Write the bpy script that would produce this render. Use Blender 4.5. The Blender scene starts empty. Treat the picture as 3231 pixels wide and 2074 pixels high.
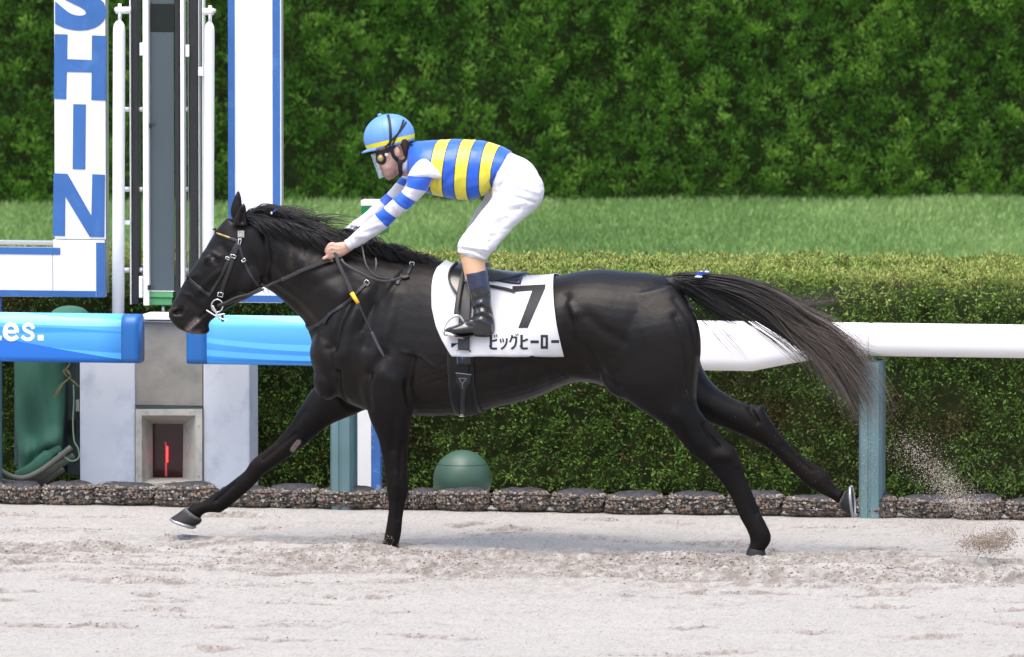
import bpy, bmesh, math, random
import numpy as np
from mathutils import Vector, Matrix
from mathutils.bvhtree import BVHTree

# ------------------------------------------------------------------ camera, world, sun, exposure
SC = bpy.context.scene
COL = SC.collection
IMG_W, IMG_H, FPX = 3231.0, 2074.0, 32300.0       # photograph's own pixel frame and focal length
YAW, CAM_H, CAM_D = math.radians(10.5), 4.6, 50.0
PITCH = math.atan((IMG_H / 2 + 1236) / FPX)
_f = np.array([-math.sin(YAW), math.cos(YAW), 0.0])
_r = np.array([math.cos(YAW), math.sin(YAW), 0.0])
_z = np.array([0, 0, 1.0])
CAM = -CAM_D * _f + CAM_H * _z
FWD = math.cos(PITCH) * _f - math.sin(PITCH) * _z
UPV = math.sin(PITCH) * _f + math.cos(PITCH) * _z

cam_data = bpy.data.cameras.new('camera')
cam_data.sensor_width = 36.0
cam_data.lens = FPX / IMG_W * 36.0
cam_data.clip_start = 1.0
cam_data.clip_end = 5000.0
cam_data.dof.use_dof = True
cam_data.dof.focus_distance = 50.0
cam_data.dof.aperture_fstop = 9.0
cam = bpy.data.objects.new('camera', cam_data)
COL.objects.link(cam)
M3 = Matrix(((_r[0], UPV[0], -FWD[0]), (_r[1], UPV[1], -FWD[1]), (_r[2], UPV[2], -FWD[2])))
cam.matrix_world = Matrix.Translation(Vector(CAM)) @ M3.to_4x4()
SC.camera = cam

SUN_EL, SUN_AZ = math.radians(70), math.radians(200)   # azimuth: compass-like, measured in the XY plane
world = bpy.data.worlds.new('World')
SC.world = world
world.use_nodes = True
wn = world.node_tree
bg = wn.nodes['Background']
sky = wn.nodes.new('ShaderNodeTexSky')
sky.sky_type = 'NISHITA'
sky.sun_disc = False
sky.sun_elevation = SUN_EL
sky.sun_rotation = SUN_AZ
sky.air_density = 1.0
sky.dust_density = 4.0
sky.ozone_density = 0.6
wn.links.new(sky.outputs[0], bg.inputs[0])
bg.inputs[1].default_value = 0.15

sun_data = bpy.data.lights.new('sun', 'SUN')
sun_data.energy = 1.3
sun_data.angle = math.radians(55)
sun_data.color = (1.0, 0.96, 0.90)
sun = bpy.data.objects.new('sun', sun_data)
COL.objects.link(sun)
_sd = Vector((math.sin(SUN_AZ) * math.cos(SUN_EL), math.cos(SUN_AZ) * math.cos(SUN_EL), math.sin(SUN_EL)))
sun.rotation_euler = _sd.to_track_quat('Z', 'Y').to_euler()

SC.view_settings.view_transform = 'Standard'
SC.view_settings.look = 'None'
SC.view_settings.gamma = 1.0
SC.view_settings.use_curve_mapping = False
SC.view_settings.exposure = 1.15
SC.render.engine = 'CYCLES'
SC.cycles.use_denoising = True
SC.cycles.max_bounces = 6

rng = np.random.default_rng(7)
random.seed(7)

# ------------------------------------------------------------------ helpers
def W(u, v, y=0.0):
    """photo pixel -> world point in the vertical plane at distance y from the horse's middle"""
    d = FWD * FPX + _r * (u - IMG_W / 2) - UPV * (v - IMG_H / 2)
    t = (y - CAM[1]) / d[1]
    return CAM + t * d

def Gp(u, v, z=0.0):
    d = FWD * FPX + _r * (u - IMG_W / 2) - UPV * (v - IMG_H / 2)
    t = (z - CAM[2]) / d[2]
    return CAM + t * d

def proj(P):
    P = np.asarray(P, float) - CAM
    w = P @ FWD
    return np.stack([IMG_W / 2 + FPX * (P @ _r) / w, IMG_H / 2 - FPX * (P @ UPV) / w], -1)

ROOT = {}
def tag(o, label=None, cat=None, group=None, kind=None):
    if label: o['label'] = label
    if cat: o['category'] = cat
    if group: o['group'] = group
    if kind: o['kind'] = kind
    return o

def thing(name, label, cat, loc, group=None):
    o = bpy.data.objects.new(name, None)
    o.empty_display_size = 0.1
    COL.objects.link(o)
    o.location = Vector(loc)
    ROOT[o.name] = np.array(loc, float)
    return tag(o, label, cat, group)

def mesh_np(name, V, F, mats=None, smooth=False, attrs=None, mat_idx=None):
    """V (n,3); F array (m,k) or list of index lists"""
    me = bpy.data.meshes.new(name)
    V = np.asarray(V, np.float32)
    if isinstance(F, np.ndarray) and F.ndim == 2:
        m, k = F.shape
        me.vertices.add(len(V)); me.vertices.foreach_set('co', V.ravel())
        me.loops.add(m * k); me.loops.foreach_set('vertex_index', F.astype(np.int32).ravel())
        me.polygons.add(m); me.polygons.foreach_set('loop_start', np.arange(0, m * k, k, dtype=np.int32))
        me.update(calc_edges=True)
    else:
        me.from_pydata([tuple(map(float, p)) for p in V], [], [list(map(int, f)) for f in F])
        me.update()
    if mats:
        for mt in (mats if isinstance(mats, (list, tuple)) else [mats]): me.materials.append(mt)
    if mat_idx is not None:
        me.polygons.foreach_set('material_index', np.asarray(mat_idx, np.int32))
    me.polygons.foreach_set('use_smooth', np.full(len(me.polygons), smooth))
    if attrs:
        for k_, val in attrs.items():
            at = me.attributes.new(k_, 'FLOAT', 'POINT')
            at.data.foreach_set('value', np.asarray(val, np.float32))
    return me

def obj(name, V, F, mats=None, parent=None, smooth=False, attrs=None, mat_idx=None, origin=None):
    V = np.asarray(V, float)
    if parent is not None:
        loc = ROOT[parent.name]
        o = bpy.data.objects.new(name, mesh_np(name, V - loc, F, mats, smooth, attrs, mat_idx))
        COL.objects.link(o)
        o.parent = parent
        ROOT[o.name] = loc
    else:
        loc = np.array(origin) if origin is not None else np.array([V[:, 0].mean(), V[:, 1].mean(), V[:, 2].min()])
        o = bpy.data.objects.new(name, mesh_np(name, V - loc, F, mats, smooth, attrs, mat_idx))
        COL.objects.link(o)
        o.location = Vector(loc)
        ROOT[o.name] = loc
    return o

class MB:
    """collects vertices and faces of one mesh"""
    def __init__(s): s.V = []; s.F = []; s.M = []; s.n = 0
    def add(s, V, F, m=0):
        V = np.asarray(V, float)
        s.V.append(V); s.F += [[i + s.n for i in f] for f in F]; s.M += [m] * len(F); s.n += len(V)
        return s
    def box(s, lo, hi, m=0, bev=0.0):
        (x0, y0, z0), (x1, y1, z1) = lo, hi
        if bev <= 0:
            V = [(x, y, z) for x in (x0, x1) for y in (y0, y1) for z in (z0, z1)]
            F = [(0, 1, 3, 2), (4, 6, 7, 5), (0, 4, 5, 1), (2, 3, 7, 6), (0, 2, 6, 4), (1, 5, 7, 3)]
            return s.add(V, F, m)
        b = bmesh.new()
        bmesh.ops.create_cube(b, size=1.0)
        for v in b.verts:
            v.co = Vector(((x0 + x1) / 2 + v.co.x * (x1 - x0), (y0 + y1) / 2 + v.co.y * (y1 - y0), (z0 + z1) / 2 + v.co.z * (z1 - z0)))
        bmesh.ops.bevel(b, geom=b.edges[:], offset=bev, segments=2, affect='EDGES', profile=0.6)
        b.verts.index_update()
        s.add([v.co[:] for v in b.verts], [[v.index for v in f.verts] for f in b.faces], m)
        b.free()
        return s
    def tube(s, P, r, n=8, m=0, flat=1.0, caps=True):
        """round tube along points P, radius r (number or list)"""
        P = np.asarray(P, float)
        k = len(P)
        R = np.full(k, r) if np.isscalar(r) else np.asarray(r, float)
        T = np.gradient(P, axis=0); T /= np.linalg.norm(T, axis=1, keepdims=True) + 1e-12
        ref = np.array([0, 1.0, 0]) if abs(T[:, 1]).mean() < 0.8 else np.array([0, 0, 1.0])
        V = []
        for i in range(k):
            a = np.cross(T[i], ref); a /= np.linalg.norm(a) + 1e-12
            b = np.cross(T[i], a)
            for j in range(n):
                t = 2 * math.pi * j / n
                V.append(P[i] + R[i] * (math.cos(t) * a + math.sin(t) * b * flat))
        F = [[i * n + j, i * n + (j + 1) % n, (i + 1) * n + (j + 1) % n, (i + 1) * n + j] for i in range(k - 1) for j in range(n)]
        if caps:
            F.append(list(range(n))[::-1]); F.append([(k - 1) * n + j for j in range(n)])
        return s.add(V, F, m)
    def ell(s, c, rad, axis=None, n=16, k=10, m=0):
        """ellipsoid; axis = optional 3x3 columns"""
        c = np.asarray(c, float); A = np.eye(3) if axis is None else np.asarray(axis, float)
        V = [c + A @ np.array([0, 0, rad[2]])]
        for i in range(1, k):
            ph = math.pi * i / k
            for j in range(n):
                t = 2 * math.pi * j / n
                V.append(c + A @ np.array([rad[0] * math.sin(ph) * math.cos(t), rad[1] * math.sin(ph) * math.sin(t), rad[2] * math.cos(ph)]))
        V.append(c - A @ np.array([0, 0, rad[2]]))
        F = [[0, 1 + j, 1 + (j + 1) % n] for j in range(n)]
        for i in range(k - 2):
            F += [[1 + i * n + j, 1 + (i + 1) * n + j, 1 + (i + 1) * n + (j + 1) % n, 1 + i * n + (j + 1) % n] for j in range(n)]
        L = len(V) - 1
        F += [[L, 1 + (k - 2) * n + (j + 1) % n, 1 + (k - 2) * n + j] for j in range(n)]
        return s.add(V, F, m)
    def loft(s, st, n=28, sub=5, p=1.0, m=0, catm=True):
        V, F, sp = loft(st, n, sub, p)
        return s.add(V, F, m)
    def build(s, name, mats, parent=None, smooth=False, attrs=None, origin=None):
        return obj(name, np.concatenate(s.V), s.F, mats, parent, smooth, attrs, s.M, origin)

def catmull(A, sub):
    A = np.asarray(A, float)
    k = len(A)
    out = []; ps = []
    for i in range(k - 1):
        p0 = A[max(i - 1, 0)]; p1 = A[i]; p2 = A[i + 1]; p3 = A[min(i + 2, k - 1)]
        for j in range(sub):
            t = j / sub
            out.append(0.5 * (2 * p1 + (p2 - p0) * t + (2 * p0 - 5 * p1 + 4 * p2 - p3) * t * t + (3 * p1 - p0 - 3 * p2 + p3) * t ** 3))
            ps.append(i + t)
    out.append(A[-1]); ps.append(k - 1)
    return np.array(out), np.array(ps)

def loft(st, n=28, sub=5, p=1.0, caps=True):
    """stations (tu,tv,bu,bv,halfdepth[,yc[,egg]]): pixel outline pairs + real half depth -> closed tube"""
    rows = []
    for q in st:
        q = list(q) + [0.0] * (7 - len(q))
        T = W(q[0], q[1], q[5]); B = W(q[2], q[3], q[5])
        rows.append(np.concatenate([T, B, [q[4], q[6]]]))
    R, ps = catmull(rows, sub)
    V = []; S = []
    for row, s_ in zip(R, ps):
        T, B, hw, egg = row[0:3], row[3:6], max(row[6], 0.002), row[7]
        c = (T + B) / 2; a = (T - B) / 2
        for j in range(n):
            t = 2 * math.pi * j / n
            ct, sn = math.cos(t), math.sin(t)
            w = hw * math.copysign(abs(sn) ** p, sn) * (1 + egg * ct)
            V.append(c + a * ct + np.array([0, w, 0])); S.append(s_)
    k = len(R)
    F = [[i * n + j, i * n + (j + 1) % n, (i + 1) * n + (j + 1) % n, (i + 1) * n + j] for i in range(k - 1) for j in range(n)]
    if caps:
        V.append(np.mean(V[:n], axis=0)); S.append(0.0)
        V.append(np.mean(V[(k - 1) * n:k * n], axis=0)); S.append(ps[-1])
        a0, a1 = len(V) - 2, len(V) - 1
        F += [[a0, (j + 1) % n, j] for j in range(n)]
        F += [[a1, (k - 1) * n + j, (k - 1) * n + (j + 1) % n] for j in range(n)]
    return np.array(V), F, np.array(S)

def remesh(mb, voxel, smooth_it=6, fac=0.5):
    """union of overlapping closed shapes -> one continuous skin; returns V, F(quads/tris list), normals"""
    me = mesh_np('tmp', np.concatenate(mb.V), mb.F)
    b = bmesh.new(); b.from_mesh(me); bmesh.ops.recalc_face_normals(b, faces=b.faces[:]); b.to_mesh(me); b.free()
    o = bpy.data.objects.new('tmp', me); COL.objects.link(o)
    md = o.modifiers.new('r', 'REMESH'); md.mode = 'VOXEL'; md.voxel_size = voxel
    if smooth_it:
        ms = o.modifiers.new('s', 'SMOOTH'); ms.factor = fac; ms.iterations = smooth_it
    dg = bpy.context.evaluated_depsgraph_get(); dg.update()
    me2 = bpy.data.meshes.new_from_object(o.evaluated_get(dg))
    bpy.data.objects.remove(o); bpy.data.meshes.remove(me)
    V = np.empty(len(me2.vertices) * 3, np.float32); me2.vertices.foreach_get('co', V); V = V.reshape(-1, 3).astype(float)
    N = np.empty(len(me2.vertices) * 3, np.float32); me2.vertices.foreach_get('normal', N); N = N.reshape(-1, 3).astype(float)
    F = [list(pl.vertices) for pl in me2.polygons]
    bpy.data.meshes.remove(me2)
    return V, F, N

def seg_dist(uv, line):
    d = np.full(len(uv), 1e9)
    line = np.asarray(line, float)
    for a, b in zip(line[:-1], line[1:]):
        ab = b - a
        t = np.clip(((uv - a) @ ab) / (ab @ ab + 1e-9), 0, 1)
        d = np.minimum(d, np.linalg.norm(uv - (a + t[:, None] * ab), axis=1))
    return d

def sculpt(V, N, strokes, side=-1):
    """push the skin along its normal near pixel polylines: (points, sigma px, amount m); near side only unless side = 0"""
    uv = proj(V)
    out = V.copy()
    face = np.clip(-N[:, 1] if side < 0 else np.abs(N[:, 1]), 0, 1) ** 0.7
    for pts, sig, amt in strokes:
        d = seg_dist(uv, pts) if len(pts) > 1 else np.linalg.norm(uv - np.array(pts[0]), axis=1)
        g = np.exp(-0.5 * (d / sig) ** 2) * face
        out += N * (amt * g)[:, None]
    return out

def vnoise(x, y, seed=0, oct=4, gain=0.5):
    """smooth value noise, arrays x y -> about -1..1"""
    r = np.random.default_rng(seed)
    tab = r.random((256, 256)) * 2 - 1
    out = np.zeros_like(x, float); amp = 1.0; tot = 0
    for o_ in range(oct):
        xi = np.floor(x).astype(int); yi = np.floor(y).astype(int)
        fx = x - xi; fy = y - yi
        fx = fx * fx * (3 - 2 * fx); fy = fy * fy * (3 - 2 * fy)
        g = lambda i, j: tab[(xi + i + 37 * o_) % 256, (yi + j + 91 * o_) % 256]
        out += amp * ((g(0, 0) * (1 - fx) + g(1, 0) * fx) * (1 - fy) + (g(0, 1) * (1 - fx) + g(1, 1) * fx) * fy)
        tot += amp; amp *= gain; x = x * 2.03 + 11.3; y = y * 2.03 + 5.7
    return out / tot

# ---- materials
def mat(name, base, rough=0.6, spec=0.5, metal=0.0, var=0.0, vscale=8.0, bump=0.0, bscale=60.0, coat=0.0, sheen=0.0,
        stain=None, stain_scale=4.0, stain_lo=0.55, stain_hi=0.75):
    m = bpy.data.materials.new(name); m.use_nodes = True
    nt = m.node_tree; L = nt.links; b = nt.nodes['Principled BSDF']
    b.inputs['Roughness'].default_value = rough
    b.inputs['Specular IOR Level'].default_value = spec
    b.inputs['Metallic'].default_value = metal
    b.inputs['Coat Weight'].default_value = coat
    b.inputs['Coat Roughness'].default_value = 0.12
    if sheen:
        b.inputs['Sheen Weight'].default_value = sheen
        b.inputs['Sheen Roughness'].default_value = 0.4
    b.inputs['Base Color'].default_value = (*base, 1)
    tc = nt.nodes.new('ShaderNodeTexCoord')
    src = None
    if var:
        nz = nt.nodes.new('ShaderNodeTexNoise'); nz.inputs['Scale'].default_value = vscale; nz.inputs['Detail'].default_value = 6
        L.new(tc.outputs['Object'], nz.inputs['Vector'])
        cr = nt.nodes.new('ShaderNodeMapRange')
        cr.inputs['From Min'].default_value = 0.3; cr.inputs['From Max'].default_value = 0.7
        cr.inputs['To Min'].default_value = 1 - var; cr.inputs['To Max'].default_value = 1 + var
        L.new(nz.outputs['Fac'], cr.inputs['Value'])
        mx = nt.nodes.new('ShaderNodeVectorMath'); mx.operation = 'SCALE'
        mx.inputs[0].default_value = base
        L.new(cr.outputs[0], mx.inputs['Scale'])
        src = mx.outputs[0]
    if stain is not None:
        n2 = nt.nodes.new('ShaderNodeTexNoise'); n2.inputs['Scale'].default_value = stain_scale; n2.inputs['Detail'].default_value = 8
        n2.inputs['Roughness'].default_value = 0.65
        L.new(tc.outputs['Object'], n2.inputs['Vector'])
        c2 = nt.nodes.new('ShaderNodeMapRange'); c2.inputs['From Min'].default_value = stain_lo; c2.inputs['From Max'].default_value = stain_hi
        L.new(n2.outputs['Fac'], c2.inputs['Value'])
        mm = nt.nodes.new('ShaderNodeMix'); mm.data_type = 'RGBA'
        L.new(c2.outputs[0], mm.inputs['Factor'])
        if src: L.new(src, mm.inputs[6])
        else: mm.inputs[6].default_value = (*base, 1)
        mm.inputs[7].default_value = (*stain, 1)
        src = mm.outputs[2]
    if src: L.new(src, b.inputs['Base Color'])
    if bump:
        nb = nt.nodes.new('ShaderNodeTexNoise'); nb.inputs['Scale'].default_value = bscale; nb.inputs['Detail'].default_value = 5
        L.new(tc.outputs['Object'], nb.inputs['Vector'])
        bp = nt.nodes.new('ShaderNodeBump'); bp.inputs['Strength'].default_value = bump; bp.inputs['Distance'].default_value = 0.01
        L.new(nb.outputs['Fac'], bp.inputs['Height'])
        L.new(bp.outputs[0], b.inputs['Normal'])
    return m

def ramp_mat(name, attr, stops, rough=0.6, spec=0.3, trans=0.0, constant=False, jitter=0.0, sheen=0.0):
    """colour from a float point attribute through a ramp"""
    m = bpy.data.materials.new(name); m.use_nodes = True
    nt = m.node_tree; L = nt.links; b = nt.nodes['Principled BSDF']
    b.inputs['Roughness'].default_value = rough
    b.inputs['Specular IOR Level'].default_value = spec
    if sheen: b.inputs['Sheen Weight'].default_value = sheen
    at = nt.nodes.new('ShaderNodeAttribute'); at.attribute_name = attr
    cr = nt.nodes.new('ShaderNodeValToRGB')
    if constant: cr.color_ramp.interpolation = 'CONSTANT'
    e = cr.color_ramp.elements
    while len(e) < len(stops): e.new(0.5)
    for el, (p_, c_) in zip(e, stops): el.position = p_; el.color = (*c_, 1)
    src = at.outputs['Fac']
    if jitter:
        gi = nt.nodes.new('ShaderNodeNewGeometry')
        ma = nt.nodes.new('ShaderNodeMath'); ma.operation = 'MULTIPLY_ADD'
        L.new(gi.outputs['Random Per Island'], ma.inputs[0]); ma.inputs[1].default_value = jitter
        m2 = nt.nodes.new('ShaderNodeMath'); m2.operation = 'SUBTRACT'; m2.inputs[1].default_value = jitter / 2
        L.new(at.outputs['Fac'], m2.inputs[0]); L.new(m2.outputs[0], ma.inputs[2])
        src = ma.outputs[0]
    L.new(src, cr.inputs['Fac'])
    L.new(cr.outputs[0], b.inputs['Base Color'])
    if trans:
        tr = nt.nodes.new('ShaderNodeBsdfTranslucent'); L.new(cr.outputs[0], tr.inputs['Color'])
        ms = nt.nodes.new('ShaderNodeMixShader'); ms.inputs[0].default_value = trans
        L.new(b.outputs[0], ms.inputs[1]); L.new(tr.outputs[0], ms.inputs[2])
        L.new(ms.outputs[0], nt.nodes['Material Output'].inputs['Surface'])
    return m
# ------------------------------------------------------------------ ground
_rk = np.random.default_rng(400)
MARKS = []
for _ in range(270):
    cy_ = _rk.uniform(-6.2, 1.6) if _ % 2 else _rk.normal(-0.85, 0.55)
    MARKS.append((_rk.uniform(-3.3, 3.4), cy_, _rk.uniform(0.08, 0.34) * (1.5 if abs(cy_ + .85) < .7 else 1), _rk.uniform(-0.10, 0.10), _rk.uniform(0.35, 1.0) * (0.9 if abs(cy_ + .85) < .7 else 0.7)))
def scuffs(X, Y):
    """short hoof scuffs: a crumbly lip with a damp hollow in front of it"""
    h = np.zeros_like(X); d = np.zeros_like(X)
    for cx, cy, L_, bend, s_ in MARKS:
        m = (np.abs(X - cx) < L_) & (np.abs(Y - cy) < 0.34)
        if not m.any(): continue
        x = (X[m] - cx) / L_
        dy = Y[m] - cy - bend * x * x - 0.09 * vnoise(X[m] * 9, Y[m] * 0 + cy * 3, 401, 4)
        w = (1 - x * x) * s_
        h[m] += w * (-0.020 * np.exp(-(dy / 0.040) ** 2) + 0.017 * np.exp(-((dy - 0.07) / 0.035) ** 2))
        d[m] += np.clip(w * 1.1, 0, 1.1) * np.exp(-((dy - 0.028) / 0.030) ** 2)
    return h, d
def sand_height(X, Y):
    """harrowed sand: long low ridges along the track, churned hoof holes, fine crumbs"""
    churn = np.exp(-((Y + 0.75 + 0.25 * np.sin(X * 0.9)) / 0.85) ** 2)
    h = 0.020 * vnoise(X * 1.1, Y * 1.7, 1, 3) + 0.010 * vnoise(X * 2.2, Y * 6.0, 2, 3)
    c = vnoise(X * 2.6 + 3, Y * 4.2, 3, 4)
    h += (0.30 + 1.5 * churn) * 0.013 * np.clip(c, -0.4, 1)
    dents = np.clip(vnoise(X * 1.7 + 9, Y * 2.6 + 4, 4, 2) - 0.34, 0, 1)
    h -= (0.22 + 0.7 * churn) * 0.10 * dents
    h += 0.0045 * vnoise(X * 9, Y * 14, 5, 3) * (0.5 + churn)
    lump = np.clip(vnoise(X * 26, Y * 26, 6, 2) - 0.22, 0, 1)
    h += lump * 0.008 * (0.15 + 1.2 * churn * np.clip(c * 2.2 + 0.15, 0, 1))
    cracks = np.clip(vnoise(X * 3.1 + 2, Y * 9.0, 8, 3) - 0.30, 0, 1)
    h += 0.045 * cracks * (0.30 + churn)
    h += (0.0045 + 0.004 * churn) * vnoise(X * 20, Y * 13, 9, 2)
    led = vnoise(X * 1.9 + 20, Y * 3.0 + 7, 10, 4)
    led = led * 5 - np.floor(led * 5)
    h += (0.006 + 0.008 * churn) * led * np.clip(vnoise(X * 0.8, Y * 1.5, 11, 2) + 0.3, 0, 1)
    h += scuffs(X, Y)[0]
    # heaps pushed up by the planted hooves and by the splash at right
    for cx, cy, rx, ry, a in ((-0.74, -0.12, 0.16, 0.30, 0.020), (-0.60, -0.30, 0.30, 0.18, 0.006), (1.02, -0.42, 0.34, 0.22, 0.026), (2.25, -0.30, 0.25, 0.15, 0.03)):
        h += a * np.exp(-((X - cx) / rx) ** 2 - ((Y - cy) / ry) ** 2)
    return h, churn, c, cracks, lump, dents

xs = np.concatenate([np.linspace(-60, -6, 40)[:-1], np.arange(-6, 6, 0.0125), np.linspace(6, 60, 40)])
ys = np.concatenate([np.linspace(-80, -8, 30)[:-1], np.arange(-8, -2.5, 0.022), np.arange(-2.5, 2.3, 0.017), np.linspace(2.3, 4.4, 8)])
X, Y = np.meshgrid(xs, ys)
h, churn, c_, cracks, lump, dents = sand_height(X, Y)
edge = np.clip((2.0 - Y) / 0.35, 0.15, 1) * np.clip((Y + 30) / 20, 0, 1)
Z = h * edge - 0.004
nx, ny = len(xs), len(ys)
idx = np.arange(nx * ny).reshape(ny, nx)
Fg = np.stack([idx[:-1, :-1], idx[:-1, 1:], idx[1:, 1:], idx[1:, :-1]], -1).reshape(-1, 4)
damp = np.clip(0.10 + 2.4 * (churn + 0.06) * np.clip(vnoise(X * 0.8 + 5, Y * 2.6 + 1, 12, 5) + 0.12, 0, 1) + 2.2 * cracks * (0.35 + churn) + 1.2 * dents * churn
               + 1.9 * scuffs(X, Y)[1] + 0.5 * np.clip(vnoise(X * 2.0, Y * 7, 13, 4) - 0.25, 0, 1), 0, 1)

m_sand = bpy.data.materials.new('sand'); m_sand.use_nodes = True
nt = m_sand.node_tree; L = nt.links; b = nt.nodes['Principled BSDF']
b.inputs['Roughness'].default_value = 0.92; b.inputs['Specular IOR Level'].default_value = 0.15
at = nt.nodes.new('ShaderNodeAttribute'); at.attribute_name = 'damp'
tc = nt.nodes.new('ShaderNodeTexCoord')
mp = nt.nodes.new('ShaderNodeMapping'); mp.inputs['Scale'].default_value = (1, 0.42, 1)
L.new(tc.outputs['Object'], mp.inputs['Vector'])
n1 = nt.nodes.new('ShaderNodeTexNoise'); n1.inputs['Scale'].default_value = 62; n1.inputs['Detail'].default_value = 6; n1.inputs['Roughness'].default_value = 0.75
n2 = nt.nodes.new('ShaderNodeTexNoise'); n2.inputs['Scale'].default_value = 14; n2.inputs['Detail'].default_value = 7; n2.inputs['Roughness'].default_value = 0.72
for n_ in (n1, n2): L.new(mp.outputs[0], n_.inputs['Vector'])
ma = nt.nodes.new('ShaderNodeMath'); ma.operation = 'MULTIPLY_ADD'; ma.inputs[1].default_value = 1.5; 
mb_ = nt.nodes.new('ShaderNodeMapRange'); mb_.inputs['From Min'].default_value = 0.38; mb_.inputs['From Max'].default_value = 0.72
mb_.inputs['To Min'].default_value = 0.0; mb_.inputs['To Max'].default_value = 1.0
L.new(n2.outputs['Fac'], mb_.inputs['Value'])
m1 = nt.nodes.new('ShaderNodeMath'); m1.operation = 'MULTIPLY'; L.new(at.outputs['Fac'], m1.inputs[0]); L.new(mb_.outputs[0], m1.inputs[1])
L.new(m1.outputs[0], ma.inputs[0])
sp = nt.nodes.new('ShaderNodeMapRange'); sp.inputs['From Min'].default_value = 0.50; sp.inputs['From Max'].default_value = 0.72; sp.inputs['To Max'].default_value = 0.85
L.new(n1.outputs['Fac'], sp.inputs['Value']); L.new(sp.outputs[0], ma.inputs[2])
cr = nt.nodes.new('ShaderNodeValToRGB')
e = cr.color_ramp.elements
e[0].position = 0.0; e[0].color = (0.450, 0.432, 0.405, 1)
e[1].position = 1.0; e[1].color = (0.245, 0.215, 0.188, 1)
L.new(ma.outputs[0], cr.inputs['Fac']); L.new(cr.outputs[0], b.inputs['Base Color'])
bp = nt.nodes.new('ShaderNodeBump'); bp.inputs['Strength'].default_value = 0.9; bp.inputs['Distance'].default_value = 0.02
L.new(n1.outputs['Fac'], bp.inputs['Height']); L.new(bp.outputs[0], b.inputs['Normal'])
V = np.stack([X, Y, Z], -1).reshape(-1, 3)
g = obj('sand_track', V, Fg, m_sand, smooth=True, attrs={'damp': damp.ravel()}, origin=(0, 0, 0))
tag(g, 'pale beige sand of the dirt race track churned by hooves', kind='structure')

m_earth = mat('earth', (0.16, 0.13, 0.09), 0.95, var=0.3, vscale=0.5)
g = obj('ground', [(-2500, -2500, -0.12), (2500, -2500, -0.12), (2500, 2500, -0.12), (-2500, 2500, -0.12)], [(0, 1, 2, 3)], m_earth, origin=(0, 0, -0.12))
tag(g, 'level ground running out to the horizon', kind='structure')

# turf course between the two hedges
m_turf = mat('turf', (0.10, 0.19, 0.06), 0.9, 0.2, var=0.35, vscale=3.0, bump=0.3)
tx = np.linspace(-60, 60, 60); ty = np.linspace(4.45, 60, 40)
TX, TY = np.meshgrid(tx, ty)
TZ = 0.012 + 0.012 * vnoise(TX * 0.5, TY * 0.5, 21, 2)
ii = np.arange(60 * 40).reshape(40, 60)
Ft = np.stack([ii[:-1, :-1], ii[:-1, 1:], ii[1:, 1:], ii[1:, :-1]], -1).reshape(-1, 4)
g = obj('turf_course', np.stack([TX, TY, TZ], -1).reshape(-1, 3), Ft, m_turf, smooth=True, origin=(0, 20, 0))
tag(g, 'green turf course between the low and the tall hedge', kind='structure')

m_grass = ramp_mat('grass_blade', 'tint', [(0.0, (0.115, 0.205, 0.060)), (0.5, (0.195, 0.315, 0.100)), (1.0, (0.31, 0.42, 0.16))], 0.6, 0.3, trans=0.25, jitter=0.5)
n = 220000
gx = rng.uniform(-12.0, 5.5, n); gy = rng.uniform(16.5, 31.5, n)
keep = gy < 29.75 + 0.294 * (gx + 1.6) + 0.2
gx, gy = gx[keep], gy[keep]; n = len(gx)
hh = rng.uniform(0.04, 0.085, n) * (1 + 0.4 * vnoise(gx * 1.5, gy * 0.8, 22, 3))
an = rng.uniform(0, 2 * np.pi, n); ln = rng.uniform(0.1, 0.7, n) * hh
ww = rng.uniform(0.003, 0.0065, n)
wa = rng.uniform(-0.6, 0.6, n) + YAW
base = np.stack([gx, gy, np.full(n, 0.0)], -1)
side = np.stack([np.cos(wa) * ww, np.sin(wa) * ww, np.zeros(n)], -1)
tip = base + np.stack([np.cos(an) * ln, np.sin(an) * ln, hh], -1)
mid = base + np.stack([np.cos(an) * ln * 0.3, np.sin(an) * ln * 0.3, hh * 0.6], -1)
Vg = np.stack([base - side, base + side, mid + side * 0.8, tip, mid - side * 0.8], 1).reshape(-1, 3)
Fb = (np.arange(n)[:, None] * 5 + np.array([[0, 1, 2, 3, 4]]))
ti = np.clip(0.5 + 0.55 * vnoise(gx * 0.9, gy * 0.25, 23, 3), 0, 1)
g = obj('turf_grass', Vg, Fb, m_grass, attrs={'tint': np.repeat(ti, 5)}, origin=(0, 24, 0))
tag(g, 'short green racing turf grass in front of the tall hedge', 'grass', kind='stuff')

# ------------------------------------------------------------------ hedges
def leaves(C, D, Wd, tint):
    """diamond leaves: centre base C, length vector D, half width vector Wd"""
    nrm = np.cross(D, Wd)
    nrm /= np.linalg.norm(nrm, axis=1, keepdims=True) + 1e-9
    bend = nrm * np.linalg.norm(D, axis=1, keepdims=True) * 0.12
    V = np.stack([C, C + D * 0.5 + Wd + bend, C + D, C + D * 0.5 - Wd + bend], 1).reshape(-1, 3)
    F = np.arange(len(C))[:, None] * 4 + np.array([[0, 1, 2, 3]])
    return V, F, np.repeat(tint, 4)

def unit(A): return A / (np.linalg.norm(A, axis=-1, keepdims=True) + 1e-9)

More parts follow.
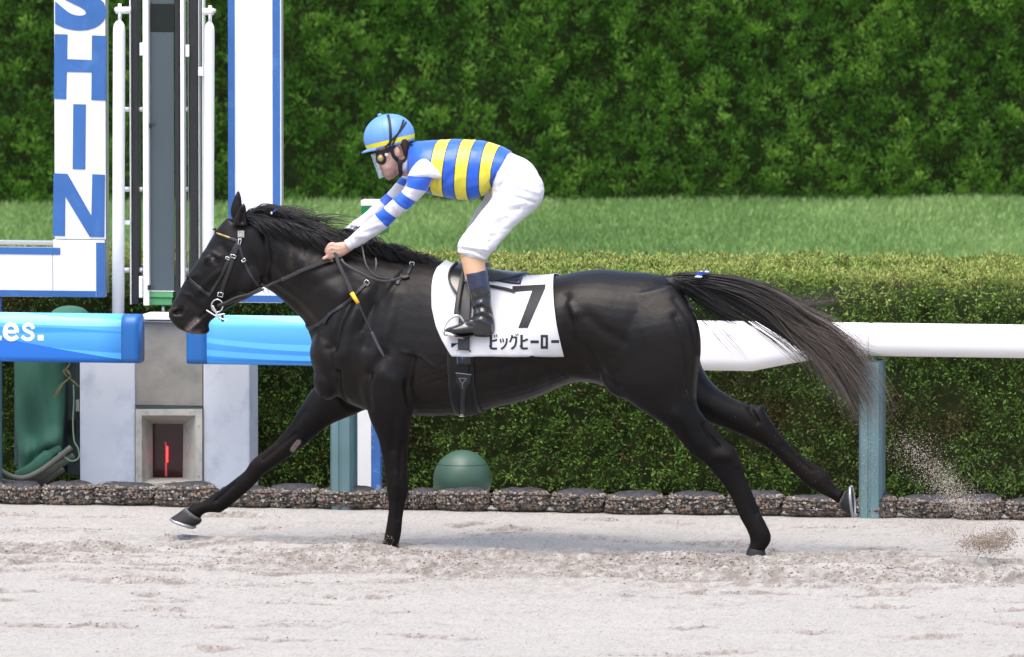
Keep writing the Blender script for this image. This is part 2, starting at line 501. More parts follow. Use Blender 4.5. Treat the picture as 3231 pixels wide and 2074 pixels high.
def sprays(P, N, up, nleaf, length, width, spread, tint, seed):
    """tufts of leaves at P fanning out about direction N blended with up"""
    r = np.random.default_rng(seed)
    k = len(P)
    ax = unit(N * (1 - up) + np.array([0, 0, 1.0]) * up + r.normal(0, 0.25, (k, 3)))
    C = np.repeat(P, nleaf, 0); A = np.repeat(ax, nleaf, 0)
    off = r.normal(0, 1, C.shape); off -= (off * A).sum(1, keepdims=True) * A
    along = r.uniform(-0.5, 1.0, len(C))[:, None]
    C = C + off * length * 0.45 + A * along * length * 1.1
    D = unit(A + off * spread + r.normal(0, 0.2, C.shape)) * (length * r.uniform(0.6, 1.3, (len(C), 1)))
    Wd = unit(np.cross(D, r.normal(0, 1, C.shape))) * (width * r.uniform(0.6, 1.3, (len(C), 1)))
    t = np.repeat(tint, nleaf) + r.normal(0, 0.06, len(C)) + 0.06 * along[:, 0]
    return leaves(C, D, Wd, np.clip(t, 0, 1))

m_core = mat('hedge_shade_twigs', (0.030, 0.042, 0.014), 0.95, 0.1, var=0.4, vscale=12)
# --- low clipped hedge along the rail
HY0, HY1, HZ = 3.0, 4.55, 1.15
def low_surface(n, r, x0=-6.5, x1=6.0):
    """points on front face + top + rounded edge"""
    x = r.uniform(x0, x1, n); t = r.uniform(0, 1, n)
    Lf, Lt = HZ - 0.12, (HY1 - HY0) - 0.12
    Le = 0.12 * math.pi / 2
    s = t * (Lf + Le + Lt)
    P = np.zeros((n, 3)); N = np.zeros((n, 3))
    a = s < Lf; P[a] = np.stack([x[a], np.full(a.sum(), HY0), s[a]], -1); N[a] = (0, -1, 0)
    bq = (s >= Lf) & (s < Lf + Le); ph = (s[bq] - Lf) / 0.12
    P[bq] = np.stack([x[bq], HY0 + 0.12 - 0.12 * np.cos(ph), HZ - 0.12 + 0.12 * np.sin(ph)], -1); N[bq] = np.stack([0 * ph, -np.cos(ph), np.sin(ph)], -1)
    cq = s >= Lf + Le
    P[cq] = np.stack([x[cq], HY0 + 0.12 + (s[cq] - Lf - Le), np.full(cq.sum(), HZ)], -1); N[cq] = (0, 0, 1)
    return P, N, s
hedge = thing('clipped_hedge', 'low clipped conifer hedge with browning top running behind the white and blue rail', 'hedge', (0, 3.7, 0))
core = MB().box((-6.5, HY0 + 0.10, 0), (6.0, HY1 - 0.06, HZ - 0.10), bev=0.06)
core.build('inner_twigs', m_core, hedge)
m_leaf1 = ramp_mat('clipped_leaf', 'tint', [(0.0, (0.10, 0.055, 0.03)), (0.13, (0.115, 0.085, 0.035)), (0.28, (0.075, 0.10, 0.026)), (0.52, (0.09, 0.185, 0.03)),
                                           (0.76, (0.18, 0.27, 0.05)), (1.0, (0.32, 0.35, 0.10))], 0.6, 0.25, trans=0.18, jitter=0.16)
r1 = np.random.default_rng(31)
P, N, s = low_surface(30000, r1)
lump_ = vnoise(P[:, 0] * 5, (P[:, 2] + P[:, 1]) * 5, 32, 3)
lump2 = vnoise(P[:, 0] * 16, (P[:, 2] + P[:, 1]) * 16, 33, 2)
P = P + N * (0.035 * lump_ + 0.03 * lump2 - 0.02)[:, None]
hole = vnoise(P[:, 0] * 7 + 3, (P[:, 2] * 1.3 + P[:, 1]) * 7, 34, 2)
brown0 = vnoise(P[:, 0] * 1.3 + 8, P[:, 2] * 2.4 + P[:, 1], 35, 3)
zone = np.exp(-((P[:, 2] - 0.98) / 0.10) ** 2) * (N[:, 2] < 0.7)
keep = ~((hole > 0.50 - 0.16 * zone * np.clip(brown0 * 3 + .4, 0, 1)) & (r1.random(len(P)) < 0.85))
P, N, lump_, hole, zone, lump2 = P[keep], N[keep], lump_[keep], hole[keep], zone[keep], lump2[keep]
brown = vnoise(P[:, 0] * 1.3 + 8, P[:, 2] * 2.4 + P[:, 1], 35, 3)
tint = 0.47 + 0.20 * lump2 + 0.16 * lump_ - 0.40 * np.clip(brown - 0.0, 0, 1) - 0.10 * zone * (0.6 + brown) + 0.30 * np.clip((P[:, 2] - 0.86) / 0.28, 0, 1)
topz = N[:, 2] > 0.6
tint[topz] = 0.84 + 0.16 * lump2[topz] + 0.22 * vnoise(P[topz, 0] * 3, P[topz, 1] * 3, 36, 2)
dead = r1.random(len(P)) < 0.035
tint[dead] = r1.uniform(0.0, 0.18, dead.sum())
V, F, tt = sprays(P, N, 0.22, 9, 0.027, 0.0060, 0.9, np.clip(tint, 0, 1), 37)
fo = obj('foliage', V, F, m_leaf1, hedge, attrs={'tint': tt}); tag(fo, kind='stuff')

# --- tall hedge at the far side of the turf
hx0, hx1 = -15.5, 11.0
FY = lambda x: 29.55 + 0.294 * (x + 1.61)
tall = thing('tall_hedge', 'tall deep green conifer hedge filling the background beyond the turf', 'hedge', (-3, FY(-3) + 0.8, 0))
mbh = MB()
V8 = []
for x in (hx0, hx1):
    for dy, z in ((0.22, 0), (0.22, 2.9), (1.8, 2.9), (1.8, 0)): V8.append((x, FY(x) + dy, z))
mbh.add(V8, [(0, 1, 2, 3), (7, 6, 5, 4), (0, 4, 5, 1), (1, 5, 6, 2), (2, 6, 7, 3), (3, 7, 4, 0)])
mbh.build('inner_twigs', m_core, tall)
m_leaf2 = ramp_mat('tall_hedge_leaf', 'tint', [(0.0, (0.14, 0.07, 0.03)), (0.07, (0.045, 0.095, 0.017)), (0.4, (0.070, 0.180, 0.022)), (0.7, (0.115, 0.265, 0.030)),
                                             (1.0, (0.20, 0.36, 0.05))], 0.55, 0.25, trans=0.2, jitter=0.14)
r2 = np.random.default_rng(41)
k = 44000
hxs = r2.uniform(hx0, hx1, k); hz = r2.uniform(0.02, 3.0, k)
nf = np.array([0.294, -1.0, 0]); nf /= np.linalg.norm(nf)
# upright tufts: columns whose lit tips and shaded hollows are put into the leaf tint
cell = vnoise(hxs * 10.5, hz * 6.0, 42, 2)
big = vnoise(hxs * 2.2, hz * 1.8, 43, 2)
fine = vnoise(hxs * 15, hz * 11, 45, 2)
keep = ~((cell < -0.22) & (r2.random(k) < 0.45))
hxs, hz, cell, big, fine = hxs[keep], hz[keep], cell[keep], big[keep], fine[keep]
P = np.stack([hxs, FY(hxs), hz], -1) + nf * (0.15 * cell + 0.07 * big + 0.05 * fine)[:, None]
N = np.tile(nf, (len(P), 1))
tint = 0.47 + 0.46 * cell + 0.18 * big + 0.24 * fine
dead = r2.random(len(P)) < 0.004; tint[dead] = 0.0
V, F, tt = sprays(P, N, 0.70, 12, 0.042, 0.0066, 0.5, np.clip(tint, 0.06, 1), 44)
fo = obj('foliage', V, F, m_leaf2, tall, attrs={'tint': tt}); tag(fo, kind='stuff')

# ------------------------------------------------------------------ gravel bags along the foot of the rail
m_bag = mat('black_bag_fabric', (0.050, 0.050, 0.055), 0.8, 0.25, var=0.35, vscale=25, bump=0.5, bscale=120)
m_cord = mat('net_cord', (0.012, 0.012, 0.013), 0.7, 0.3)
m_stone = ramp_mat('gravel_stone', 'tone', [(0.0, (0.085, 0.078, 0.07)), (0.3, (0.13, 0.11, 0.095)), (0.55, (0.22, 0.185, 0.155)), (0.7, (0.27, 0.165, 0.11)), (0.82, (0.29, 0.26, 0.225)), (1.0, (0.37, 0.345, 0.31))], 0.75, 0.3, jitter=0.0)
bag_protos = []
ico = bmesh.new(); bmesh.ops.create_icosphere(ico, subdivisions=1, radius=1.0)
icoV = np.array([v.co[:] for v in ico.verts]); icoF = np.array([[v.index for v in f.verts] for f in ico.faces]); ico.free()
octV = np.array([(1, 0, 0), (-1, 0, 0), (0, 1, 0), (0, -1, 0), (0, 0, 1), (0, 0, -1.0)]); octF = np.array([(0, 2, 4), (2, 1, 4), (1, 3, 4), (3, 0, 4), (2, 0, 5), (1, 2, 5), (3, 1, 5), (0, 3, 5)])
def bag_shape(t, p, r, seed):
    """superellipsoid of a slumped bag: t around, p up; unit half sizes"""
    ce = lambda a, e_: np.sign(np.cos(a)) * np.abs(np.cos(a)) ** e_
    se = lambda a, e_: np.sign(np.sin(a)) * np.abs(np.sin(a)) ** e_
    x = ce(p, 0.75) * ce(t, 0.72); y = ce(p, 0.75) * se(t, 0.8); z = se(p, 0.8)
    w = 1 + 0.10 * vnoise(x * 2.2 + seed * 7, y * 2 + z * 2, 50 + seed, 2)
    return np.stack([x * w, y * w, z * (1 + 0.13 * vnoise(x * 3 + seed, y * 3, 60 + seed, 2))], -1)
BAGH = np.array([0.145, 0.10, 0.064])
for q in range(3):
    th = np.linspace(0, 2 * np.pi, 33)[:-1]; ph = np.linspace(-np.pi / 2, np.pi / 2, 15)
    T_, P_ = np.meshgrid(th, ph)
    S_ = bag_shape(T_, P_, rng, q) * BAGH * 0.94
    nn, mm = 32, 15
    Fq = [[i * nn + j, i * nn + (j + 1) % nn, (i + 1) * nn + (j + 1) % nn, (i + 1) * nn + j] for i in range(mm - 1) for j in range(nn)]
    me_bag = mesh_np('gravel_bag', S_.reshape(-1, 3), Fq, m_bag, True)
    ns = 640
    rr = np.random.default_rng(70 + q)
    t = rr.uniform(np.pi, 2 * np.pi, ns); p = rr.uniform(-1.2, 0.62, ns)
    C = bag_shape(t, p, rng, q) * BAGH * 0.955
    okx = np.abs(C[:, 0]) < 0.134
    C[~okx, 0] *= 0.9; C[~okx, 1] *= 0.8
    sz = rr.uniform(0.0046, 0.0100, ns)[:, None] * np.ones((1, 3)) * rr.uniform(0.7, 1.35, (ns, 3))
    ang = rr.uniform(0, 6.28, ns)
    Vs = icoV[None] * sz[:, None, :]
    ca, sa = np.cos(ang)[:, None], np.sin(ang)[:, None]
    Vs = np.stack([Vs[..., 0] * ca - Vs[..., 2] * sa, Vs[..., 1], Vs[..., 0] * sa + Vs[..., 2] * ca], -1) + rr.normal(0, 0.0011, (ns, 12, 3)) + C[:, None]
    Fs = (np.arange(ns)[:, None, None] * 12 + icoF[None]).reshape(-1, 3)
    me_st = mesh_np('gravel', Vs.reshape(-1, 3), Fs, m_stone, False, {'tone': np.repeat(rr.random(ns) ** 1.25, 12)})
    nb = MB()
    for zz, wob in ((0.30, 0.3), (-0.25, 0.5)):
        tt_ = np.linspace(np.pi, 2 * np.pi, 26)
        pp_ = zz + 0.12 * np.sin(tt_ * 3 + q * 2) * wob
        nb.tube(bag_shape(tt_, pp_, rng, q) * BAGH * 1.03, 0.0022, 5)
    for t0 in np.linspace(np.pi + 0.25, 2 * np.pi - 0.25, 6):
        pp_ = np.linspace(-1.0, 1.3, 12)
        nb.tube(bag_shape(np.full(12, t0), pp_, rng, q) * BAGH * 1.02, 0.0007, 4)
    me_net = mesh_np('net_cord', np.concatenate(nb.V), nb.F, m_cord, True)
    bag_protos.append((me_bag, me_st, me_net))
# photo extents of each bag along the row (left px, right px)
bag_px = [(-260, -120), (-120, 12), (0, 134), (130, 302), (298, 498), (496, 690), (692, 862), (834, 1010), (1006, 1200), (1196, 1290), (1286, 1384), (1383, 1550), (1550, 1736), (1736, 1915), (1915, 2102),
          (2103, 2291), (2291, 2477), (2475, 2702), (2702, 2832), (2828, 3020), (3018, 3170), (3168, 3345), (3345, 3500)]
bag_words = ['gravel bag beyond the left end of the row', 'gravel bag second from the left end of the row', 'gravel bag at the left edge below the hoses', 'gravel bag below the folded bottom of the green tarp', 'gravel bag with a tied neck left of the grey pillar',
             'gravel bag below the left panel of the grey pillar', 'gravel bag below the red light box', 'gravel bag below the right panel of the grey pillar behind the outstretched foreleg', 'gravel bag right of the grey pillar and left of a teal post', 'gravel bag right of the left teal post below the white and blue board',
             'narrow gravel bag just right of the planted foreleg', 'gravel bag in front of the left half of the green ball', 'gravel bag touching the right side of the green ball', 'gravel bag second to the right of the green ball', 'gravel bag third to the right of the green ball',
             'gravel bag just left of the planted hind hoof', 'gravel bag behind the planted hind leg on its right', 'gravel bag beneath the raised hind hoof', 'gravel bag just right of the right teal post', 'gravel bag second right of the right teal post behind flying sand',
             'gravel bag behind the thickest flying sand near the right edge', 'gravel bag at the right edge of the row', 'gravel bag beyond the right edge']
for i, ((l_, r_), wd) in enumerate(zip(bag_px, bag_words)):
    if i in (0, 22): continue
    vline = 1594 + (l_ + r_) / 2 * 0.0165
    a = W(l_, vline, 2.08); bb = W(r_, vline, 2.08)
    cx = (a[0] + bb[0]) / 2; sx = (bb[0] - a[0]) / 0.29 * 1.06
    mbag, mst, mnet = bag_protos[i % 3]
    o = bpy.data.objects.new('gravel_bag', mbag); COL.objects.link(o)
    o.location = (cx, 2.10 + 0.02 * math.sin(i * 2.1), 0.054 + 0.004 * math.sin(i * 1.7)); o.scale = (sx, 1, 1.0 + 0.09 * math.sin(i * 2.9))
    o.rotation_euler = (0.05 * math.sin(i), 0.03 * math.cos(i * 3), 0.05 * math.sin(i * 5))
    tag(o, 'dark netted ' + wd, 'gravel bag', 'gravel bags in a row at the foot of the rail')
    for me_, nm in ((mst, 'gravel'), (mnet, 'net')):
        ch = bpy.data.objects.new(nm, me_); COL.objects.link(ch); ch.parent = o
        if nm == 'gravel': ch['kind'] = 'stuff'

# ------------------------------------------------------------------ loose crumbs of sand lying on the track
m_crumb = ramp_mat('sand_crumb', 'tone', [(0.0, (0.17, 0.14, 0.12)), (0.5, (0.30, 0.265, 0.24)), (1.0, (0.44, 0.41, 0.39))], 0.92, 0.15)
rc = np.random.default_rng(301)
kx = rc.uniform(-3.6, 3.8, 240000); ky = rc.uniform(-6.5, 1.8, 240000)
ch_ = np.exp(-((ky + 0.75 + 0.25 * np.sin(kx * 0.9)) / 0.9) ** 2)
den = np.clip(vnoise(kx * 1.6, ky * 5.5, 302, 4) + 0.10, 0, 1) * (0.22 + 1.0 * ch_) + 0.9 * np.clip(vnoise(kx * 1.2 + 4, ky * 11, 303, 3) - 0.32, 0, 1)
den = den ** 1.7 * 1.5
kp = rc.random(240000) < den * 0.75
kx, ky, ch_ = kx[kp], ky[kp], ch_[kp]
for cx, cy, L_, bend, s_ in MARKS:
    n_ = int(110 * L_ / 0.15 * s_)
    x_ = rc.uniform(-.95, .95, n_)
    kx = np.append(kx, cx + x_ * L_); ky = np.append(ky, cy + bend * x_ * x_ + 0.09 * vnoise((cx + x_ * L_) * 9, x_ * 0 + cy * 3, 401, 4) + rc.normal(.03, .03, n_)); ch_ = np.append(ch_, np.full(n_, .6))
kz = sand_height(kx, ky)[0] * np.clip((2.0 - ky) / 0.35, 0.15, 1) - 0.004
ks = (0.0018 + 0.0058 * rc.random(len(kx)) ** 4.0 * (0.6 + 0.7 * ch_))[:, None, None]
Vc = octV[None] * ks * rc.uniform(.55, 1.25, (len(kx), 6, 1)) * np.array([1.25, 1.25, .85]) + np.stack([kx, ky, kz], -1)[:, None]
Fc_ = (np.arange(len(kx))[:, None, None] * 6 + octF[None]).reshape(-1, 3)
cr_ = obj('sand_crumbs', Vc.reshape(-1, 3), Fc_, m_crumb, None, True, {'tone': np.repeat(np.clip(rc.normal(.6, .25, len(kx)) - .25 * ch_, 0, 1), 6)}, origin=(0, -1, 0))
tag(cr_, 'loose crumbs of damp sand scattered over the race track', 'sand crumbs', kind='stuff')
# ------------------------------------------------------------------ rails, pillar, mirror tower, signs
m_white = mat('white_paint', (0.80, 0.80, 0.80), 0.35, 0.5, var=0.02, vscale=3, stain=(0.62, 0.62, 0.60), stain_scale=2.5, stain_lo=0.62, stain_hi=0.95)
m_whiteboard = mat('white_board', (0.78, 0.79, 0.80), 0.5, 0.4, stain=(0.66, 0.67, 0.68), stain_scale=3.0, stain_lo=0.55, stain_hi=0.9, bump=0.04, bscale=8)
m_blue = mat('faded_blue_paint', (0.040, 0.135, 0.385), 0.5, 0.4, var=0.10, vscale=5, stain=(0.10, 0.24, 0.50), stain_scale=7, stain_lo=0.55, stain_hi=0.85)
m_bluechip = mat('chipped_blue_paint', (0.045, 0.14, 0.42), 0.55, 0.4, var=0.15, vscale=9, stain=(0.32, 0.42, 0.55), stain_scale=14, stain_lo=0.56, stain_hi=0.66)
m_black = mat('black_metal', (0.014, 0.014, 0.017), 0.42, 0.5, var=0.2, vscale=9)
m_alu = mat('aluminium', (0.55, 0.56, 0.57), 0.35, 0.5, metal=0.6)
m_teal = mat('teal_post_paint', (0.105, 0.185, 0.205), 0.45, 0.5, var=0.12, vscale=5, stain=(0.19, 0.28, 0.29), stain_scale=9, stain_lo=0.56, stain_hi=0.8)

def px_box(mb, u0, v0, u1, v1, y0, y1, m=0, bev=0.0, zlo=None):
    a = W(u0, v0, y0); c = W(u1, v1, y0)
    lo = [a[0], y0, c[2]]; hi = [c[0], y1, a[2]]
    if zlo is not None: lo[2] = zlo
    mb.box(lo, hi, m, bev)
    return mb

def sweep_x(prof_fn, xs_, name, mats, parent=None, smooth=True, mat_fn=None):
    """closed profile (k,2) in YZ at each x"""
    V = []; k = None
    for x in xs_:
        pr = prof_fn(x); k = len(pr)
        V += [(x, p_[0], p_[1]) for p_ in pr]
    n_ = len(xs_)
    F = [[i * k + j, i * k + (j + 1) % k, (i + 1) * k + (j + 1) % k, (i + 1) * k + j] for i in range(n_ - 1) for j in range(k)]
    F.append(list(range(k))[::-1]); F.append([(n_ - 1) * k + j for j in range(k)])
    return obj(name, V, F, mats, parent, smooth)

def round_prof(y0, y1, z0, z1, rt, rb=None, n_=7):
    """rounded rectangle profile, counter-clockwise"""
    rb = rt if rb is None else rb
    out = []
    for cx, cz, rr_, a0 in ((y1 - rb, z0 + rb, rb, -90), (y1 - rt, z1 - rt, rt, 0), (y0 + rt, z1 - rt, rt, 90), (y0 + rb, z0 + rb, rb, 180)):
        for i in range(n_):
            a = math.radians(a0 + 90 * i / (n_ - 1))
            out.append((cx + rr_ * math.cos(a), cz + rr_ * math.sin(a)))
    return out
RY0, RY1 = 1.99, 2.16

# ---- padded blue advertising rail (printed swooshes are ink on the cover)
def swoosh_mat(name, z0, z1, flip):
    m = bpy.data.materials.new(name); m.use_nodes = True
    nt = m.node_tree; L = nt.links; b = nt.nodes['Principled BSDF']
    b.inputs['Roughness'].default_value = 0.5; b.inputs['Specular IOR Level'].default_value = 0.35
    tc = nt.nodes.new('ShaderNodeNewGeometry'); sx = nt.nodes.new('ShaderNodeSeparateXYZ')
    L.new(tc.outputs['Position'], sx.inputs[0])
    def math_(op, a, b_=None, c=None):
        n_ = nt.nodes.new('ShaderNodeMath'); n_.operation = op
        for i, q in enumerate((a, b_, c)):
            if q is None: continue
            if isinstance(q, (int, float)): n_.inputs[i].default_value = q
            else: L.new(q, n_.inputs[i])
        return n_.outputs[0]
    t = math_('MULTIPLY_ADD', sx.outputs['Z'], 1 / (z1 - z0), -z0 / (z1 - z0))
    x = sx.outputs['X']
    col = None
    def mix(fac, a, c):
        n_ = nt.nodes.new('ShaderNodeMix'); n_.data_type = 'RGBA'
        L.new(fac, n_.inputs['Factor'])
        if isinstance(a, tuple): n_.inputs[6].default_value = (*a, 1)
        else: L.new(a, n_.inputs[6])
        n_.inputs[7].default_value = (*c, 1)
        return n_.outputs[2]
    # vertical fade from deep blue below to light blue above
    ramp = nt.nodes.new('ShaderNodeValToRGB'); L.new(t, ramp.inputs['Fac'])
    e = ramp.color_ramp.elements
    e[0].position = 0.05; e[0].color = (0.028, 0.20, 0.66, 1); e[1].position = 1.0; e[1].color = (0.13, 0.50, 0.90, 1)
    col = ramp.outputs[0]
    for (a0, slope, curv, wid, cc) in flip:
        xx = math_('ADD', x, -a0)
        edge_ = math_('MULTIPLY_ADD', math_('MULTIPLY', xx, xx), curv, math_('MULTIPLY_ADD', xx, slope, wid[0]))
        edge2 = math_('MULTIPLY_ADD', xx, wid[2], math_('ADD', edge_, wid[1]))
        up_ = math_('LESS_THAN', t, edge_)
        dn_ = math_('GREATER_THAN', t, edge2)
        col = mix(math_('MULTIPLY', up_, dn_), col, cc)
    L.new(col, b.inputs['Base Color'])
    return m
zA0, zA1 = 0.735, 0.985
sw_left = swoosh_mat('blue_print_left', zA0, zA1, [(-2.85, -0.30, 0.25, (0.98, -0.20, 0.15), (0.24, 0.62, 0.93)), (-3.0, -0.55, 0.35, (0.42, -0.10, -0.15), (0.10, 0.44, 0.88)),
                                                    (-2.75, -0.10, -0.35, (0.72, -0.10, 0.22), (0.04, 0.28, 0.76)), (-2.6, -0.62, 0.20, (0.20, -0.30, 0.3), (0.020, 0.16, 0.60))])
sw_right = swoosh_mat('blue_print_right', zA0, zA1, [(-2.15, -0.62, 0.42, (0.66, -0.09, -0.06), (0.12, 0.47, 0.90)), (-2.2, -0.42, 0.22, (0.40, -0.14, 0.05), (0.10, 0.42, 0.88)),
                                                      (-1.7, -0.60, 0.05, (1.15, -0.20, 0.30), (0.24, 0.62, 0.93)), (-2.1, -0.10, 0.05, (0.10, -0.30, 0.3), (0.07, 0.36, 0.82))])
m_band = mat('dark_blue_print', (0.012, 0.115, 0.37), 0.4, 0.45, var=0.05)
def pad_prof(x): return round_prof(RY0 - 0.03, RY1 - 0.05, zA0, zA1, 0.06, 0.03)
def pad_front_y(z):
    """front surface of the pad at height z"""
    if z > zA1 - 0.06: 
        q = (z - (zA1 - 0.06)) / 0.06
        return RY0 - 0.03 + 0.06 * (1 - math.sqrt(max(0, 1 - q * q)))
    return RY0 - 0.03
xl0, xl1, xl2 = -3.9, W(386, 1050, RY0)[0], W(440, 1050, RY0)[0]
xr0, xr1, xr2 = W(592, 1060, RY0)[0], W(656, 1060, RY0)[0], W(1330, 1060, RY0)[0]
padl = thing('rail_pad', 'blue printed rail pad ending in white letters left of the grey pillar', 'rail pad', ((xl0 + xl2) / 2, 2.07, zA0), 'blue printed pads on the rail')
sweep_x(pad_prof, np.linspace(xl0, xl1, 12), 'cover', sw_left, padl)
sweep_x(pad_prof, np.linspace(xl1 + 0.0005, xl2, 4), 'end_band', m_band, padl)
padr = thing('rail_pad', 'blue printed rail pad with swooshes right of the grey pillar behind the black horse', 'rail pad', ((xr0 + xr2) / 2, 2.07, zA0), 'blue printed pads on the rail')
sweep_x(pad_prof, np.linspace(xr0, xr1, 4), 'end_band', m_band, padr)
sweep_x(pad_prof, np.linspace(xr1 + 0.0005, xr2, 12), 'cover', sw_right, padr)

def text_mesh(txt, offset=0.0, extrude=0.0):
    cu = bpy.data.curves.new('txt', 'FONT'); cu.body = txt; cu.size = 1.0; cu.offset = offset; cu.resolution_u = 6
    o = bpy.data.objects.new('txt', cu); COL.objects.link(o)
    dg = bpy.context.evaluated_depsgraph_get(); dg.update()
    me = bpy.data.meshes.new_from_object(o.evaluated_get(dg))
    bpy.data.objects.remove(o); bpy.data.curves.remove(cu)
    b = bmesh.new(); b.from_mesh(me); bpy.data.meshes.remove(me)
    bmesh.ops.remove_doubles(b, verts=b.verts[:], dist=1e-5)
    bmesh.ops.triangulate(b, faces=b.faces[:])
    return b
def bm_fit(b, x0, y0, x1, y1, cuts=0, maxlen=None):
    """scale a flat bmesh to a rectangle (y up), then cut long edges"""
    co = np.array([v.co[:] for v in b.verts]); lo = co.min(0); hi = co.max(0)
    for v in b.verts:
        v.co.x = x0 + (v.co.x - lo[0]) / (hi[0] - lo[0]) * (x1 - x0)
        v.co.y = y0 + (v.co.y - lo[1]) / (hi[1] - lo[1]) * (y1 - y0)
        v.co.z = 0
    refine(b, maxlen)
    V = [v.co[:] for v in b.verts]; b.verts.index_update(); F = [[v.index for v in f.verts] for f in b.faces]
    return np.array(V), F
def refine(b, maxlen):
    if not maxlen: return
    for _ in range(8):
        es = [e_ for e_ in b.edges if e_.calc_length() > maxlen]
        if not es: break
        bmesh.ops.subdivide_edges(b, edges=es, cuts=1)
        bmesh.ops.triangulate(b, faces=[f for f in b.faces if len(f.verts) > 3])
def poly_bm(polys):
    """filled polygons (lists of (u,v)) as one bmesh"""
    b = bmesh.new()
    for pl in polys:
        vs = [b.verts.new((p_[0], p_[1], 0)) for p_ in pl]
        es = [b.edges.new((vs[i], vs[(i + 1) % len(vs)])) for i in range(len(vs))]
        bmesh.ops.triangle_fill(b, edges=es, use_beauty=True, use_dissolve=False)
    bmesh.ops.recalc_face_normals(b, faces=b.faces[:])
    return b

m_print_w = mat('white_print', (0.80, 0.82, 0.84), 0.5, 0.3)
def bar(x0, y0, x1, y1, w):
    d = np.array([x1 - x0, y1 - y0], float); d /= np.linalg.norm(d); n_ = np.array([-d[1], d[0]]) * w / 2
    return [(x0 + n_[0], y0 + n_[1]), (x1 + n_[0], y1 + n_[1]), (x1 - n_[0], y1 - n_[1]), (x0 - n_[0], y0 - n_[1])]
def stroke(pts, w):
    out = []
    P = catmull(pts, 5)[0] if len(pts) > 2 else np.array(pts, float)
    T = np.gradient(P, axis=0); T /= np.linalg.norm(T, axis=1, keepdims=True); n_ = np.stack([-T[:, 1], T[:, 0]], -1) * w / 2
    return [tuple(a) for a in P + n_] + [tuple(a) for a in (P - n_)[::-1]]
for nm_, pls in (('letter_foot', [bar(-40, 1067, 5, 1067, 14)]),
                 ('letter_e', [stroke([(18, 1047), (51, 1047)], 11), stroke([(53, 1050), (53, 1040), (46, 1028), (34, 1024), (21, 1030), (16, 1046), (20, 1062), (33, 1070), (46, 1068), (56, 1061)], 14)]),
                 ('letter_s', [stroke([(106, 1038), (100, 1028), (88, 1024), (77, 1030), (79, 1041), (90, 1047), (101, 1053), (103, 1064), (92, 1071), (80, 1070), (69, 1061)], 11.5)]),
                 ('full_stop', [[(120, 1057), (136, 1057), (138, 1060), (138, 1072), (135, 1075), (121, 1075), (119, 1072), (119, 1060)]])):
    allV = []; allF = []
    for qi, pl in enumerate(pls):
        b = poly_bm([pl]); refine(b, 9); b.verts.index_update(); n0 = len(allV)
        for v in b.verts:
            p_ = W(v.co.x, v.co.y, RY0 - 0.03); allV.append((p_[0], pad_front_y(p_[2]) - 0.0015 - 0.0004 * qi, p_[2]))
        allF += [[v.index + n0 for v in f.verts] for f in b.faces]; b.free()
    obj(nm_, allV, allF, m_print_w, padl)

# ---- white rail at right
zr = lambda u, v: W(u, v, RY0)[2]
xw0, xk1, xk2, xj, xw2 = W(1480, 1080, RY0)[0], W(2370, 1080, RY0)[0], W(2640, 1080, RY0)[0], W(2739, 1080, RY0)[0], 3.6
ztop, zthick, zthin = 0.985, 0.733, 0.818
def white_prof(x):
    t = np.clip((x - xk1) / (xk2 - xk1), 0, 1)
    zb = zthick + (zthin - zthick) * (t + 0.04 * math.sin(t * 3.14))
    e_ = min(1.0, 0.86 + abs(x - xj) / 0.012 * 0.14)
    hc = (ztop + zb) / 2; yc = (RY0 + RY1) / 2
    rr_ = 0.065
    pr = round_prof(RY0, RY1, zb, ztop, rr_)
    return [(yc + (p_[0] - yc) * e_, hc + (p_[1] - hc) * (0.94 + 0.06 * (e_ - 0.86) / 0.14)) for p_ in pr]
rail = thing('white_rail', 'white running rail with a thick padded section behind the flying tail', 'rail', ((xw0 + xw2) / 2, 2.07, 0))
xsA = np.concatenate([np.linspace(xw0, xk1, 8), np.linspace(xk1, xj - 0.013, 16)[1:], np.linspace(xj - 0.012, xj - 0.0008, 6)])
m_railw = mat('white_rail_cover', (0.80, 0.785, 0.79), 0.3, 0.5, var=0.015, vscale=2)
sweep_x(white_prof, xsA, 'rail_section', m_railw, rail)
xsB = np.concatenate([np.linspace(xj + 0.0008, xj + 0.012, 6), np.linspace(xj + 0.013, xw2, 8)])
sweep_x(white_prof, xsB, 'rail_section', m_railw, rail)
def post(u0, u1, label):
    a = W(u0, 1500, RY0 + 0.0)[0]; c = W(u1, 1500, RY0)[0]
    t = thing('rail_post', label, 'rail post', ((a + c) / 2, 2.075, 0), 'teal posts carrying the rail')
    mb = MB()
    pr = round_prof(RY0 + 0.005, RY1 - 0.015, 0, 1, 0.0)
    V = []; 
    prof = [(a, 2.035), (a + (c - a) * 0.12, 2.0), (a + (c - a) * 0.40, 1.995), (a + (c - a) * 0.45, 2.002), (a + (c - a) * 0.52, 2.002), (a + (c - a) * 0.57, 1.995), (a + (c - a) * 0.88, 2.0), (c, 2.035), (c, 2.14), (a, 2.14)]
    k = len(prof)
    for z in (-0.05, 0.79): V += [(p_[0], p_[1], z) for p_ in prof]
    F = [[j, (j + 1) % k, k + (j + 1) % k, k + j] for j in range(k)] + [list(range(k))[::-1], [k + j for j in range(k)]]
    obj('post', V, F, m_teal, t)
def ring_collar(a, c):
    mb = MB().box((a - 0.006, 1.992, -0.03), (c + 0.006, 2.146, 0.012), bev=0.004)
    return np.concatenate(mb.V), mb.F
post(1037, 1110, 'teal steel rail post behind the black horse left of its planted foreleg')
post(2706, 2780, 'teal steel rail post dusted with sand beside the raised hind hoof')
post(-80, -15, 'teal steel rail post at the left edge beside the green tarp')

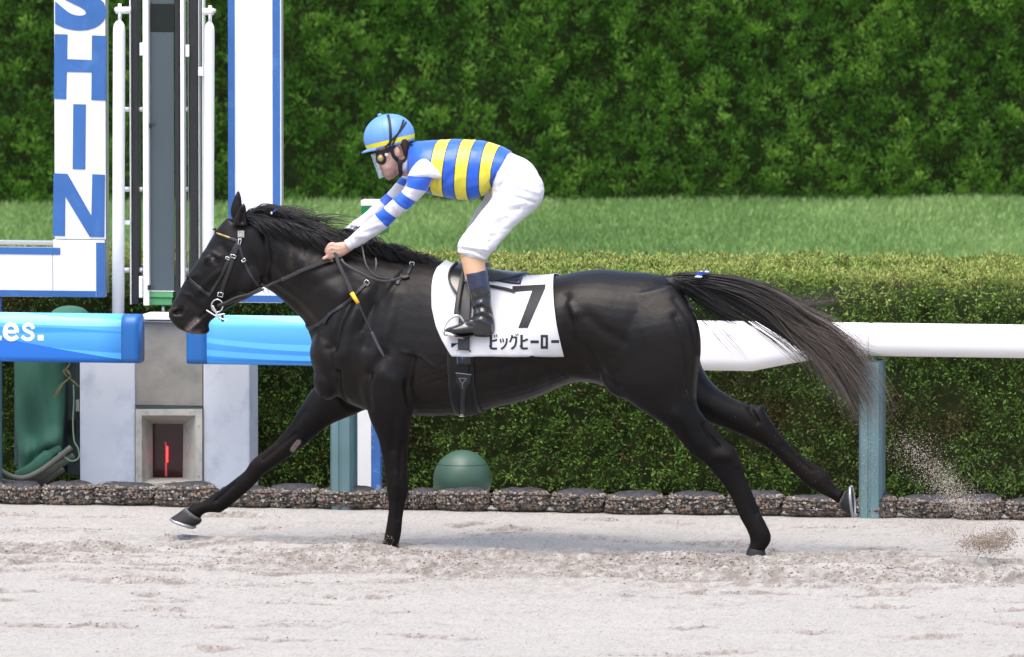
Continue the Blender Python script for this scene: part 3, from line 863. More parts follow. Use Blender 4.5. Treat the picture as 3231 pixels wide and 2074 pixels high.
# ---- grey pillar with red light box
m_panel = mat('pale_grey_panel', (0.52, 0.555, 0.62), 0.5, 0.45, var=0.05, vscale=4, stain=(0.38, 0.43, 0.52), stain_scale=7, stain_lo=0.5, stain_hi=0.72, bump=0.05, bscale=30)
m_cement = mat('weathered_grey_sheet', (0.245, 0.235, 0.215), 0.75, 0.3, var=0.14, vscale=9, stain=(0.17, 0.185, 0.17), stain_scale=5, stain_lo=0.5, stain_hi=0.72, bump=0.15, bscale=50)
m_frame = mat('worn_metal_frame', (0.42, 0.41, 0.37), 0.6, 0.4, var=0.15, vscale=12, stain=(0.24, 0.23, 0.19), stain_scale=9, stain_lo=0.55, stain_hi=0.75)
m_dgreen = mat('dark_green_trim', (0.03, 0.05, 0.052), 0.5)
PY = 2.34
pil = thing('finish_pillar', 'pale grey pillar with a recessed red light box in the rail gap', 'pillar', (W(530, 1540, PY)[0], PY + 0.2, 0))
m_ = px_box(MB(), 250, 1085, 427, 1560, PY, PY + 0.22, bev=0.012, zlo=0); m_.build('side_panel', m_panel, pil)
m_ = px_box(MB(), 640, 1085, 788, 1560, PY, PY + 0.22, bev=0.012, zlo=0); m_.build('side_panel', m_panel, pil)
m_ = px_box(MB(), 428, 1014, 639, 1281, PY + 0.012, PY + 0.45); m_.build('centre_sheet', m_cement, pil)
m_ = px_box(MB(), 428, 1281, 639, 1290, PY - 0.012, PY + 0.45); m_.build('trim_strip', m_dgreen, pil)
m_ = px_box(MB(), 442, 994, 640, 1012, PY - 0.02, PY + 0.22, bev=0.004); m_.build('cap', m_white, pil)
m_ = px_box(MB(), 428, 1012.5, 639, 1019, PY - 0.004, PY + 0.02); m_.build('cap_trim', m_alu, pil)
# light box: outer frame, sloped reveals, dark glass, red lamp tube
fr = MB()
y0 = PY - 0.02; yb = PY + 0.14
def quadloop(u0, v0, u1, v1, y):
    return [W(u0, v0, y), W(u1, v0, y), W(u1, v1, y), W(u0, v1, y)]
A_ = quadloop(428, 1291, 637, 1546, y0); B_ = quadloop(447, 1311, 617, 1524, y0)
for j, (nm) in enumerate(('frame_bar',) * 4):
    k2 = (j + 1) % 4
    q = [A_[j], A_[k2], B_[k2], B_[j]]
    back = [p_ + np.array([0, 0.05, 0]) for p_ in q]
    obj('frame_bar', q + back, [(0, 3, 2, 1), (4, 5, 6, 7), (0, 1, 5, 4), (1, 2, 6, 5), (2, 3, 7, 6), (3, 0, 4, 7)], m_frame, pil)
x_shift = 0
Cc = [W(478, 1345, y0), W(575, 1345, y0), W(573, 1516, y0), W(478, 1516, y0)]
Cc = [np.array([p_[0], yb, p_[2]]) for p_ in Cc]
for p_, du in zip(Cc, (0.012, 0.012, 0.012, 0.012)): p_[0] -= 0.029
B2 = [p_ + np.array([0, 0.003, 0]) for p_ in B_]
obj('reveal', B2 + Cc, [(0, 4, 5, 1), (1, 5, 6, 2), (2, 6, 7, 3), (3, 7, 4, 0)], m_frame, pil)
m_redglass = mat('dark_red_glass', (0.035, 0.008, 0.011), 0.12, 0.5)
Cg = [p_ + np.array([0, 0.001, 0]) for p_ in Cc]
gl = obj('lamp_window', Cg + [p_ + np.array([0, 0.012, 0]) for p_ in Cg], [(0, 3, 2, 1), (4, 5, 6, 7), (0, 1, 5, 4), (1, 2, 6, 5), (2, 3, 7, 6), (3, 0, 4, 7)], m_redglass, pil)
def emis(name, col, st):
    m = bpy.data.materials.new(name); m.use_nodes = True
    b = m.node_tree.nodes['Principled BSDF']; b.inputs['Base Color'].default_value = (*col, 1)
    b.inputs['Emission Color'].default_value = (*col, 1); b.inputs['Emission Strength'].default_value = st
    return m
m_redlamp = emis('red_lamp_glow', (1.0, 0.03, 0.025), 2.2)
m_reddim = emis('dim_red_tube', (0.35, 0.05, 0.05), 0.30)
def lampseg(v0, v1, du, w_, mt, nm):
    a = W(527 + du, v0, yb - 0.004); c = W(527 + du, v1, yb - 0.004)
    a[0] += 0.0; 
    MB().tube(np.array([a, (a + c) / 2, c]), w_, 10).build(nm, mt, gl, True)
lampseg(1409, 1459, 0, 0.0052, m_redlamp, 'lamp_tube')
lampseg(1459.5, 1503, -3, 0.0065, m_reddim, 'lamp_tube')
lampseg(1395, 1408.5, -4, 0.005, m_reddim, 'lamp_tube')
m_bolt = mat('bolt_head', (0.35, 0.34, 0.30), 0.5, 0.4, metal=0.5)
for u, v in ((437, 1360), (437, 1502), (627, 1345), (627, 1502), (463, 1301), (600, 1301)):
    a = W(u, v, y0); MB().tube(np.array([a + [0, -0.004, 0], a + [0, 0.002, 0]]), 0.005, 8).build('bolt', m_bolt, pil)

# ---- mirror tower above the pillar
TY_ = 2.62
tow = thing('mirror_tower', 'tall finish line mirror of dark glass framed by white and black uprights', 'finish mirror', (W(512, 975, TY_)[0], TY_, W(512, 985, TY_)[2] - 0.0))
def upright(u0, u1, v0, v1, mt, nm, dy=0.0, dep=0.05, bev=0.004):
    px_box(MB(), u0, v0, u1, v1, TY_ + dy, TY_ + dy + dep, bev=bev).build(nm, mt, tow)
TOP = -160
upright(407, 415, TOP, 962, m_white, 'white_upright', 0.0, 0.06)
upright(415.5, 437, TOP, 960, m_black, 'black_upright', -0.01, 0.08)
upright(449, 470, TOP, 965, m_white, 'white_upright', -0.03, 0.06)
upright(470.4, 473.5, TOP, 920, m_black, 'glass_gasket', 0.0, 0.04, 0)
upright(550.5, 567, TOP, 960, m_black, 'black_upright', -0.02, 0.07)
upright(567.5, 582, TOP, 965, m_white, 'white_upright', -0.03, 0.06)
upright(592, 596, TOP, 955, m_alu, 'thin_rod', 0.0, 0.02, 0.001)
upright(597, 623, TOP, 960, m_black, 'black_upright', -0.01, 0.08)
upright(624, 630, TOP, 960, m_white, 'white_upright', 0.01, 0.05)
upright(631.5, 635, TOP, 960, m_alu, 'thin_rod', 0.02, 0.02, 0.001)
upright(636.5, 644, TOP, 960, m_white, 'white_upright', 0.01, 0.05)
m_mirror = mat('dark_mirror_glass', (0.060, 0.085, 0.100), 0.18, 0.6, var=0.06, vscale=1.5)
m_mirror_reflection = mat('mirror_dark_reflection', (0.010, 0.016, 0.015), 0.15, 0.35, var=0.2, vscale=3)  # dark reflection at the mirror top, put into the base colour
px_box(MB(), 474, 103, 550, 918, TY_ + 0.005, TY_ + 0.02).build('mirror_pane', m_mirror, tow)
px_box(MB(), 474, 12, 550, 102, TY_ + 0.004, TY_ + 0.02).build('mirror_pane', m_mirror_reflection, tow)  # added darker pane that carries the painted reflection, not another glass
px_box(MB(), 474, TOP, 550, 11, TY_ + 0.005, TY_ + 0.02).build('mirror_pane', m_mirror, tow)
m_green = mat('green_painted_metal', (0.085, 0.30, 0.12), 0.45, 0.4, var=0.1, vscale=8)
px_box(MB(), 463, 921, 546, 940, TY_ - 0.012, TY_ + 0.05, bev=0.004).build('base_ledge', m_green, tow)
px_box(MB(), 465, 940.5, 543, 964, TY_ - 0.002, TY_ + 0.05, bev=0.004).build('base_box', m_green, tow)
px_box(MB(), 474, 918.2, 549, 920.8, TY_ - 0.014, TY_ + 0.04).build('sill', m_white, tow)
a = W(515, 965, TY_ + 0.02); c = W(515, 992, TY_ + 0.02)
MB().tube(np.array([a, c]), 0.009, 10).build('stand_foot', m_alu, tow, True)
for u, w_ in ((376, 20), (661, 16.5)):
    vt = 66 if u < 500 else 70
    a = W(u, vt + 22, TY_ - 0.05); a0 = W(u, vt, TY_ - 0.05); c = W(u - 3, 1000, TY_ - 0.05)
    rr_ = w_ / 646 * 1.04
    P = [c] + [c + (a - c) * t for t in (0.3, 0.6, 0.98)] + [a, a + (a0 - a) * 0.45, a + (a0 - a) * 0.8, a0]
    tb = MB().tube(np.array(P), [rr_, rr_, rr_, rr_, rr_ * 0.97, rr_ * 0.86, rr_ * 0.62, rr_ * 0.40], 18)
    tube_ = tb.build('white_tube', m_white, tow, True)
    q0 = W(u + 2, vt + 4, TY_ - 0.05); q1 = W(u + 2, 12 if u < 500 else 18, TY_ - 0.05)
    MB().tube(np.array([q0, (q0 + q1) / 2, q1]), 0.0095, 10).build('top_rod', m_white, tube_, True)
    e0, e1 = ((366, 33), (412, 33)) if u < 500 else ((641, 37), (674, 37))
    MB().tube(np.array([W(*e0, TY_ - 0.045), W(*e1, TY_ - 0.045)]), 0.0185, 14).build('cross_arm', m_white, tube_, True)
    e2 = (361, 31) if u < 500 else (681, 35)
    MB().tube(np.array([W(e2[0], e2[1], TY_ - 0.05), W(e2[0] + (8 if u < 500 else -8), e2[1], TY_ - 0.05)]), 0.011, 8).build('bolt_end', m_alu, tube_, True)
for v in (346, 598, 853):
    for u0, u1 in ((392, 407), (438, 449), (583, 592)):
        aa = W(u0, v, TY_ + 0.03); cc = W(u1 + 1, v, TY_ + 0.03)
        MB().tube(np.array([aa, cc]), 0.013, 10).build('cross_bar', m_white, tow, True)
for (u0, v0, u1, v1) in ((440, 135, 452, 176), (585, 142, 596, 180), (625, 212, 642, 240), (390, 697, 410, 710), (438, 872, 449, 940)):
    px_box(MB(), u0, v0, u1, v1, TY_ - 0.035, TY_ - 0.012, bev=0.003).build('bracket', m_white, tow)
for (u, v) in ((472, 397), (467, 908)):
    px_box(MB(), u - 2, v - 8, u + 7, v + 8, TY_ - 0.045, TY_ - 0.031, bev=0.003).build('clip', m_black, tow)
px_box(MB(), 438, 836, 449, 871, TY_ + 0.1, TY_ + 0.2).build('rear_block', mat('beige_block', (0.42, 0.36, 0.27), 0.7, var=0.1), tow)

# ---- letter sign (left) and its mirror-image frame (right)
SY = 2.72
sgn = thing('letter_sign', 'white sign column with blue vertical letters joined to a low blue bordered panel', 'sign', (W(252, 940, SY)[0], SY, W(252, 940, SY)[2]))
px_box(MB(), 170, -170, 334, 756, SY, SY + 0.045, bev=0.002).build('column_panel', m_whiteboard, sgn)
px_box(MB(), 167, 757, 331, 938, SY, SY + 0.045, bev=0.002).build('corner_panel', m_whiteboard, sgn)
px_box(MB(), -260, 776, 166, 938, SY, SY + 0.045, bev=0.002).build('low_panel', m_whiteboard, sgn)
px_box(MB(), -260, 757, 167, 774, SY - 0.004, SY + 0.06, bev=0.002).build('top_flashing', m_alu, sgn)
px_box(MB(), 335, -170, 338.5, 925, SY + 0.004, SY + 0.05).build('edge_strip', m_alu, sgn)
fl = SY - 0.003
px_box(MB(), -260, 777, 190, 804, fl, SY - 0.0005).build('border_strip', m_blue, sgn)
px_box(MB(), -260, 912, 302, 938.5, fl, SY - 0.0005).build('border_strip', m_blue, sgn)
px_box(MB(), 303, 766, 331, 939, fl, SY - 0.0005).build('border_strip', m_blue, sgn)
def flat_letter(polys, nm, parent, y, mt):
    b = poly_bm(polys)
    V = [W(v.co.x, v.co.y, y) for v in b.verts]
    b.verts.index_update(); F = [[v.index for v in f.verts] for f in b.faces]
    b.free()
    k = len(V); V2 = V + [p_ + np.array([0, 0.0022, 0]) for p_ in V]
    return obj(nm, V2, F + [[i + k for i in f][::-1] for f in F], mt, parent)
flat_letter([[(172, 108), (213, 109), (212, 187), (289, 190), (290, 112), (335, 114), (334, 318), (288, 316), (289, 229), (211, 227), (209, 314), (170, 312)]], 'letter', sgn, fl, m_blue)
flat_letter([[(231, 329), (271, 330), (269, 535), (229, 534)]], 'letter', sgn, fl, m_blue)
flat_letter([[(169, 547), (213, 549), (288, 681), (291, 550), (331, 552), (329, 749), (283, 748), (206, 620), (205, 745), (167, 744)]], 'letter', sgn, fl, m_blue)
b = text_mesh('S', 0.05)
V, F = bm_fit(b, 172, -97, 337, 104); b.free()
obj('letter', [W(p_[0], -p_[1], fl) for p_ in V] , F, m_blue, sgn)
px_box(MB(), -70, 939, 3, 1560, SY + 0.01, SY + 0.05, zlo=0).build('support_leg', m_bluechip, sgn)

sg2 = thing('sign_frame', 'white sign column with blue borders behind the black horse head', 'sign', (W(820, 957, SY)[0], SY, W(820, 957, SY)[2]))
px_box(MB(), 720, -170, 888, 957, SY, SY + 0.045, bev=0.002).build('column_panel', m_whiteboard, sg2)
px_box(MB(), 889, 776, 1150, 957, SY, SY + 0.045, bev=0.002).build('low_panel', m_whiteboard, sg2)
px_box(MB(), 718.5, -170, 742, 957, fl, SY - 0.0005).build('border_strip', m_blue, sg2)
px_box(MB(), 859, -170, 884, 776, fl, SY - 0.0005).build('border_strip', m_blue, sg2)
px_box(MB(), 742.5, 932, 1150, 957.5, fl, SY - 0.0005).build('border_strip', m_blue, sg2)
px_box(MB(), 859, 777, 1150, 803, fl, SY - 0.0005).build('border_strip', m_blue, sg2)
px_box(MB(), 885, -170, 889, 700, SY + 0.003, SY + 0.05).build('edge_strip', m_alu, sg2)
px_box(MB(), 1095, 958, 1171, 1560, SY + 0.002, SY + 0.045, zlo=0).build('support_leg', m_whiteboard, sg2)
px_box(MB(), 1171.5, 958, 1200, 1560, SY - 0.001, SY + 0.05, zlo=0).build('support_leg', m_bluechip, sg2)

# ---- tarp covered box, cabinet, ropes and hoses at the left
m_tarp = mat('green_tarpaulin', (0.036, 0.118, 0.080), 0.75, 0.3, var=0.16, vscale=6, bump=0.12, bscale=14)
rows, cols = 44, 26
Vt = np.zeros((rows, cols, 3))
for i in range(rows):
    f = i / (rows - 1)
    v = 1010 + f * 492
    l_ = np.interp(v, [972, 1120, 1350, 1440, 1502], [42, 45, 48, 58, 58])
    r_ = np.interp(v, [972, 1120, 1300, 1400, 1502], [214, 213, 207, 198, 190])
    for j in range(cols):
        s_ = j / (cols - 1)
        u = l_ + (r_ - l_) * s_
        y = 2.30 + 0.10 * (2 * s_ - 1) ** 4
        y += 0.022 * math.sin(s_ * 5 + f * 9) * f + 0.010 * math.sin(s_ * 17 + f * 4 + 2 * math.sin(f * 6)) * (0.3 + f) + 0.03 * math.sin((s_ * 2.2 - f * 3.0) * 3.2) * f ** 1.5
        y -= 0.05 * math.exp(-((v - 1440 + 60 * s_) / 30) ** 2)
        vv = v - 55 * s_ * max(0, (f - 0.80) / 0.20) + 10 * math.sin(s_ * 7) * max(0, (f - 0.8) / 0.2)
        Vt[i, j] = W(u, vv, y)
idx = np.arange(rows * cols).reshape(rows, cols)
Ft = np.stack([idx[:-1, :-1], idx[1:, :-1], idx[1:, 1:], idx[:-1, 1:]], -1).reshape(-1, 4)
tp = thing('tarp_cover', 'green tarpaulin hanging over an upright box left of the grey pillar', 'tarp', (W(130, 1500, 2.35)[0], 2.4, 0))
front = obj('tarp_sheet', Vt.reshape(-1, 3), Ft, m_tarp, tp, True)
sd = front.modifiers.new('thick', 'SOLIDIFY'); sd.thickness = 0.004
# folded-up hem and rounded top
hem = MB(); 
hp = [W(46, 1506, 2.26), W(80, 1492, 2.24), (W(120, 1465, 2.24)), W(160, 1432, 2.25), W(192, 1412, 2.27)]
hem.tube(catmull(hp, 6)[0], [0.012] * 2 + [0.03] * 10 + [0.034] * 6 + [0.022] * 6 + [0.010], 12, flat=0.6)
hem.build('folded_hem', m_tarp, tp, True)
tc0 = W(213, 985, 2.5)
MB().ell((tc0[0], 2.55, tc0[2] - 0.02), (0.10, 0.12, 0.05), n=24, k=12).build('domed_top', m_tarp, tp, True)
MB().box((W(50, 1120, 2.5)[0], 2.44, 0.15), (W(205, 1120, 2.5)[0], 2.58, tc0[2] - 0.06), bev=0.02).build('box_body', m_dgreen, tp)
m_cab = mat('dark_slate_cabinet', (0.062, 0.085, 0.088), 0.55, 0.4, var=0.2, vscale=7, stain=(0.03, 0.04, 0.04), stain_scale=5, stain_lo=0.5, stain_hi=0.7)
cab = thing('cabinet', 'dark slate cabinet squeezed between the green tarp and the grey pillar', 'cabinet', (W(225, 1500, 2.45)[0], 2.5, 0.1))
px_box(MB(), 150, 1000, 249, 1500, 2.60, 2.9, bev=0.006).build('cabinet_body', m_cab, cab)
px_box(MB(), 206, 1325, 240, 1370, 2.59, 2.6, bev=0.002).build('hinge_plate', m_black, cab)
px_box(MB(), 238, 1262, 250, 1300, 2.56, 2.6, bev=0.004).build('latch', m_alu, cab)
px_box(MB(), 205, 1030, 212, 1490, 2.592, 2.6).build('door_edge', m_black, cab)
m_rope = mat('frayed_rope', (0.16, 0.15, 0.075), 0.85, 0.2, var=0.25, vscale=60, bump=0.4, bscale=150)
rp = MB()
def rope(pts, y, r_): rp.tube(catmull([W(u, v, y) for u, v in pts], 7)[0], r_, 6)
rope([(214, 1122), (219, 1150), (208, 1168), (222, 1185), (212, 1200), (190, 1218), (170, 1256)], 2.22, 0.005)
rope([(222, 1185), (214, 1170), (200, 1172), (215, 1190), (240, 1212), (250, 1222)], 2.23, 0.005)
rope([(224, 1190), (205, 1205), (188, 1230), (176, 1250)], 2.215, 0.004)
tag(rp.build('rope', m_rope, None, True), 'frayed olive rope knotted at the right edge of the green tarp', 'rope')
m_cordg = mat('green_cord', (0.15, 0.24, 0.16), 0.7, 0.3)
rp = MB()
rope([(232, 1215), (233, 1270), (230, 1330), (234, 1390), (246, 1415), (250, 1440), (240, 1452), (224, 1455), (208, 1445), (196, 1432), (186, 1430)], 2.2, 0.0042)
tag(rp.build('cord', m_cordg, None, True), 'thin green cord looping down beside the grey pillar', 'cord')
m_hose = mat('grey_hose', (0.115, 0.12, 0.10), 0.6, 0.35, var=0.2, vscale=10)
for pts, y, r_, lb in (([(-60, 1440), (0, 1484), (40, 1505), (80, 1508), (130, 1485), (180, 1448), (224, 1412)], 2.2, 0.0155, 'upper grey hose rising to the right above the left gravel bags'),
                        ([(-60, 1500), (30, 1524), (100, 1516), (150, 1492), (200, 1460), (232, 1438)], 2.24, 0.0155, 'middle grey hose rising right under the green cord loop'),
                        ([(-60, 1512), (60, 1530), (130, 1522), (165, 1505), (200, 1480)], 2.30, 0.014, 'lowest grey hose lying behind the left gravel bags')):
    mbq = MB().tube(catmull([W(u, v, y) for u, v in pts], 8)[0], r_, 12)
    tag(mbq.build('hose', m_hose, None, True), lb, 'hose', 'grey hoses below the green tarp')

# ---- green ball and turf box
m_ball = mat('green_ball_plastic', (0.055, 0.115, 0.080), 0.42, 0.5, var=0.06, vscale=4)
BY = 2.42
c0 = W(1459, 1512, BY); rb = 93 / 646 * 1.045
ball = thing('ball_lamp', 'dark green ball with a seam standing behind the gravel bags under the horse', 'ball', (c0[0], BY, 0))
MB().ell(c0, (rb, rb, rb), n=40, k=24).build('shell', m_ball, ball, True)
tl = math.radians(18)
ringp = [c0 + rb * np.array([math.sin(1.02) * math.cos(t), math.sin(1.02) * math.sin(t), math.cos(1.02)]) * 1.0 for t in np.linspace(0, 2 * math.pi, 49)]
MB().tube(np.array(ringp), 0.0018, 6).build('seam', m_dgreen, ball, True)
MB().box((c0[0] - 0.06, BY - 0.06, 0.0), (c0[0] + 0.06, BY + 0.06, max(0.02, c0[2] - rb * 0.8)), bev=0.008).build('foot', m_dgreen, ball)
MY = 7.0
mk = thing('marker_box', 'small green box with a white top on the turf behind the jockey arms', 'marker box', (W(1190, 640, MY)[0], MY + 0.15, 0))
px_box(MB(), 1139, 652, 1206, 740, MY, MY + 0.2, bev=0.006).build('box_body', mat('leaf_green_paint', (0.015, 0.20, 0.06), 0.4), mk)
px_box(MB(), 1138, 632, 1207, 651.5, MY - 0.004, MY + 0.1, bev=0.004).build('white_top', m_white, mk)
px_box(MB(), 1160, 740, 1185, 1000, MY + 0.05, MY + 0.09, zlo=0.0).build('stake', m_white, mk)
# ------------------------------------------------------------------ horse
HB = MB()
# trunk
HB.loft([(983, 1092, 990, 1150, .07, 0, 0), (1010, 1020, 1012, 1205, .16, 0, 0), (1055, 965, 1060, 1246, .21, 0, -.03), (1110, 915, 1115, 1280, .235, 0, -.08), (1200, 862, 1195, 1303, .235, 0, -.14),
         (1300, 818, 1292, 1311, .235, 0, -.2), (1390, 822, 1390, 1312, .265, 0, -.18), (1480, 850, 1491, 1302, .29, 0, -.1), (1573, 868, 1573, 1284, .30, 0, -.05), (1680, 876, 1690, 1255, .30, 0, 0),
         (1760, 870, 1767, 1222, .285, 0, .06), (1830, 856, 1830, 1205, .28, 0, .14), (1900, 850, 1900, 1215, .285, 0, .13), (1980, 857, 1980, 1250, .278, 0, .10), (2060, 864, 2060, 1262, .25, 0, .08),
         (2118, 886, 2125, 1245, .21, 0, 0), (2165, 938, 2170, 1200, .15, 0, 0), (2192, 990, 2195, 1140, .07, 0, 0)], n=40, sub=4)
# neck
HB.loft([(735, 700, 792, 868, .06), (770, 682, 832, 905, .075), (820, 680, 862, 925, .08), (880, 696, 898, 955, .088), (955, 722, 930, 985, .10), (1040, 757, 962, 1020, .12), (1125, 785, 985, 1075, .15),
         (1215, 806, 1000, 1140, .18), (1300, 820, 1060, 1200, .19)], n=32, sub=5, p=0.95)
# head
HB.loft([(718, 686, 800, 740, .055), (690, 716, 826, 828, .08), (664, 757, 829, 890, .088, 0, .05), (641, 797, 796, 934, .088, 0, .10), (614, 836, 750, 957, .072, 0, .1), (590, 873, 712, 981, .06), (572, 905, 686, 998, .054),
         (557, 934, 662, 1018, .05), (543, 960, 655, 1040, .05), (532, 984, 640, 1053, .05), (534, 1003, 612, 1056, .046), (546, 1018, 588, 1048, .036), (556, 1033, 573, 1042, .014)], n=32, sub=5, p=0.9)
# nostril rims, jaw, brow and cheek
for s_ in (-1, 1):
    HB.ell(W(561, 986, 0) + [0, s_ * .037, 0], (.034, .020, .028), n=14, k=10)
    HB.ell(W(672, 818, 0) + [0, s_ * .070, 0], (.040, .022, .026), n=14, k=10)
    HB.ell(W(790, 880, 0) + [0, s_ * .058, 0], (.070, .026, .078), n=18, k=12)
    HB.ell(W(655, 868, 0) + [0, s_ * .052, 0], (.06, .016, .03), n=14, k=10)
HB.ell(W(640, 1040, 0), (.036, .036, .026), n=14, k=10)
# ears
HB.loft([(733, 700, 766, 672, .016, .062), (726, 672, 766, 655, .020, .066), (731, 640, 763, 630, .016, .069), (741, 615, 760, 612, .010, .07), (750, 600, 753, 600, .003, .07)], n=14, sub=4)
HB.loft([(738, 716, 790, 712, .02, -.062), (738, 702, 782, 700, .022, -.066), (744, 676, 780, 676, .018, -.070), (754, 655, 778, 655, .012, -.072), (767, 639, 772, 640, .003, -.072)], n=14, sub=4)
# near hind leg
HB.loft([(1850, 960, 2120, 900, .07, -.13), (1885, 1060, 2195, 1000, .12, -.155), (1915, 1150, 2212, 1090, .125, -.155), (1935, 1222, 2204, 1180, .118, -.15), (1992, 1273, 2198, 1245, .10, -.14), (2064, 1320, 2204, 1288, .085, -.135),
         (2103, 1346, 2226, 1319, .07, -.13), (2141, 1385, 2252, 1351, .058, -.125), (2180, 1432, 2288, 1390, .05, -.125), (2219, 1459, 2318, 1414, .05, -.125), (2252, 1494, 2335, 1450, .046, -.125), (2284, 1534, 2350, 1500, .037, -.125),
         (2311, 1580, 2372, 1550, .031, -.125), (2336, 1637, 2397, 1612, .031, -.125), (2354, 1668, 2417, 1652, .035, -.125), (2364, 1692, 2432, 1686, .038, -.125), (2367, 1712, 2430, 1714, .036, -.125), (2360, 1732, 2412, 1740, .036, -.125), (2352, 1760, 2412, 1768, .036, -.125)], n=24, sub=4)
# far hind leg
HB.loft([(1960, 1050, 2170, 950, .10, .13), (2040, 1200, 2195, 1060, .12, .15), (2130, 1292, 2212, 1150, .10, .15), (2190, 1318, 2250, 1212, .085, .15), (2240, 1336, 2286, 1240, .075, .15), (2284, 1351, 2324, 1263, .066, .15),
         (2340, 1373, 2366, 1279, .056, .15), (2386, 1394, 2404, 1286, .052, .15), (2416, 1412, 2430, 1322, .048, .15), (2444, 1434, 2462, 1370, .038, .15), (2470, 1460, 2502, 1412, .032, .15), (2505, 1494, 2546, 1448, .031, .15),
         (2540, 1528, 2586, 1474, .034, .15), (2563, 1545, 2612, 1492, .038, .15), (2592, 1560, 2626, 1520, .034, .15), (2622, 1574, 2644, 1541, .032, .15), (2648, 1592, 2664, 1548, .034, .15)], n=24, sub=4)
HB.ell(W(2606, 1496, .15), (.020, .018, .014), n=10, k=8)
# near foreleg (planted)
HB.loft([(1085, 1010, 1290, 1000, .06, -.14), (1100, 1120, 1310, 1110, .10, -.155), (1130, 1220, 1312, 1210, .10, -.16), (1155, 1285, 1304, 1290, .085, -.155), (1171, 1332, 1296, 1335, .075, -.15), (1191, 1378, 1291, 1380, .062, -.145),
         (1202, 1420, 1287, 1420, .052, -.14), (1210, 1462, 1286, 1468, .048, -.14), (1215, 1506, 1288, 1512, .045, -.14), (1220, 1546, 1289, 1550, .042, -.14), (1224, 1577, 1280, 1584, .034, -.14), (1226, 1606, 1274, 1610, .032, -.14),
         (1223, 1635, 1270, 1640, .033, -.14), (1216, 1678, 1266, 1682, .037, -.14), (1210, 1705, 1259, 1715, .040, -.14), (1204, 1740, 1256, 1748, .042, -.14)], n=24, sub=4)
# far foreleg (reaching forward)
HB.loft([(1060, 1060, 1220, 1180, .06, .13), (1018, 1150, 1180, 1275, .09, .15), (1000, 1208, 1140, 1299, .085, .15), (976, 1240, 1098, 1317, .075, .15), (949, 1282, 1046, 1339, .065, .15), (917, 1336, 1008, 1367, .055, .15),
         (874, 1388, 950, 1415, .047, .15), (836, 1421, 900, 1452, .044, .15), (806, 1443, 860, 1479, .044, .15), (788, 1462, 832, 1500, .041, .15), (774, 1484, 806, 1528, .033, .15), (746, 1507, 778, 1555, .031, .15), (712, 1533, 748, 1580, .031, .15),
         (677, 1556, 716, 1606, .034, .15), (648, 1577, 690, 1618, .037, .15), (622, 1589, 662, 1617, .034, .15), (600, 1599, 640, 1624, .033, .15), (586, 1606, 632, 1638, .034, .15)], n=24, sub=4)
HB.ell(W(692, 1612, .15), (.016, .016, .013), n=10, k=8)
# muscle masses of shoulder, forearm, croup, stifle and dock
for s_ in (-1, 1):
    HB.ell(W(1140, 1090, 0) + [0, s_ * .145, 0], (.17, .085, .24), n=20, k=14)
    HB.ell(W(1225, 1150, 0) + [0, s_ * .155, 0], (.16, .085, .16), n=20, k=14)
    HB.ell(W(2314, 1418, 0) + [0, s_ * .125, 0] if s_ < 0 else W(2402, 1290, .15), (.022, .020, .022), n=12, k=8)
    HB.ell(W(1045, 1195, 0) + [0, s_ * .09, 0], (.07, .09, .10), n=16, k=12)
    HB.ell(W(2020, 1075, 0) + [0, s_ * .14, 0], (.25, .13, .23), n=28, k=18)
    HB.ell(W(2000, 1170, 0) + [0, s_ * .15, 0], (.14, .085, .13), n=20, k=14)
HB.loft([(2040, 866, 2080, 935, .05), (2110, 868, 2135, 925, .042), (2170, 866, 2180, 915, .034), (2220, 872, 2222, 912, .024), (2270, 886, 2268, 910, .014)], n=16, sub=4)

HV, HF, HN = remesh(HB, 0.0074, 9, 0.5)
G_ = []   # (polyline px, sigma px, metres)
def gr(pts, s, a): G_.append((pts, s, a))
gr([(1066, 1178), (1070, 1246), (1091, 1280), (1136, 1296)], 6, -.009)        # breast groove
gr([(1030, 1100), (1050, 1170), (1062, 1180)], 8, -.008)
gr([(1166, 1180), (1158, 1225), (1166, 1290)], 7, -.007)                       # in front of forearm
gr([(1215, 1118), (1160, 1180)], 12, -.007)
gr([(1206, 1184), (1240, 1200)], 18, .006)
gr([(1300, 1130), (1285, 1230), (1300, 1300)], 9, -.009)                       # behind elbow
gr([(1108, 948), (1075, 1010), (1052, 1100)], 10, -.010)                       # front of shoulder blade
gr([(1150, 930), (1100, 1030), (1085, 1120)], 14, .007)
gr([(1200, 900), (1170, 1000), (1150, 1090)], 12, -.005)
gr([(1250, 930), (1215, 1060)], 16, .006)
gr([(1180, 960), (1140, 1040)], 5, -.003)
gr([(850, 905), (930, 960), (1000, 1040), (1045, 1090)], 12, -.008)            # jugular groove
gr([(880, 780), (980, 850), (1060, 930)], 26, .008)
gr([(860, 830), (960, 930)], 12, -.004)
gr([(1090, 860), (1000, 900)], 12, -.004)
gr([(835, 735), (845, 800), (838, 880)], 9, -.010)                             # behind the jaw
gr([(1420, 1200), (1600, 1160), (1780, 1130)], 14, -.004)                      # lower ribs
gr([(1530, 1230), (1700, 1190)], 16, .003)
for q in range(6): gr([(1500 + q * 48, 1120), (1480 + q * 50, 1220)], 7, -.0018)
gr([(1794, 960), (1812, 990)], 10, .008)                                       # point of hip
gr([(1785, 940), (1800, 1050), (1840, 1160)], 12, -.008)
gr([(1855, 1000), (1905, 1045), (1960, 1075)], 14, -.005)
gr([(1845, 1090), (1900, 1180), (1945, 1225)], 9, -.008)                       # flank fold
gr([(1800, 1180), (1860, 1192)], 12, .006)
gr([(2130, 1000), (2160, 1070), (2172, 1160), (2166, 1240)], 8, -.006)          # hamstring lines
gr([(2128, 945), (2182, 1020), (2198, 1110)], 6, -.004)
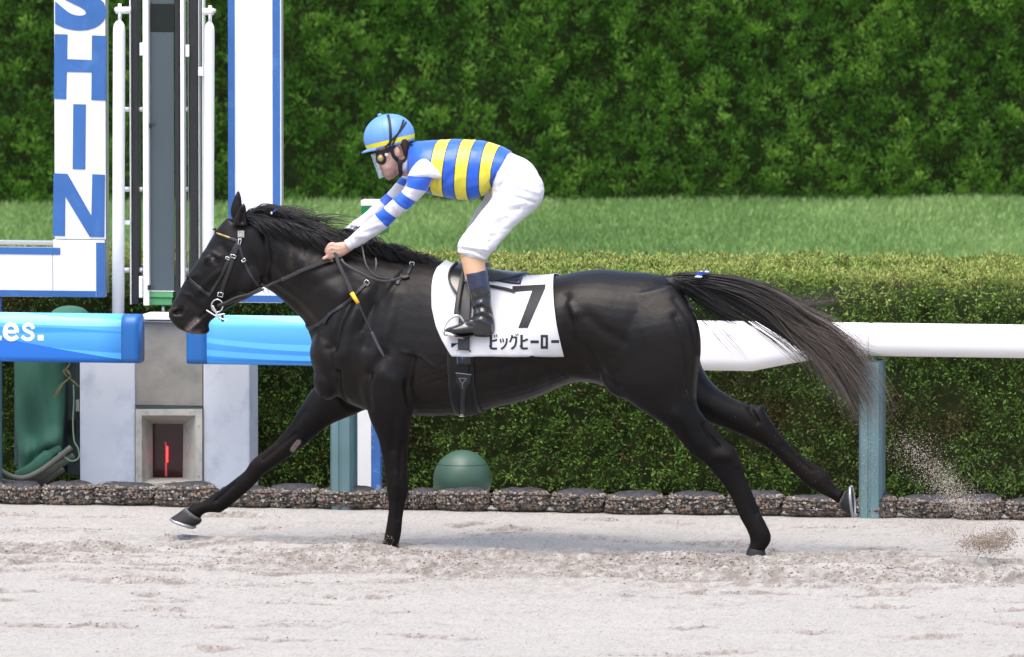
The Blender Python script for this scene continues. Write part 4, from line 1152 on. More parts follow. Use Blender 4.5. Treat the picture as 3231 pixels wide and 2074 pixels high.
gr([(2220, 1340), (2240, 1375), (2268, 1408)], 5, -.009)                       # gaskin and hock tendons
gr([(2130, 1310), (2200, 1400)], 13, .004)
gr([(2262, 1440), (2300, 1440)], 12, .005)
gr([(2330, 1480), (2352, 1530), (2390, 1620)], 4, -.004)
gr([(2368, 1290), (2390, 1330)], 6, -.008)
gr([(2470, 1405), (2560, 1485)], 4, -.004)
gr([(1245, 1320), (1240, 1420)], 8, -.004); gr([(1268, 1400), (1262, 1500)], 5, -.004); gr([(1250, 1500), (1252, 1535)], 9, .004); gr([(1258, 1580), (1255, 1640)], 4, -.004)
gr([(960, 1300), (880, 1400)], 7, -.004); gr([(930, 1370), (830, 1450)], 5, -.004); gr([(735, 1530), (680, 1580)], 4, -.005)
# head
gr([(672, 822), (660, 828)], 10, -.006)                                        # eye socket
gr([(640, 800), (672, 800), (692, 812)], 6, .005)
gr([(656, 836), (676, 838)], 4, .002)
gr([(690, 858), (650, 890), (622, 925)], 5, .004)
gr([(700, 875), (660, 912), (640, 940)], 8, -.004)
gr([(800, 820), (815, 880), (795, 925), (750, 950)], 9, -.004)
gr([(552, 988), (566, 982)], 7, -.016)                                         # nostril
gr([(545, 1000), (575, 1000), (586, 978)], 5, .003)
gr([(655, 982), (630, 1004), (604, 1028), (592, 1044)], 3.2, -.006)            # mouth line
gr([(640, 1000), (615, 1022)], 6, .002)
gr([(600, 950), (630, 975)], 8, -.003); gr([(700, 775), (720, 800)], 8, -.004)
gr([(765, 670), (764, 700)], 6, -.010)
rs = np.random.default_rng(5)
for q in range(10):
    u0 = 1340 + rs.uniform(-20, 60); v0 = 1150 + rs.uniform(0, 120); G_.append(([(u0, v0), (u0 + rs.uniform(20, 50), v0 + rs.uniform(-10, 10))], 3, -.0012))
# veins
for pts in ([(1270, 1110), (1330, 1125), (1370, 1160)], [(1660, 1120), (1720, 1150), (1790, 1195)], [(600, 900), (618, 915), (640, 918)], [(575, 925), (600, 932), (612, 950)], [(1080, 1230), (1110, 1262)], [(1880, 1180), (1850, 1140)]):
    gr(pts, 3.0, .0022)
HV = sculpt(HV, HN, [(a_, b_, c_ * 1.9) for a_, b_, c_ in G_])
hme = mesh_np('tmp', HV, HF); hn = np.empty(len(HV) * 3, np.float32); hme.vertices.foreach_get('normal', hn); HN = hn.reshape(-1, 3).astype(float); bpy.data.meshes.remove(hme)
HBVH = BVHTree.FromPolygons([tuple(p_) for p_ in HV], HF)

# colour marks: pale lips, leg chestnut, sand dust
uvH = proj(HV)
pale = np.zeros(len(HV))
nearside = HN[:, 1] < 0.3
pale = np.maximum(pale, 0.85 * np.exp(-0.5 * (seg_dist(uvH, [(592, 1040), (606, 1024), (622, 1010)]) / 5) ** 2) * nearside)
pale = np.maximum(pale, 0.35 * np.exp(-0.5 * (seg_dist(uvH, [(600, 1052), (625, 1052)]) / 7) ** 2) * nearside)
ch = seg_dist(uvH, [(924, 1419), (934, 1404), (942, 1396)])
pale = np.maximum(pale, (np.clip(9.5 - ch, 0, 3) / 3 * 0.75) * (HV[:, 1] > 0.08) * (HV[:, 2] < 0.8) * nearside)
dn = np.clip(vnoise(uvH[:, 0] / 9, uvH[:, 1] / 22, 77, 3) + 0.05, 0, 1)
pale = np.maximum(pale, 0.30 * dn * np.exp(-0.5 * (np.linalg.norm((uvH - [965, 800]) / [48, 34], axis=1)) ** 2) * nearside)
pale = np.maximum(pale, 0.16 * np.exp(-0.5 * (seg_dist(uvH, [(2203, 1130), (2197, 1200), (2195, 1255)]) / 5) ** 2) * (HV[:, 1] < 0))
m_coat = bpy.data.materials.new('black_coat'); m_coat.use_nodes = True
nt = m_coat.node_tree; L = nt.links; b = nt.nodes['Principled BSDF']
b.inputs['Roughness'].default_value = 0.36; b.inputs['Specular IOR Level'].default_value = 0.27
b.inputs['Sheen Weight'].default_value = 0.0; b.inputs['Sheen Roughness'].default_value = 0.35; b.inputs['Sheen Tint'].default_value = (0.7, 0.68, 0.7, 1)
at = nt.nodes.new('ShaderNodeAttribute'); at.attribute_name = 'pale'
tc = nt.nodes.new('ShaderNodeTexCoord')
n1 = nt.nodes.new('ShaderNodeTexNoise'); n1.inputs['Scale'].default_value = 3.5; n1.inputs['Detail'].default_value = 4; L.new(tc.outputs['Object'], n1.inputs['Vector'])
c1 = nt.nodes.new('ShaderNodeValToRGB'); e = c1.color_ramp.elements
e[0].position = 0.35; e[0].color = (0.0042, 0.0038, 0.0042, 1); e[1].position = 0.72; e[1].color = (0.0105, 0.0070, 0.0058, 1)
L.new(n1.outputs['Fac'], c1.inputs['Fac'])
mx = nt.nodes.new('ShaderNodeMix'); mx.data_type = 'RGBA'
nd = nt.nodes.new('ShaderNodeTexNoise'); nd.inputs['Scale'].default_value = 220; L.new(tc.outputs['Object'], nd.inputs['Vector'])
md_ = nt.nodes.new('ShaderNodeMapRange'); md_.inputs['From Min'].default_value = 0.3; md_.inputs['From Max'].default_value = 0.6; L.new(nd.outputs['Fac'], md_.inputs['Value'])
mm = nt.nodes.new('ShaderNodeMath'); mm.operation = 'MULTIPLY'; L.new(at.outputs['Fac'], mm.inputs[0]); L.new(md_.outputs[0], mm.inputs[1])
L.new(mm.outputs[0], mx.inputs['Factor']); L.new(c1.outputs[0], mx.inputs[6]); mx.inputs[7].default_value = (0.40, 0.33, 0.30, 1)
L.new(mx.outputs[2], b.inputs['Base Color'])
mpn = nt.nodes.new('ShaderNodeMapping'); mpn.inputs['Scale'].default_value = (60, 200, 260); L.new(tc.outputs['Object'], mpn.inputs['Vector'])
nh = nt.nodes.new('ShaderNodeTexNoise'); nh.inputs['Scale'].default_value = 1.0; nh.inputs['Detail'].default_value = 3; L.new(mpn.outputs[0], nh.inputs['Vector'])
nw = nt.nodes.new('ShaderNodeTexNoise'); nw.inputs['Scale'].default_value = 14; nw.inputs['Detail'].default_value = 3; L.new(tc.outputs['Object'], nw.inputs['Vector'])
b1 = nt.nodes.new('ShaderNodeBump'); b1.inputs['Strength'].default_value = 0.28; b1.inputs['Distance'].default_value = 0.012; L.new(nw.outputs['Fac'], b1.inputs['Height'])
b2 = nt.nodes.new('ShaderNodeBump'); b2.inputs['Strength'].default_value = 0.30; b2.inputs['Distance'].default_value = 0.002; L.new(nh.outputs['Fac'], b2.inputs['Height']); L.new(b1.outputs[0], b2.inputs['Normal'])
L.new(b2.outputs[0], b.inputs['Normal'])

am = nt.nodes.new('ShaderNodeAttribute'); am.attribute_name = 'matte'
for sk_, lo_, hi_ in (('Roughness', 0.42, 0.60), ('Specular IOR Level', 0.22, 0.12)):
    mr_ = nt.nodes.new('ShaderNodeMapRange'); mr_.inputs['To Min'].default_value = lo_; mr_.inputs['To Max'].default_value = hi_
    L.new(am.outputs['Fac'], mr_.inputs['Value']); L.new(mr_.outputs[0], b.inputs[sk_])
matte = np.clip((0.80 - HV[:, 2]) / 0.22, 0, 1)      # dusty, dry hair on the legs
horse = thing('horse', 'black racehorse at full gallop with flowing tail and number seven cloth', 'horse', (0.2, 0, 0))
obj('body', HV, HF, m_coat, horse, True, {'pale': pale, 'matte': matte})

def surf(u, v, off=0.004, y_default=None, bvh=None):
    """photo pixel -> point on the near flank of the skin, lifted by off along its normal"""
    bv = HBVH if bvh is None else bvh
    o_ = W(u, v, -2.0); d = W(u, v, 1.0) - o_; d /= np.linalg.norm(d)
    hit, nr, i_, ds = bv.ray_cast(Vector(o_), Vector(d))
    if hit is None:
        return None if y_default is None else (W(u, v, y_default), np.array([0, -1.0, 0]))
    nr = np.array(nr)
    if nr @ d > 0: nr = -nr
    return np.array(hit) + nr * off, nr

# eye, nostril, hooves
m_eye = mat('dark_eye', (0.012, 0.006, 0.004), 0.06, 0.6, coat=1.0)
ep, en = surf(671, 821, -0.004)
MB().ell(ep, (.0155, .011, .0145), n=20, k=14).build('eye', m_eye, horse, True)
lid = []
for t in np.linspace(0, 2 * math.pi, 25):
    q = surf(671 + 11.5 * math.cos(t) + 2 * math.sin(t), 821 + 8.5 * math.sin(t), 0.001)
    lid.append(q[0])
m_skin_h = mat('dark_skin', (0.014, 0.012, 0.012), 0.35, 0.5)
MB().tube(np.array(lid), 0.0028, 6).build('eyelid', m_skin_h, horse, True)
m_nos = mat('nostril_lining', (0.05, 0.014, 0.014), 0.35, 0.5, var=0.3, vscale=60)
npt, nn_ = surf(560, 986, -0.002)
MB().ell(npt + np.array([0, 0.002, 0]), (.021, .006, .0125), axis=np.array([[.86, 0, .5], [0, 1, 0], [-.5, 0, .86]]).T, n=18, k=10).build('nostril', m_nos, horse, True)
m_hoof = bpy.data.materials.new('hoof_horn'); m_hoof.use_nodes = True
nt = m_hoof.node_tree; L = nt.links; b = nt.nodes['Principled BSDF']; b.inputs['Roughness'].default_value = 0.55; b.inputs['Specular IOR Level'].default_value = 0.22
at = nt.nodes.new('ShaderNodeAttribute'); at.attribute_name = 's'
cr = nt.nodes.new('ShaderNodeValToRGB'); e = cr.color_ramp.elements
e[0].position = 0.0; e[0].color = (0.11, 0.108, 0.108, 1); e[1].position = 0.35; e[1].color = (0.020, 0.020, 0.023, 1)
e2_ = e.new(0.9); e2_.color = (0.026, 0.025, 0.025, 1)
nz = nt.nodes.new('ShaderNodeTexNoise'); nz.inputs['Scale'].default_value = 70; nz.inputs['Detail'].default_value = 5
tc = nt.nodes.new('ShaderNodeTexCoord'); L.new(tc.outputs['Object'], nz.inputs['Vector'])
ma = nt.nodes.new('ShaderNodeMath'); ma.operation = 'MULTIPLY_ADD'; ma.inputs[1].default_value = 0.8
sb = nt.nodes.new('ShaderNodeMath'); sb.operation = 'SUBTRACT'; sb.inputs[1].default_value = 0.5; L.new(nz.outputs['Fac'], sb.inputs[0])
L.new(sb.outputs[0], ma.inputs[0]); L.new(at.outputs['Fac'], ma.inputs[2]); L.new(ma.outputs[0], cr.inputs['Fac']); L.new(cr.outputs[0], b.inputs['Base Color'])
m_shoe = mat('aluminium_shoe', (0.42, 0.42, 0.43), 0.35, 0.5, metal=0.8, var=0.1, vscale=40)
def hoof(st, shoe_y, shoe_line, dark=0.0):
    V, F, S = loft(st, n=24, sub=5, p=0.85)
    h_ = obj('hoof', V, F, m_hoof, horse, True, {'s': np.maximum(S / S.max(), dark)})
    if shoe_line is not None:
        a, c = shoe_line
        P0 = W(*a, shoe_y); P1 = W(*c, shoe_y)
        ax = (P1 - P0); ln_ = np.linalg.norm(ax); ax /= ln_
        nd_ = np.array([-ax[2], 0, ax[0]]); nd_ = nd_ if nd_[2] < 0 else -nd_
        sh = MB()
        path = []
        for t in np.linspace(math.radians(20), math.radians(340), 30):   # horseshoe loop, open at the heel
            path.append(P0 + ax * (ln_ * 0.52 - ln_ * 0.52 * -math.cos(t) * -1 * -1) + np.array([0, 0.060 * math.sin(t), 0]) + nd_ * 0.004)
        sh.tube(np.array(path), 0.0075, 8, flat=0.7)
        sh.build('horseshoe', m_shoe, h_, True)
hoof([(585, 1601, 634, 1637, .040, .15), (574, 1610, 636, 1643, .047, .15), (556, 1623, 632, 1651, .054, .15), (541, 1633, 617, 1660, .058, .15)], .15, ((540, 1636), (614, 1662)))
hoof([(2645, 1596, 2668, 1549, .038, .15), (2655, 1606, 2674, 1544, .046, .15), (2672, 1620, 2679, 1538, .054, .15), (2692, 1634, 2684, 1536, .058, .15)], .15, ((2697, 1632), (2687, 1536)))
hoof([(2360, 1728, 2414, 1738, .040, -.125), (2356, 1742, 2416, 1752, .046, -.125), (2350, 1762, 2416, 1772, .052, -.125)], -.125, None, 0.6)
hoof([(1205, 1725, 1257, 1732, .042, -.14), (1198, 1745, 1258, 1752, .048, -.14), (1190, 1765, 1258, 1770, .053, -.14)], -.14, None)

# ---- mane and tail: strands
def strands(paths, r0, tone0, tone1, n=3):
    """each path (k,3): thin tapering three-sided strand; tone runs root to tip"""
    paths = np.asarray(paths); m_, k, _ = paths.shape
    T = np.gradient(paths, axis=1); T = unit(T)
    ref = np.array([0, 1.0, 0])
    A = unit(np.cross(T, ref)); B = np.cross(T, A)
    tt = np.linspace(0, 1, k)
    prof = np.clip(1.0 - tt ** 3.2, 0.10, 1)
    R = np.asarray(r0)[:, None] * prof[None]
    V = np.stack([paths + R[..., None] * (math.cos(2 * math.pi * j / n) * A + math.sin(2 * math.pi * j / n) * B) for j in range(n)], 2)
    V = V.reshape(-1, 3)
    b0 = (np.arange(m_) * k * n)[:, None, None]
    i = np.arange(k - 1)[None, :, None] * n; j = np.arange(n)[None, None, :]; j2 = (j + 1) % n
    F = np.stack([b0 + i + j, b0 + i + j2, b0 + i + n + j2, b0 + i + n + j], -1).reshape(-1, 4)
    tone = np.asarray(tone0)[:, None] * (1 - tt[None]) + np.asarray(tone1)[:, None] * tt[None]
    return V, F, np.repeat(tone.reshape(-1), n)
m_hair = ramp_mat('horse_hair', 'tone', [(0.0, (0.0055, 0.005, 0.0055)), (0.35, (0.012, 0.010, 0.010)), (0.7, (0.055, 0.042, 0.036)), (1.0, (0.16, 0.125, 0.105))], 0.38, 0.5)
rm = np.random.default_rng(91)
crest = catmull([(765, 682), (800, 676), (850, 684), (900, 698), (960, 720), (1020, 745), (1080, 768), (1140, 785), (1210, 800), (1290, 815), (1370, 822)], 20)[0]
def along(line, s):
    """point on polyline at fraction s"""
    d = np.concatenate([[0], np.cumsum(np.linalg.norm(np.diff(line, axis=0), axis=1))]); x = s * d[-1]
    return np.array([np.interp(x, d, line[:, 0]), np.interp(x, d, line[:, 1])]).T
paths = []; rad = []; t0 = []; t1 = []
K = 9
def mane_lock(s_root, count, dx, dy, lift, spread, ylo, yhi, curl=0.0):
    c_ = along(crest, np.array([s_root]))[0]
    yl = rm.uniform(ylo, yhi)
    for _ in range(count):
        r0_ = along(crest, np.array([np.clip(s_root + rm.normal(0, 0.018), 0, 1)]))[0] + [0, rm.uniform(0, 10)]
        L_ = rm.uniform(0.65, 1.08)
        ex = np.array([dx, dy]) * L_ + rm.normal(0, spread, 2)
        y_ = yl + rm.normal(0, 0.012)
        pts = []
        for t in np.linspace(0, 1, K):
            p_ = r0_ + ex * t + np.array([0, -lift * math.sin(math.pi * min(1, t * 1.05)) * L_ + curl * t * t])
            p_ = p_ + np.array([0, 1.5 * math.sin(t * 9 + s_root * 50)])
            yy = y_ * (0.35 + 0.65 * min(1, t * 2.2))
            pts.append(W(p_[0], p_[1], yy))
        paths.append(pts); rad.append(rm.uniform(.0010, .0022)); t0.append(rm.uniform(0, .12)); t1.append(rm.uniform(.05, .3))
# upper mane flying back from the poll
for q in range(95):
    s_ = rm.uniform(0.0, 0.36)
    big_ = 1 - s_ / 0.5
    mane_lock(s_, 17, rm.uniform(105, 200), rm.uniform(10, 75) + s_ * 55, rm.uniform(10, 62) * big_, 9, -.085, .05, rm.uniform(-24, 16))
for q in range(34):      # near-side locks lying on the neck
    s_ = rm.uniform(0.0, 0.34)
    mane_lock(s_, 14, rm.uniform(90, 170), rm.uniform(60, 105), rm.uniform(0, 18), 8, -.115, -.085, rm.uniform(-10, 20))
for q in range(10):      # flying tips
    s_ = rm.uniform(0.18, 0.36)
    mane_lock(s_, 5, rm.uniform(150, 205), rm.uniform(-22, 30), rm.uniform(5, 30), 6, -.06, .03, rm.uniform(-40, -5))
for q in range(16):      # forelock wisps at the ears
    s_ = rm.uniform(0.0, 0.04)
    mane_lock(s_, 4, rm.uniform(50, 110), rm.uniform(-16, 10), rm.uniform(10, 25), 6, -.04, .03, 0)
# lower mane to the withers
for q in range(90):
    s_ = rm.uniform(0.48, 0.93)
    f = (s_ - 0.5) / 0.43
    mane_lock(s_, 14, rm.uniform(60, 120) * (1 - 0.25 * f), rm.uniform(10, 46) - 8 * f, rm.uniform(16, 74) * (1 - 0.72 * f), 6, -.10 + .05 * f, .03, rm.uniform(-10, 14))
for q in range(26):
    s_ = rm.uniform(0.36, 0.56)
    mane_lock(s_, 12, rm.uniform(60, 130), rm.uniform(20, 70), rm.uniform(2, 30), 6, -.11, .02, rm.uniform(-5, 20))
V, F, tn = strands(paths, rad, t0, t1)
mn = obj('mane', V, F, m_hair, horse, True, {'tone': tn}); tag(mn, kind='stuff')

# tail: bundles following three flowing guides
paths = []; rad = []; t0 = []; t1 = []
K = 16
gA = catmull([(2120, 868), (2220, 876), (2330, 902), (2430, 948), (2520, 1020), (2610, 1090), (2690, 1190), (2750, 1300), (2775, 1350)], 12)[0]
def tail_strand(g, o0, o1, o2, s0, s1, y0, y1, r_, ta, tb, wob):
    """o0,o1,o2: sideways offsets (px) at root, middle, tip"""
    ss = np.linspace(s0, s1, K)
    c_ = along(g, ss); c2 = along(g, np.clip(ss + 0.01, 0, 1)); c1_ = along(g, np.clip(ss - 0.01, 0, 1))
    tg = unit(c2 - c1_); nr = np.stack([-tg[:, 1], tg[:, 0]], -1)
    t = np.linspace(0, 1, K)
    of = o0 * (1 - t) ** 2 + o1 * 2 * t * (1 - t) * 1.25 + o2 * t * t
    of = of + wob[0] * np.sin(t * wob[1] + wob[2]) * t
    p_ = c_ + nr * of[:, None]
    yy = y0 * (1 - t) + y1 * t
    paths.append([W(a_[0], a_[1], b_) for a_, b_ in zip(p_, yy)]); rad.append(r_); t0.append(ta); t1.append(tb)
for q in range(110):     # main body, in locks
    lo = rm.normal(0, 1); lo = max(-1.7, min(1.9, lo)); s1 = rm.uniform(0.80, 1.06); ly = rm.normal(0, 0.05)
    o1 = lo * 15 + 2; o2 = lo * 44 + rm.normal(0, 18); wb = (rm.normal(0, 12), rm.uniform(3, 7), rm.uniform(0, 6))
    tb = np.clip(rm.normal(1.0, 0.28), 0.4, 1.5)
    for _ in range(15):
        tail_strand(gA, lo * 9 + 13 + rm.normal(0, 3), o1 + rm.normal(0, 5), o2 + rm.normal(0, 13), rm.uniform(0, 0.16), s1 * rm.uniform(0.80, 1.0), rm.normal(0, .015), ly + rm.normal(0, .02),
                    rm.uniform(.0009, .0020), rm.uniform(0, .08), np.clip(tb + rm.normal(0, .15), 0, 1.3), wb)
gU = catmull([(2140, 868), (2240, 872), (2340, 895), (2420, 930), (2490, 962), (2560, 958), (2640, 940), (2720, 925)], 12)[0]
for q in range(44):      # upper spray
    lo = rm.normal(0, 1); s1 = rm.uniform(0.62, 0.98); o2 = lo * 16 + rm.normal(0, 8); wb = (rm.normal(0, 5), rm.uniform(3, 6), rm.uniform(0, 6)); tb = rm.uniform(.5, .85)
    for _ in range(9):
        tail_strand(gU, lo * 7 + 9 + rm.normal(0, 3), lo * 16 + rm.normal(0, 4), o2 + rm.normal(0, 7), rm.uniform(0, .15), s1 * rm.uniform(0.85, 1), 0, rm.normal(-.02, .03), rm.uniform(.0009, .0018), rm.uniform(0, .1), tb + rm.normal(0, .1), wb)
gR = catmull([(2140, 880), (2240, 900), (2360, 960), (2470, 1020), (2570, 1080), (2670, 1120), (2760, 1150), (2840, 1160)], 12)[0]
for q in range(46):      # right spray
    lo = rm.normal(0, 1); s1 = rm.uniform(0.72, 1.0); o2 = lo * 34 + rm.normal(0, 10); wb = (rm.normal(0, 6), rm.uniform(3, 6), rm.uniform(0, 6)); tb = rm.uniform(.55, .95)
    for _ in range(9):
        tail_strand(gR, lo * 8 + 6 + rm.normal(0, 3), lo * 18 + rm.normal(0, 5), o2 + rm.normal(0, 9), rm.uniform(0, .15), s1 * rm.uniform(0.85, 1), 0, rm.normal(-.03, .03), rm.uniform(.0009, .0019), rm.uniform(0, .1), tb + rm.normal(0, .1), wb)
gD = catmull([(2130, 900), (2170, 930), (2210, 970), (2255, 1010), (2300, 1060), (2345, 1110), (2375, 1160)], 12)[0]
for q in range(9):       # loose strands hanging over the rail, and short hair below the dock
    lo = rm.normal(0, 1); s1 = rm.uniform(0.55, 1.0); wb = (rm.normal(0, 4), rm.uniform(3, 6), rm.uniform(0, 6))
    for _ in range(5):
        tail_strand(gD, lo * 6, lo * 14 + rm.normal(0, 4), lo * 16 + rm.normal(0, 6), 0, s1, -.01, -.03, rm.uniform(.0005, .0011), .02, .15, wb)
gS = catmull([(2110, 880), (2160, 905), (2205, 945), (2250, 985), (2310, 1020), (2380, 1030)], 12)[0]
for q in range(34):
    lo = rm.uniform(-1, 1); s1 = rm.uniform(0.5, 1.0); wb = (rm.normal(0, 4), rm.uniform(3, 6), rm.uniform(0, 6))
    for _ in range(16):
        tail_strand(gS, lo * 16 + rm.normal(0, 4), lo * 20 - 14 + rm.normal(0, 5), lo * 20 - 22 + rm.normal(0, 8), rm.uniform(0, .2), s1 * rm.uniform(.8, 1), rm.normal(0, .02), rm.normal(0, .03), rm.uniform(.0008, .0018), .02, .12, wb)
V, F, tn = strands(paths, rad, t0, t1)
tl_ = obj('tail', V, F, m_hair, horse, True, {'tone': tn}); tag(tl_, kind='stuff')
# ------------------------------------------------------------------ jockey
jockey = thing('person', 'jockey in blue and yellow striped silks crouching over the black horse', 'person', W(1500, 1065, -0.30))
PB = MB()
YN, YFAR = -.17, .16          # shoulders
def mirror_far(st, dpx=0):
    """same limb on the far side of the body: same place in the world along and up, mirrored across"""
    out = []
    for q in st:
        q = list(q) + [0] * (6 - len(q))
        T = W(q[0], q[1], q[5]); B = W(q[2], q[3], q[5])
        T[1] = -q[5]; B[1] = -q[5]
        a = proj(T[None])[0]; c = proj(B[None])[0]
        out.append((a[0] + dpx, a[1], c[0] + dpx, c[1], q[4], -q[5]))
    return out
# head with face
PB.loft([(1188, 400, 1268, 392, .05), (1176, 430, 1292, 418, .075), (1176, 462, 1297, 448, .08), (1180, 486, 1294, 474, .079), (1186, 504, 1287, 498, .076), (1193, 522, 1276, 517, .071), (1200, 538, 1264, 534, .064), (1206, 548, 1258, 544, .057),
         (1213, 557, 1253, 553, .046), (1221, 563, 1246, 560, .034), (1229, 567, 1240, 565, .015)], n=28, sub=5, p=0.85)
PB.loft([(1188, 499, 1202, 503, .011), (1187, 512, 1204, 512, .014), (1191, 527, 1208, 524, .018), (1197, 533, 1210, 530, .014)], n=12, sub=4)     # nose
for s_ in (-1, 1):
    PB.ell(W(1196, 530, 0) + [0.006, s_ * .013, 0], (.010, .009, .008), n=10, k=8)
    PB.ell(W(1228, 522, 0) + [0, s_ * .052, 0], (.035, .022, .028), n=14, k=10)      # cheek
PB.ell(W(1212, 546, 0), (.012, .024, .0075), n=12, k=8)       # lips
PB.ell(W(1216, 553, 0), (.012, .021, .0075), n=12, k=8)
PB.ell(W(1227, 561, 0), (.016, .022, .012), n=12, k=8)        # chin
for s_ in (-1, 1):                                            # ears
    ec = W(1262, 476, 0) + [0, s_ * .081, 0]
    PB.ell(ec, (.019, .008, .027), axis=np.array([[.96, s_ * .2, .25], [-.2, 1, 0], [-.25, 0, .96]]).T, n=16, k=12)
# neck, trunk, limbs (slimmer than the clothes over them)
PB.loft([(1262, 470, 1250, 552, .052), (1285, 470, 1268, 556, .058), (1315, 466, 1300, 556, .07)], n=20, sub=4)
PB.loft([(1310, 460, 1298, 548, .07), (1345, 456, 1338, 585, .15), (1400, 454, 1385, 600, .155), (1480, 460, 1470, 595, .13), (1560, 480, 1545, 570, .12), (1630, 515, 1580, 600, .13), (1680, 545, 1590, 650, .15), (1690, 600, 1640, 660, .10)], n=24, sub=4)
arm = [(1330, 515, 1376, 556, .045, YN), (1300, 548, 1355, 590, .042, YN - .01), (1256, 620, 1296, 640, .038, YN - .01), (1205, 665, 1252, 684, .036, YN + .0), (1145, 717, 1184, 738, .031, -.15), (1100, 757, 1122, 782, .024, -.13), (1088, 763, 1104, 786, .024, -.125)]
PB.loft(arm, n=16, sub=4)
armF = [(1318, 515, 1370, 556, .045, YFAR), (1275, 560, 1330, 600, .042, YFAR), (1222, 614, 1266, 640, .038, YFAR), (1166, 662, 1214, 684, .036, YFAR - .03), (1110, 705, 1150, 730, .030, .10), (1072, 735, 1096, 762, .024, .06), (1060, 742, 1080, 766, .023, .055)]
PB.loft(armF, n=16, sub=4)
def hand(du, dv, y0, sc=1.0):
    Hh = lambda u, v, y: W(1075 + (u - 1075) * sc + du, 790 + (v - 790) * sc + dv, y0 + y)
    q = lambda l: [((1075 + (a - 1075) * sc + du), (790 + (b_ - 790) * sc + dv), (1075 + (c - 1075) * sc + du), (790 + (d - 790) * sc + dv), hw, y0 + yy) for a, b_, c, d, hw, yy in l]
    PB.loft(q([(1104, 760, 1116, 788, .022, .008), (1089, 762, 1103, 796, .022, .004), (1074, 764, 1088, 806, .020, 0), (1059, 766, 1070, 813, .018, -.002), (1046, 769, 1054, 808, .015, 0)]), n=18, sub=4)
    k = 1 / 646 * sc
    for pts, r_ in (([(1060, 774, 0), (1045, 772, -.006), (1034, 783, -.004), (1030, 793, .008), (1038, 799, .022)], 7.2),
                    ([(1060, 784, -.004), (1046, 784, -.010), (1036, 796, -.006), (1036, 806, .008), (1044, 808, .022)], 7.0),
                    ([(1062, 794, -.004), (1048, 795, -.008), (1038, 806, -.002), (1041, 815, .010), (1048, 816, .022)], 6.6),
                    ([(1066, 804, -.002), (1053, 806, -.004), (1044, 814, .004), (1047, 822, .014), (1053, 820, .024)], 5.6),
                    ([(1076, 806, .004), (1060, 808, .0), (1042, 807, -.002), (1028, 813, -.002), (1017, 818, 0)], 6.6)):
        P = catmull([Hh(*p_) for p_ in pts], 4)[0]
        R = np.interp(np.linspace(0, 1, len(P)), [0, .3, .5, .8, .95, 1], [1.1, 1.12, 0.98, 0.95, 0.75, 0.4]) * r_ * k
        PB.tube(P, R, 10)
hand(0, 0, -.125)
hand(-6, -15, .055, 0.92)
thighN = [(1690, 545, 1572, 605, .07, -.09), (1702, 610, 1552, 640, .075, -.12), (1672, 665, 1520, 672, .07, -.15), (1625, 710, 1488, 712, .062, -.19), (1578, 752, 1462, 748, .055, -.24), (1535, 795, 1456, 785, .048, -.275), (1524, 830, 1460, 830, .045, -.285)]
shinN = [(1528, 800, 1452, 792, .045, -.28), (1532, 850, 1466, 866, .047, -.29), (1538, 900, 1482, 915, .044, -.30), (1545, 980, 1500, 985, .036, -.305), (1548, 1025, 1496, 1025, .034, -.31), (1540, 1045, 1500, 1050, .034, -.31)]
PB.loft(thighN, n=18, sub=4); PB.loft(shinN, n=16, sub=4)
thighF = mirror_far(thighN, -48); shinF = mirror_far(shinN, -60)
PB.loft(thighF, n=18, sub=4); PB.loft(shinF, n=16, sub=4)
PV, PF, PN = remesh(PB, 0.0042, 4, 0.5)
PV = sculpt(PV, PN, [([(1206, 547), (1219, 549), (1224, 551)], 1.5, -.004), ([(1207, 536), (1216, 542)], 4, -.0015), ([(1262, 470), (1266, 478), (1262, 486)], 3.0, -.006), ([(1200, 531), (1207, 533)], 2.5, -.002),
                     ([(1046, 772), (1062, 776), (1085, 776)], 2.5, .0012), ([(1047, 784), (1066, 787), (1088, 782)], 2.5, .0012), ([(1049, 779), (1068, 782)], 2.5, -.0012), ([(1050, 791), (1070, 795)], 2.5, -.0012), ([(1236, 540), (1250, 520)], 6, -.002)])
skin_tone = np.zeros(len(PV))
uvP = proj(PV)
skin_tone = 0.5 + 0.1 * vnoise(PV[:, 0] * 40, PV[:, 2] * 40, 99, 3)
headm = (PV[:, 2] > 1.75) & (PV[:, 0] < -.45)
skin_tone += 0.25 * np.exp(-(seg_dist(uvP, [(1194, 528), (1198, 532)]) / 7) ** 2) * headm
skin_tone += 0.25 * np.exp(-(seg_dist(uvP, [(1206, 546), (1220, 550)]) / 3.5) ** 2) * headm
skin_tone -= 0.20 * np.exp(-(seg_dist(uvP, [(1218, 560), (1240, 556), (1256, 540)]) / 11) ** 2) * headm
skin_tone += 0.2 * np.exp(-(seg_dist(uvP, [(1262, 466), (1266, 486)]) / 9) ** 2) * headm
m_skin = ramp_mat('skin', 'tone', [(0.0, (0.30, 0.18, 0.145)), (0.3, (0.42, 0.245, 0.185)), (0.5, (0.54, 0.335, 0.26)), (0.8, (0.54, 0.27, 0.215)), (1.0, (0.50, 0.20, 0.16))], 0.5, 0.4)
m_skin.node_tree.nodes['Principled BSDF'].inputs['Subsurface Weight'].default_value = 0.12
m_skin.node_tree.nodes['Principled BSDF'].inputs['Subsurface Radius'].default_value = (0.01, 0.004, 0.002)
obj('body', PV, PF, m_skin, jockey, True, {'tone': np.clip(skin_tone, 0, 1)})
PBVH = BVHTree.FromPolygons([tuple(p_) for p_ in PV], PF)

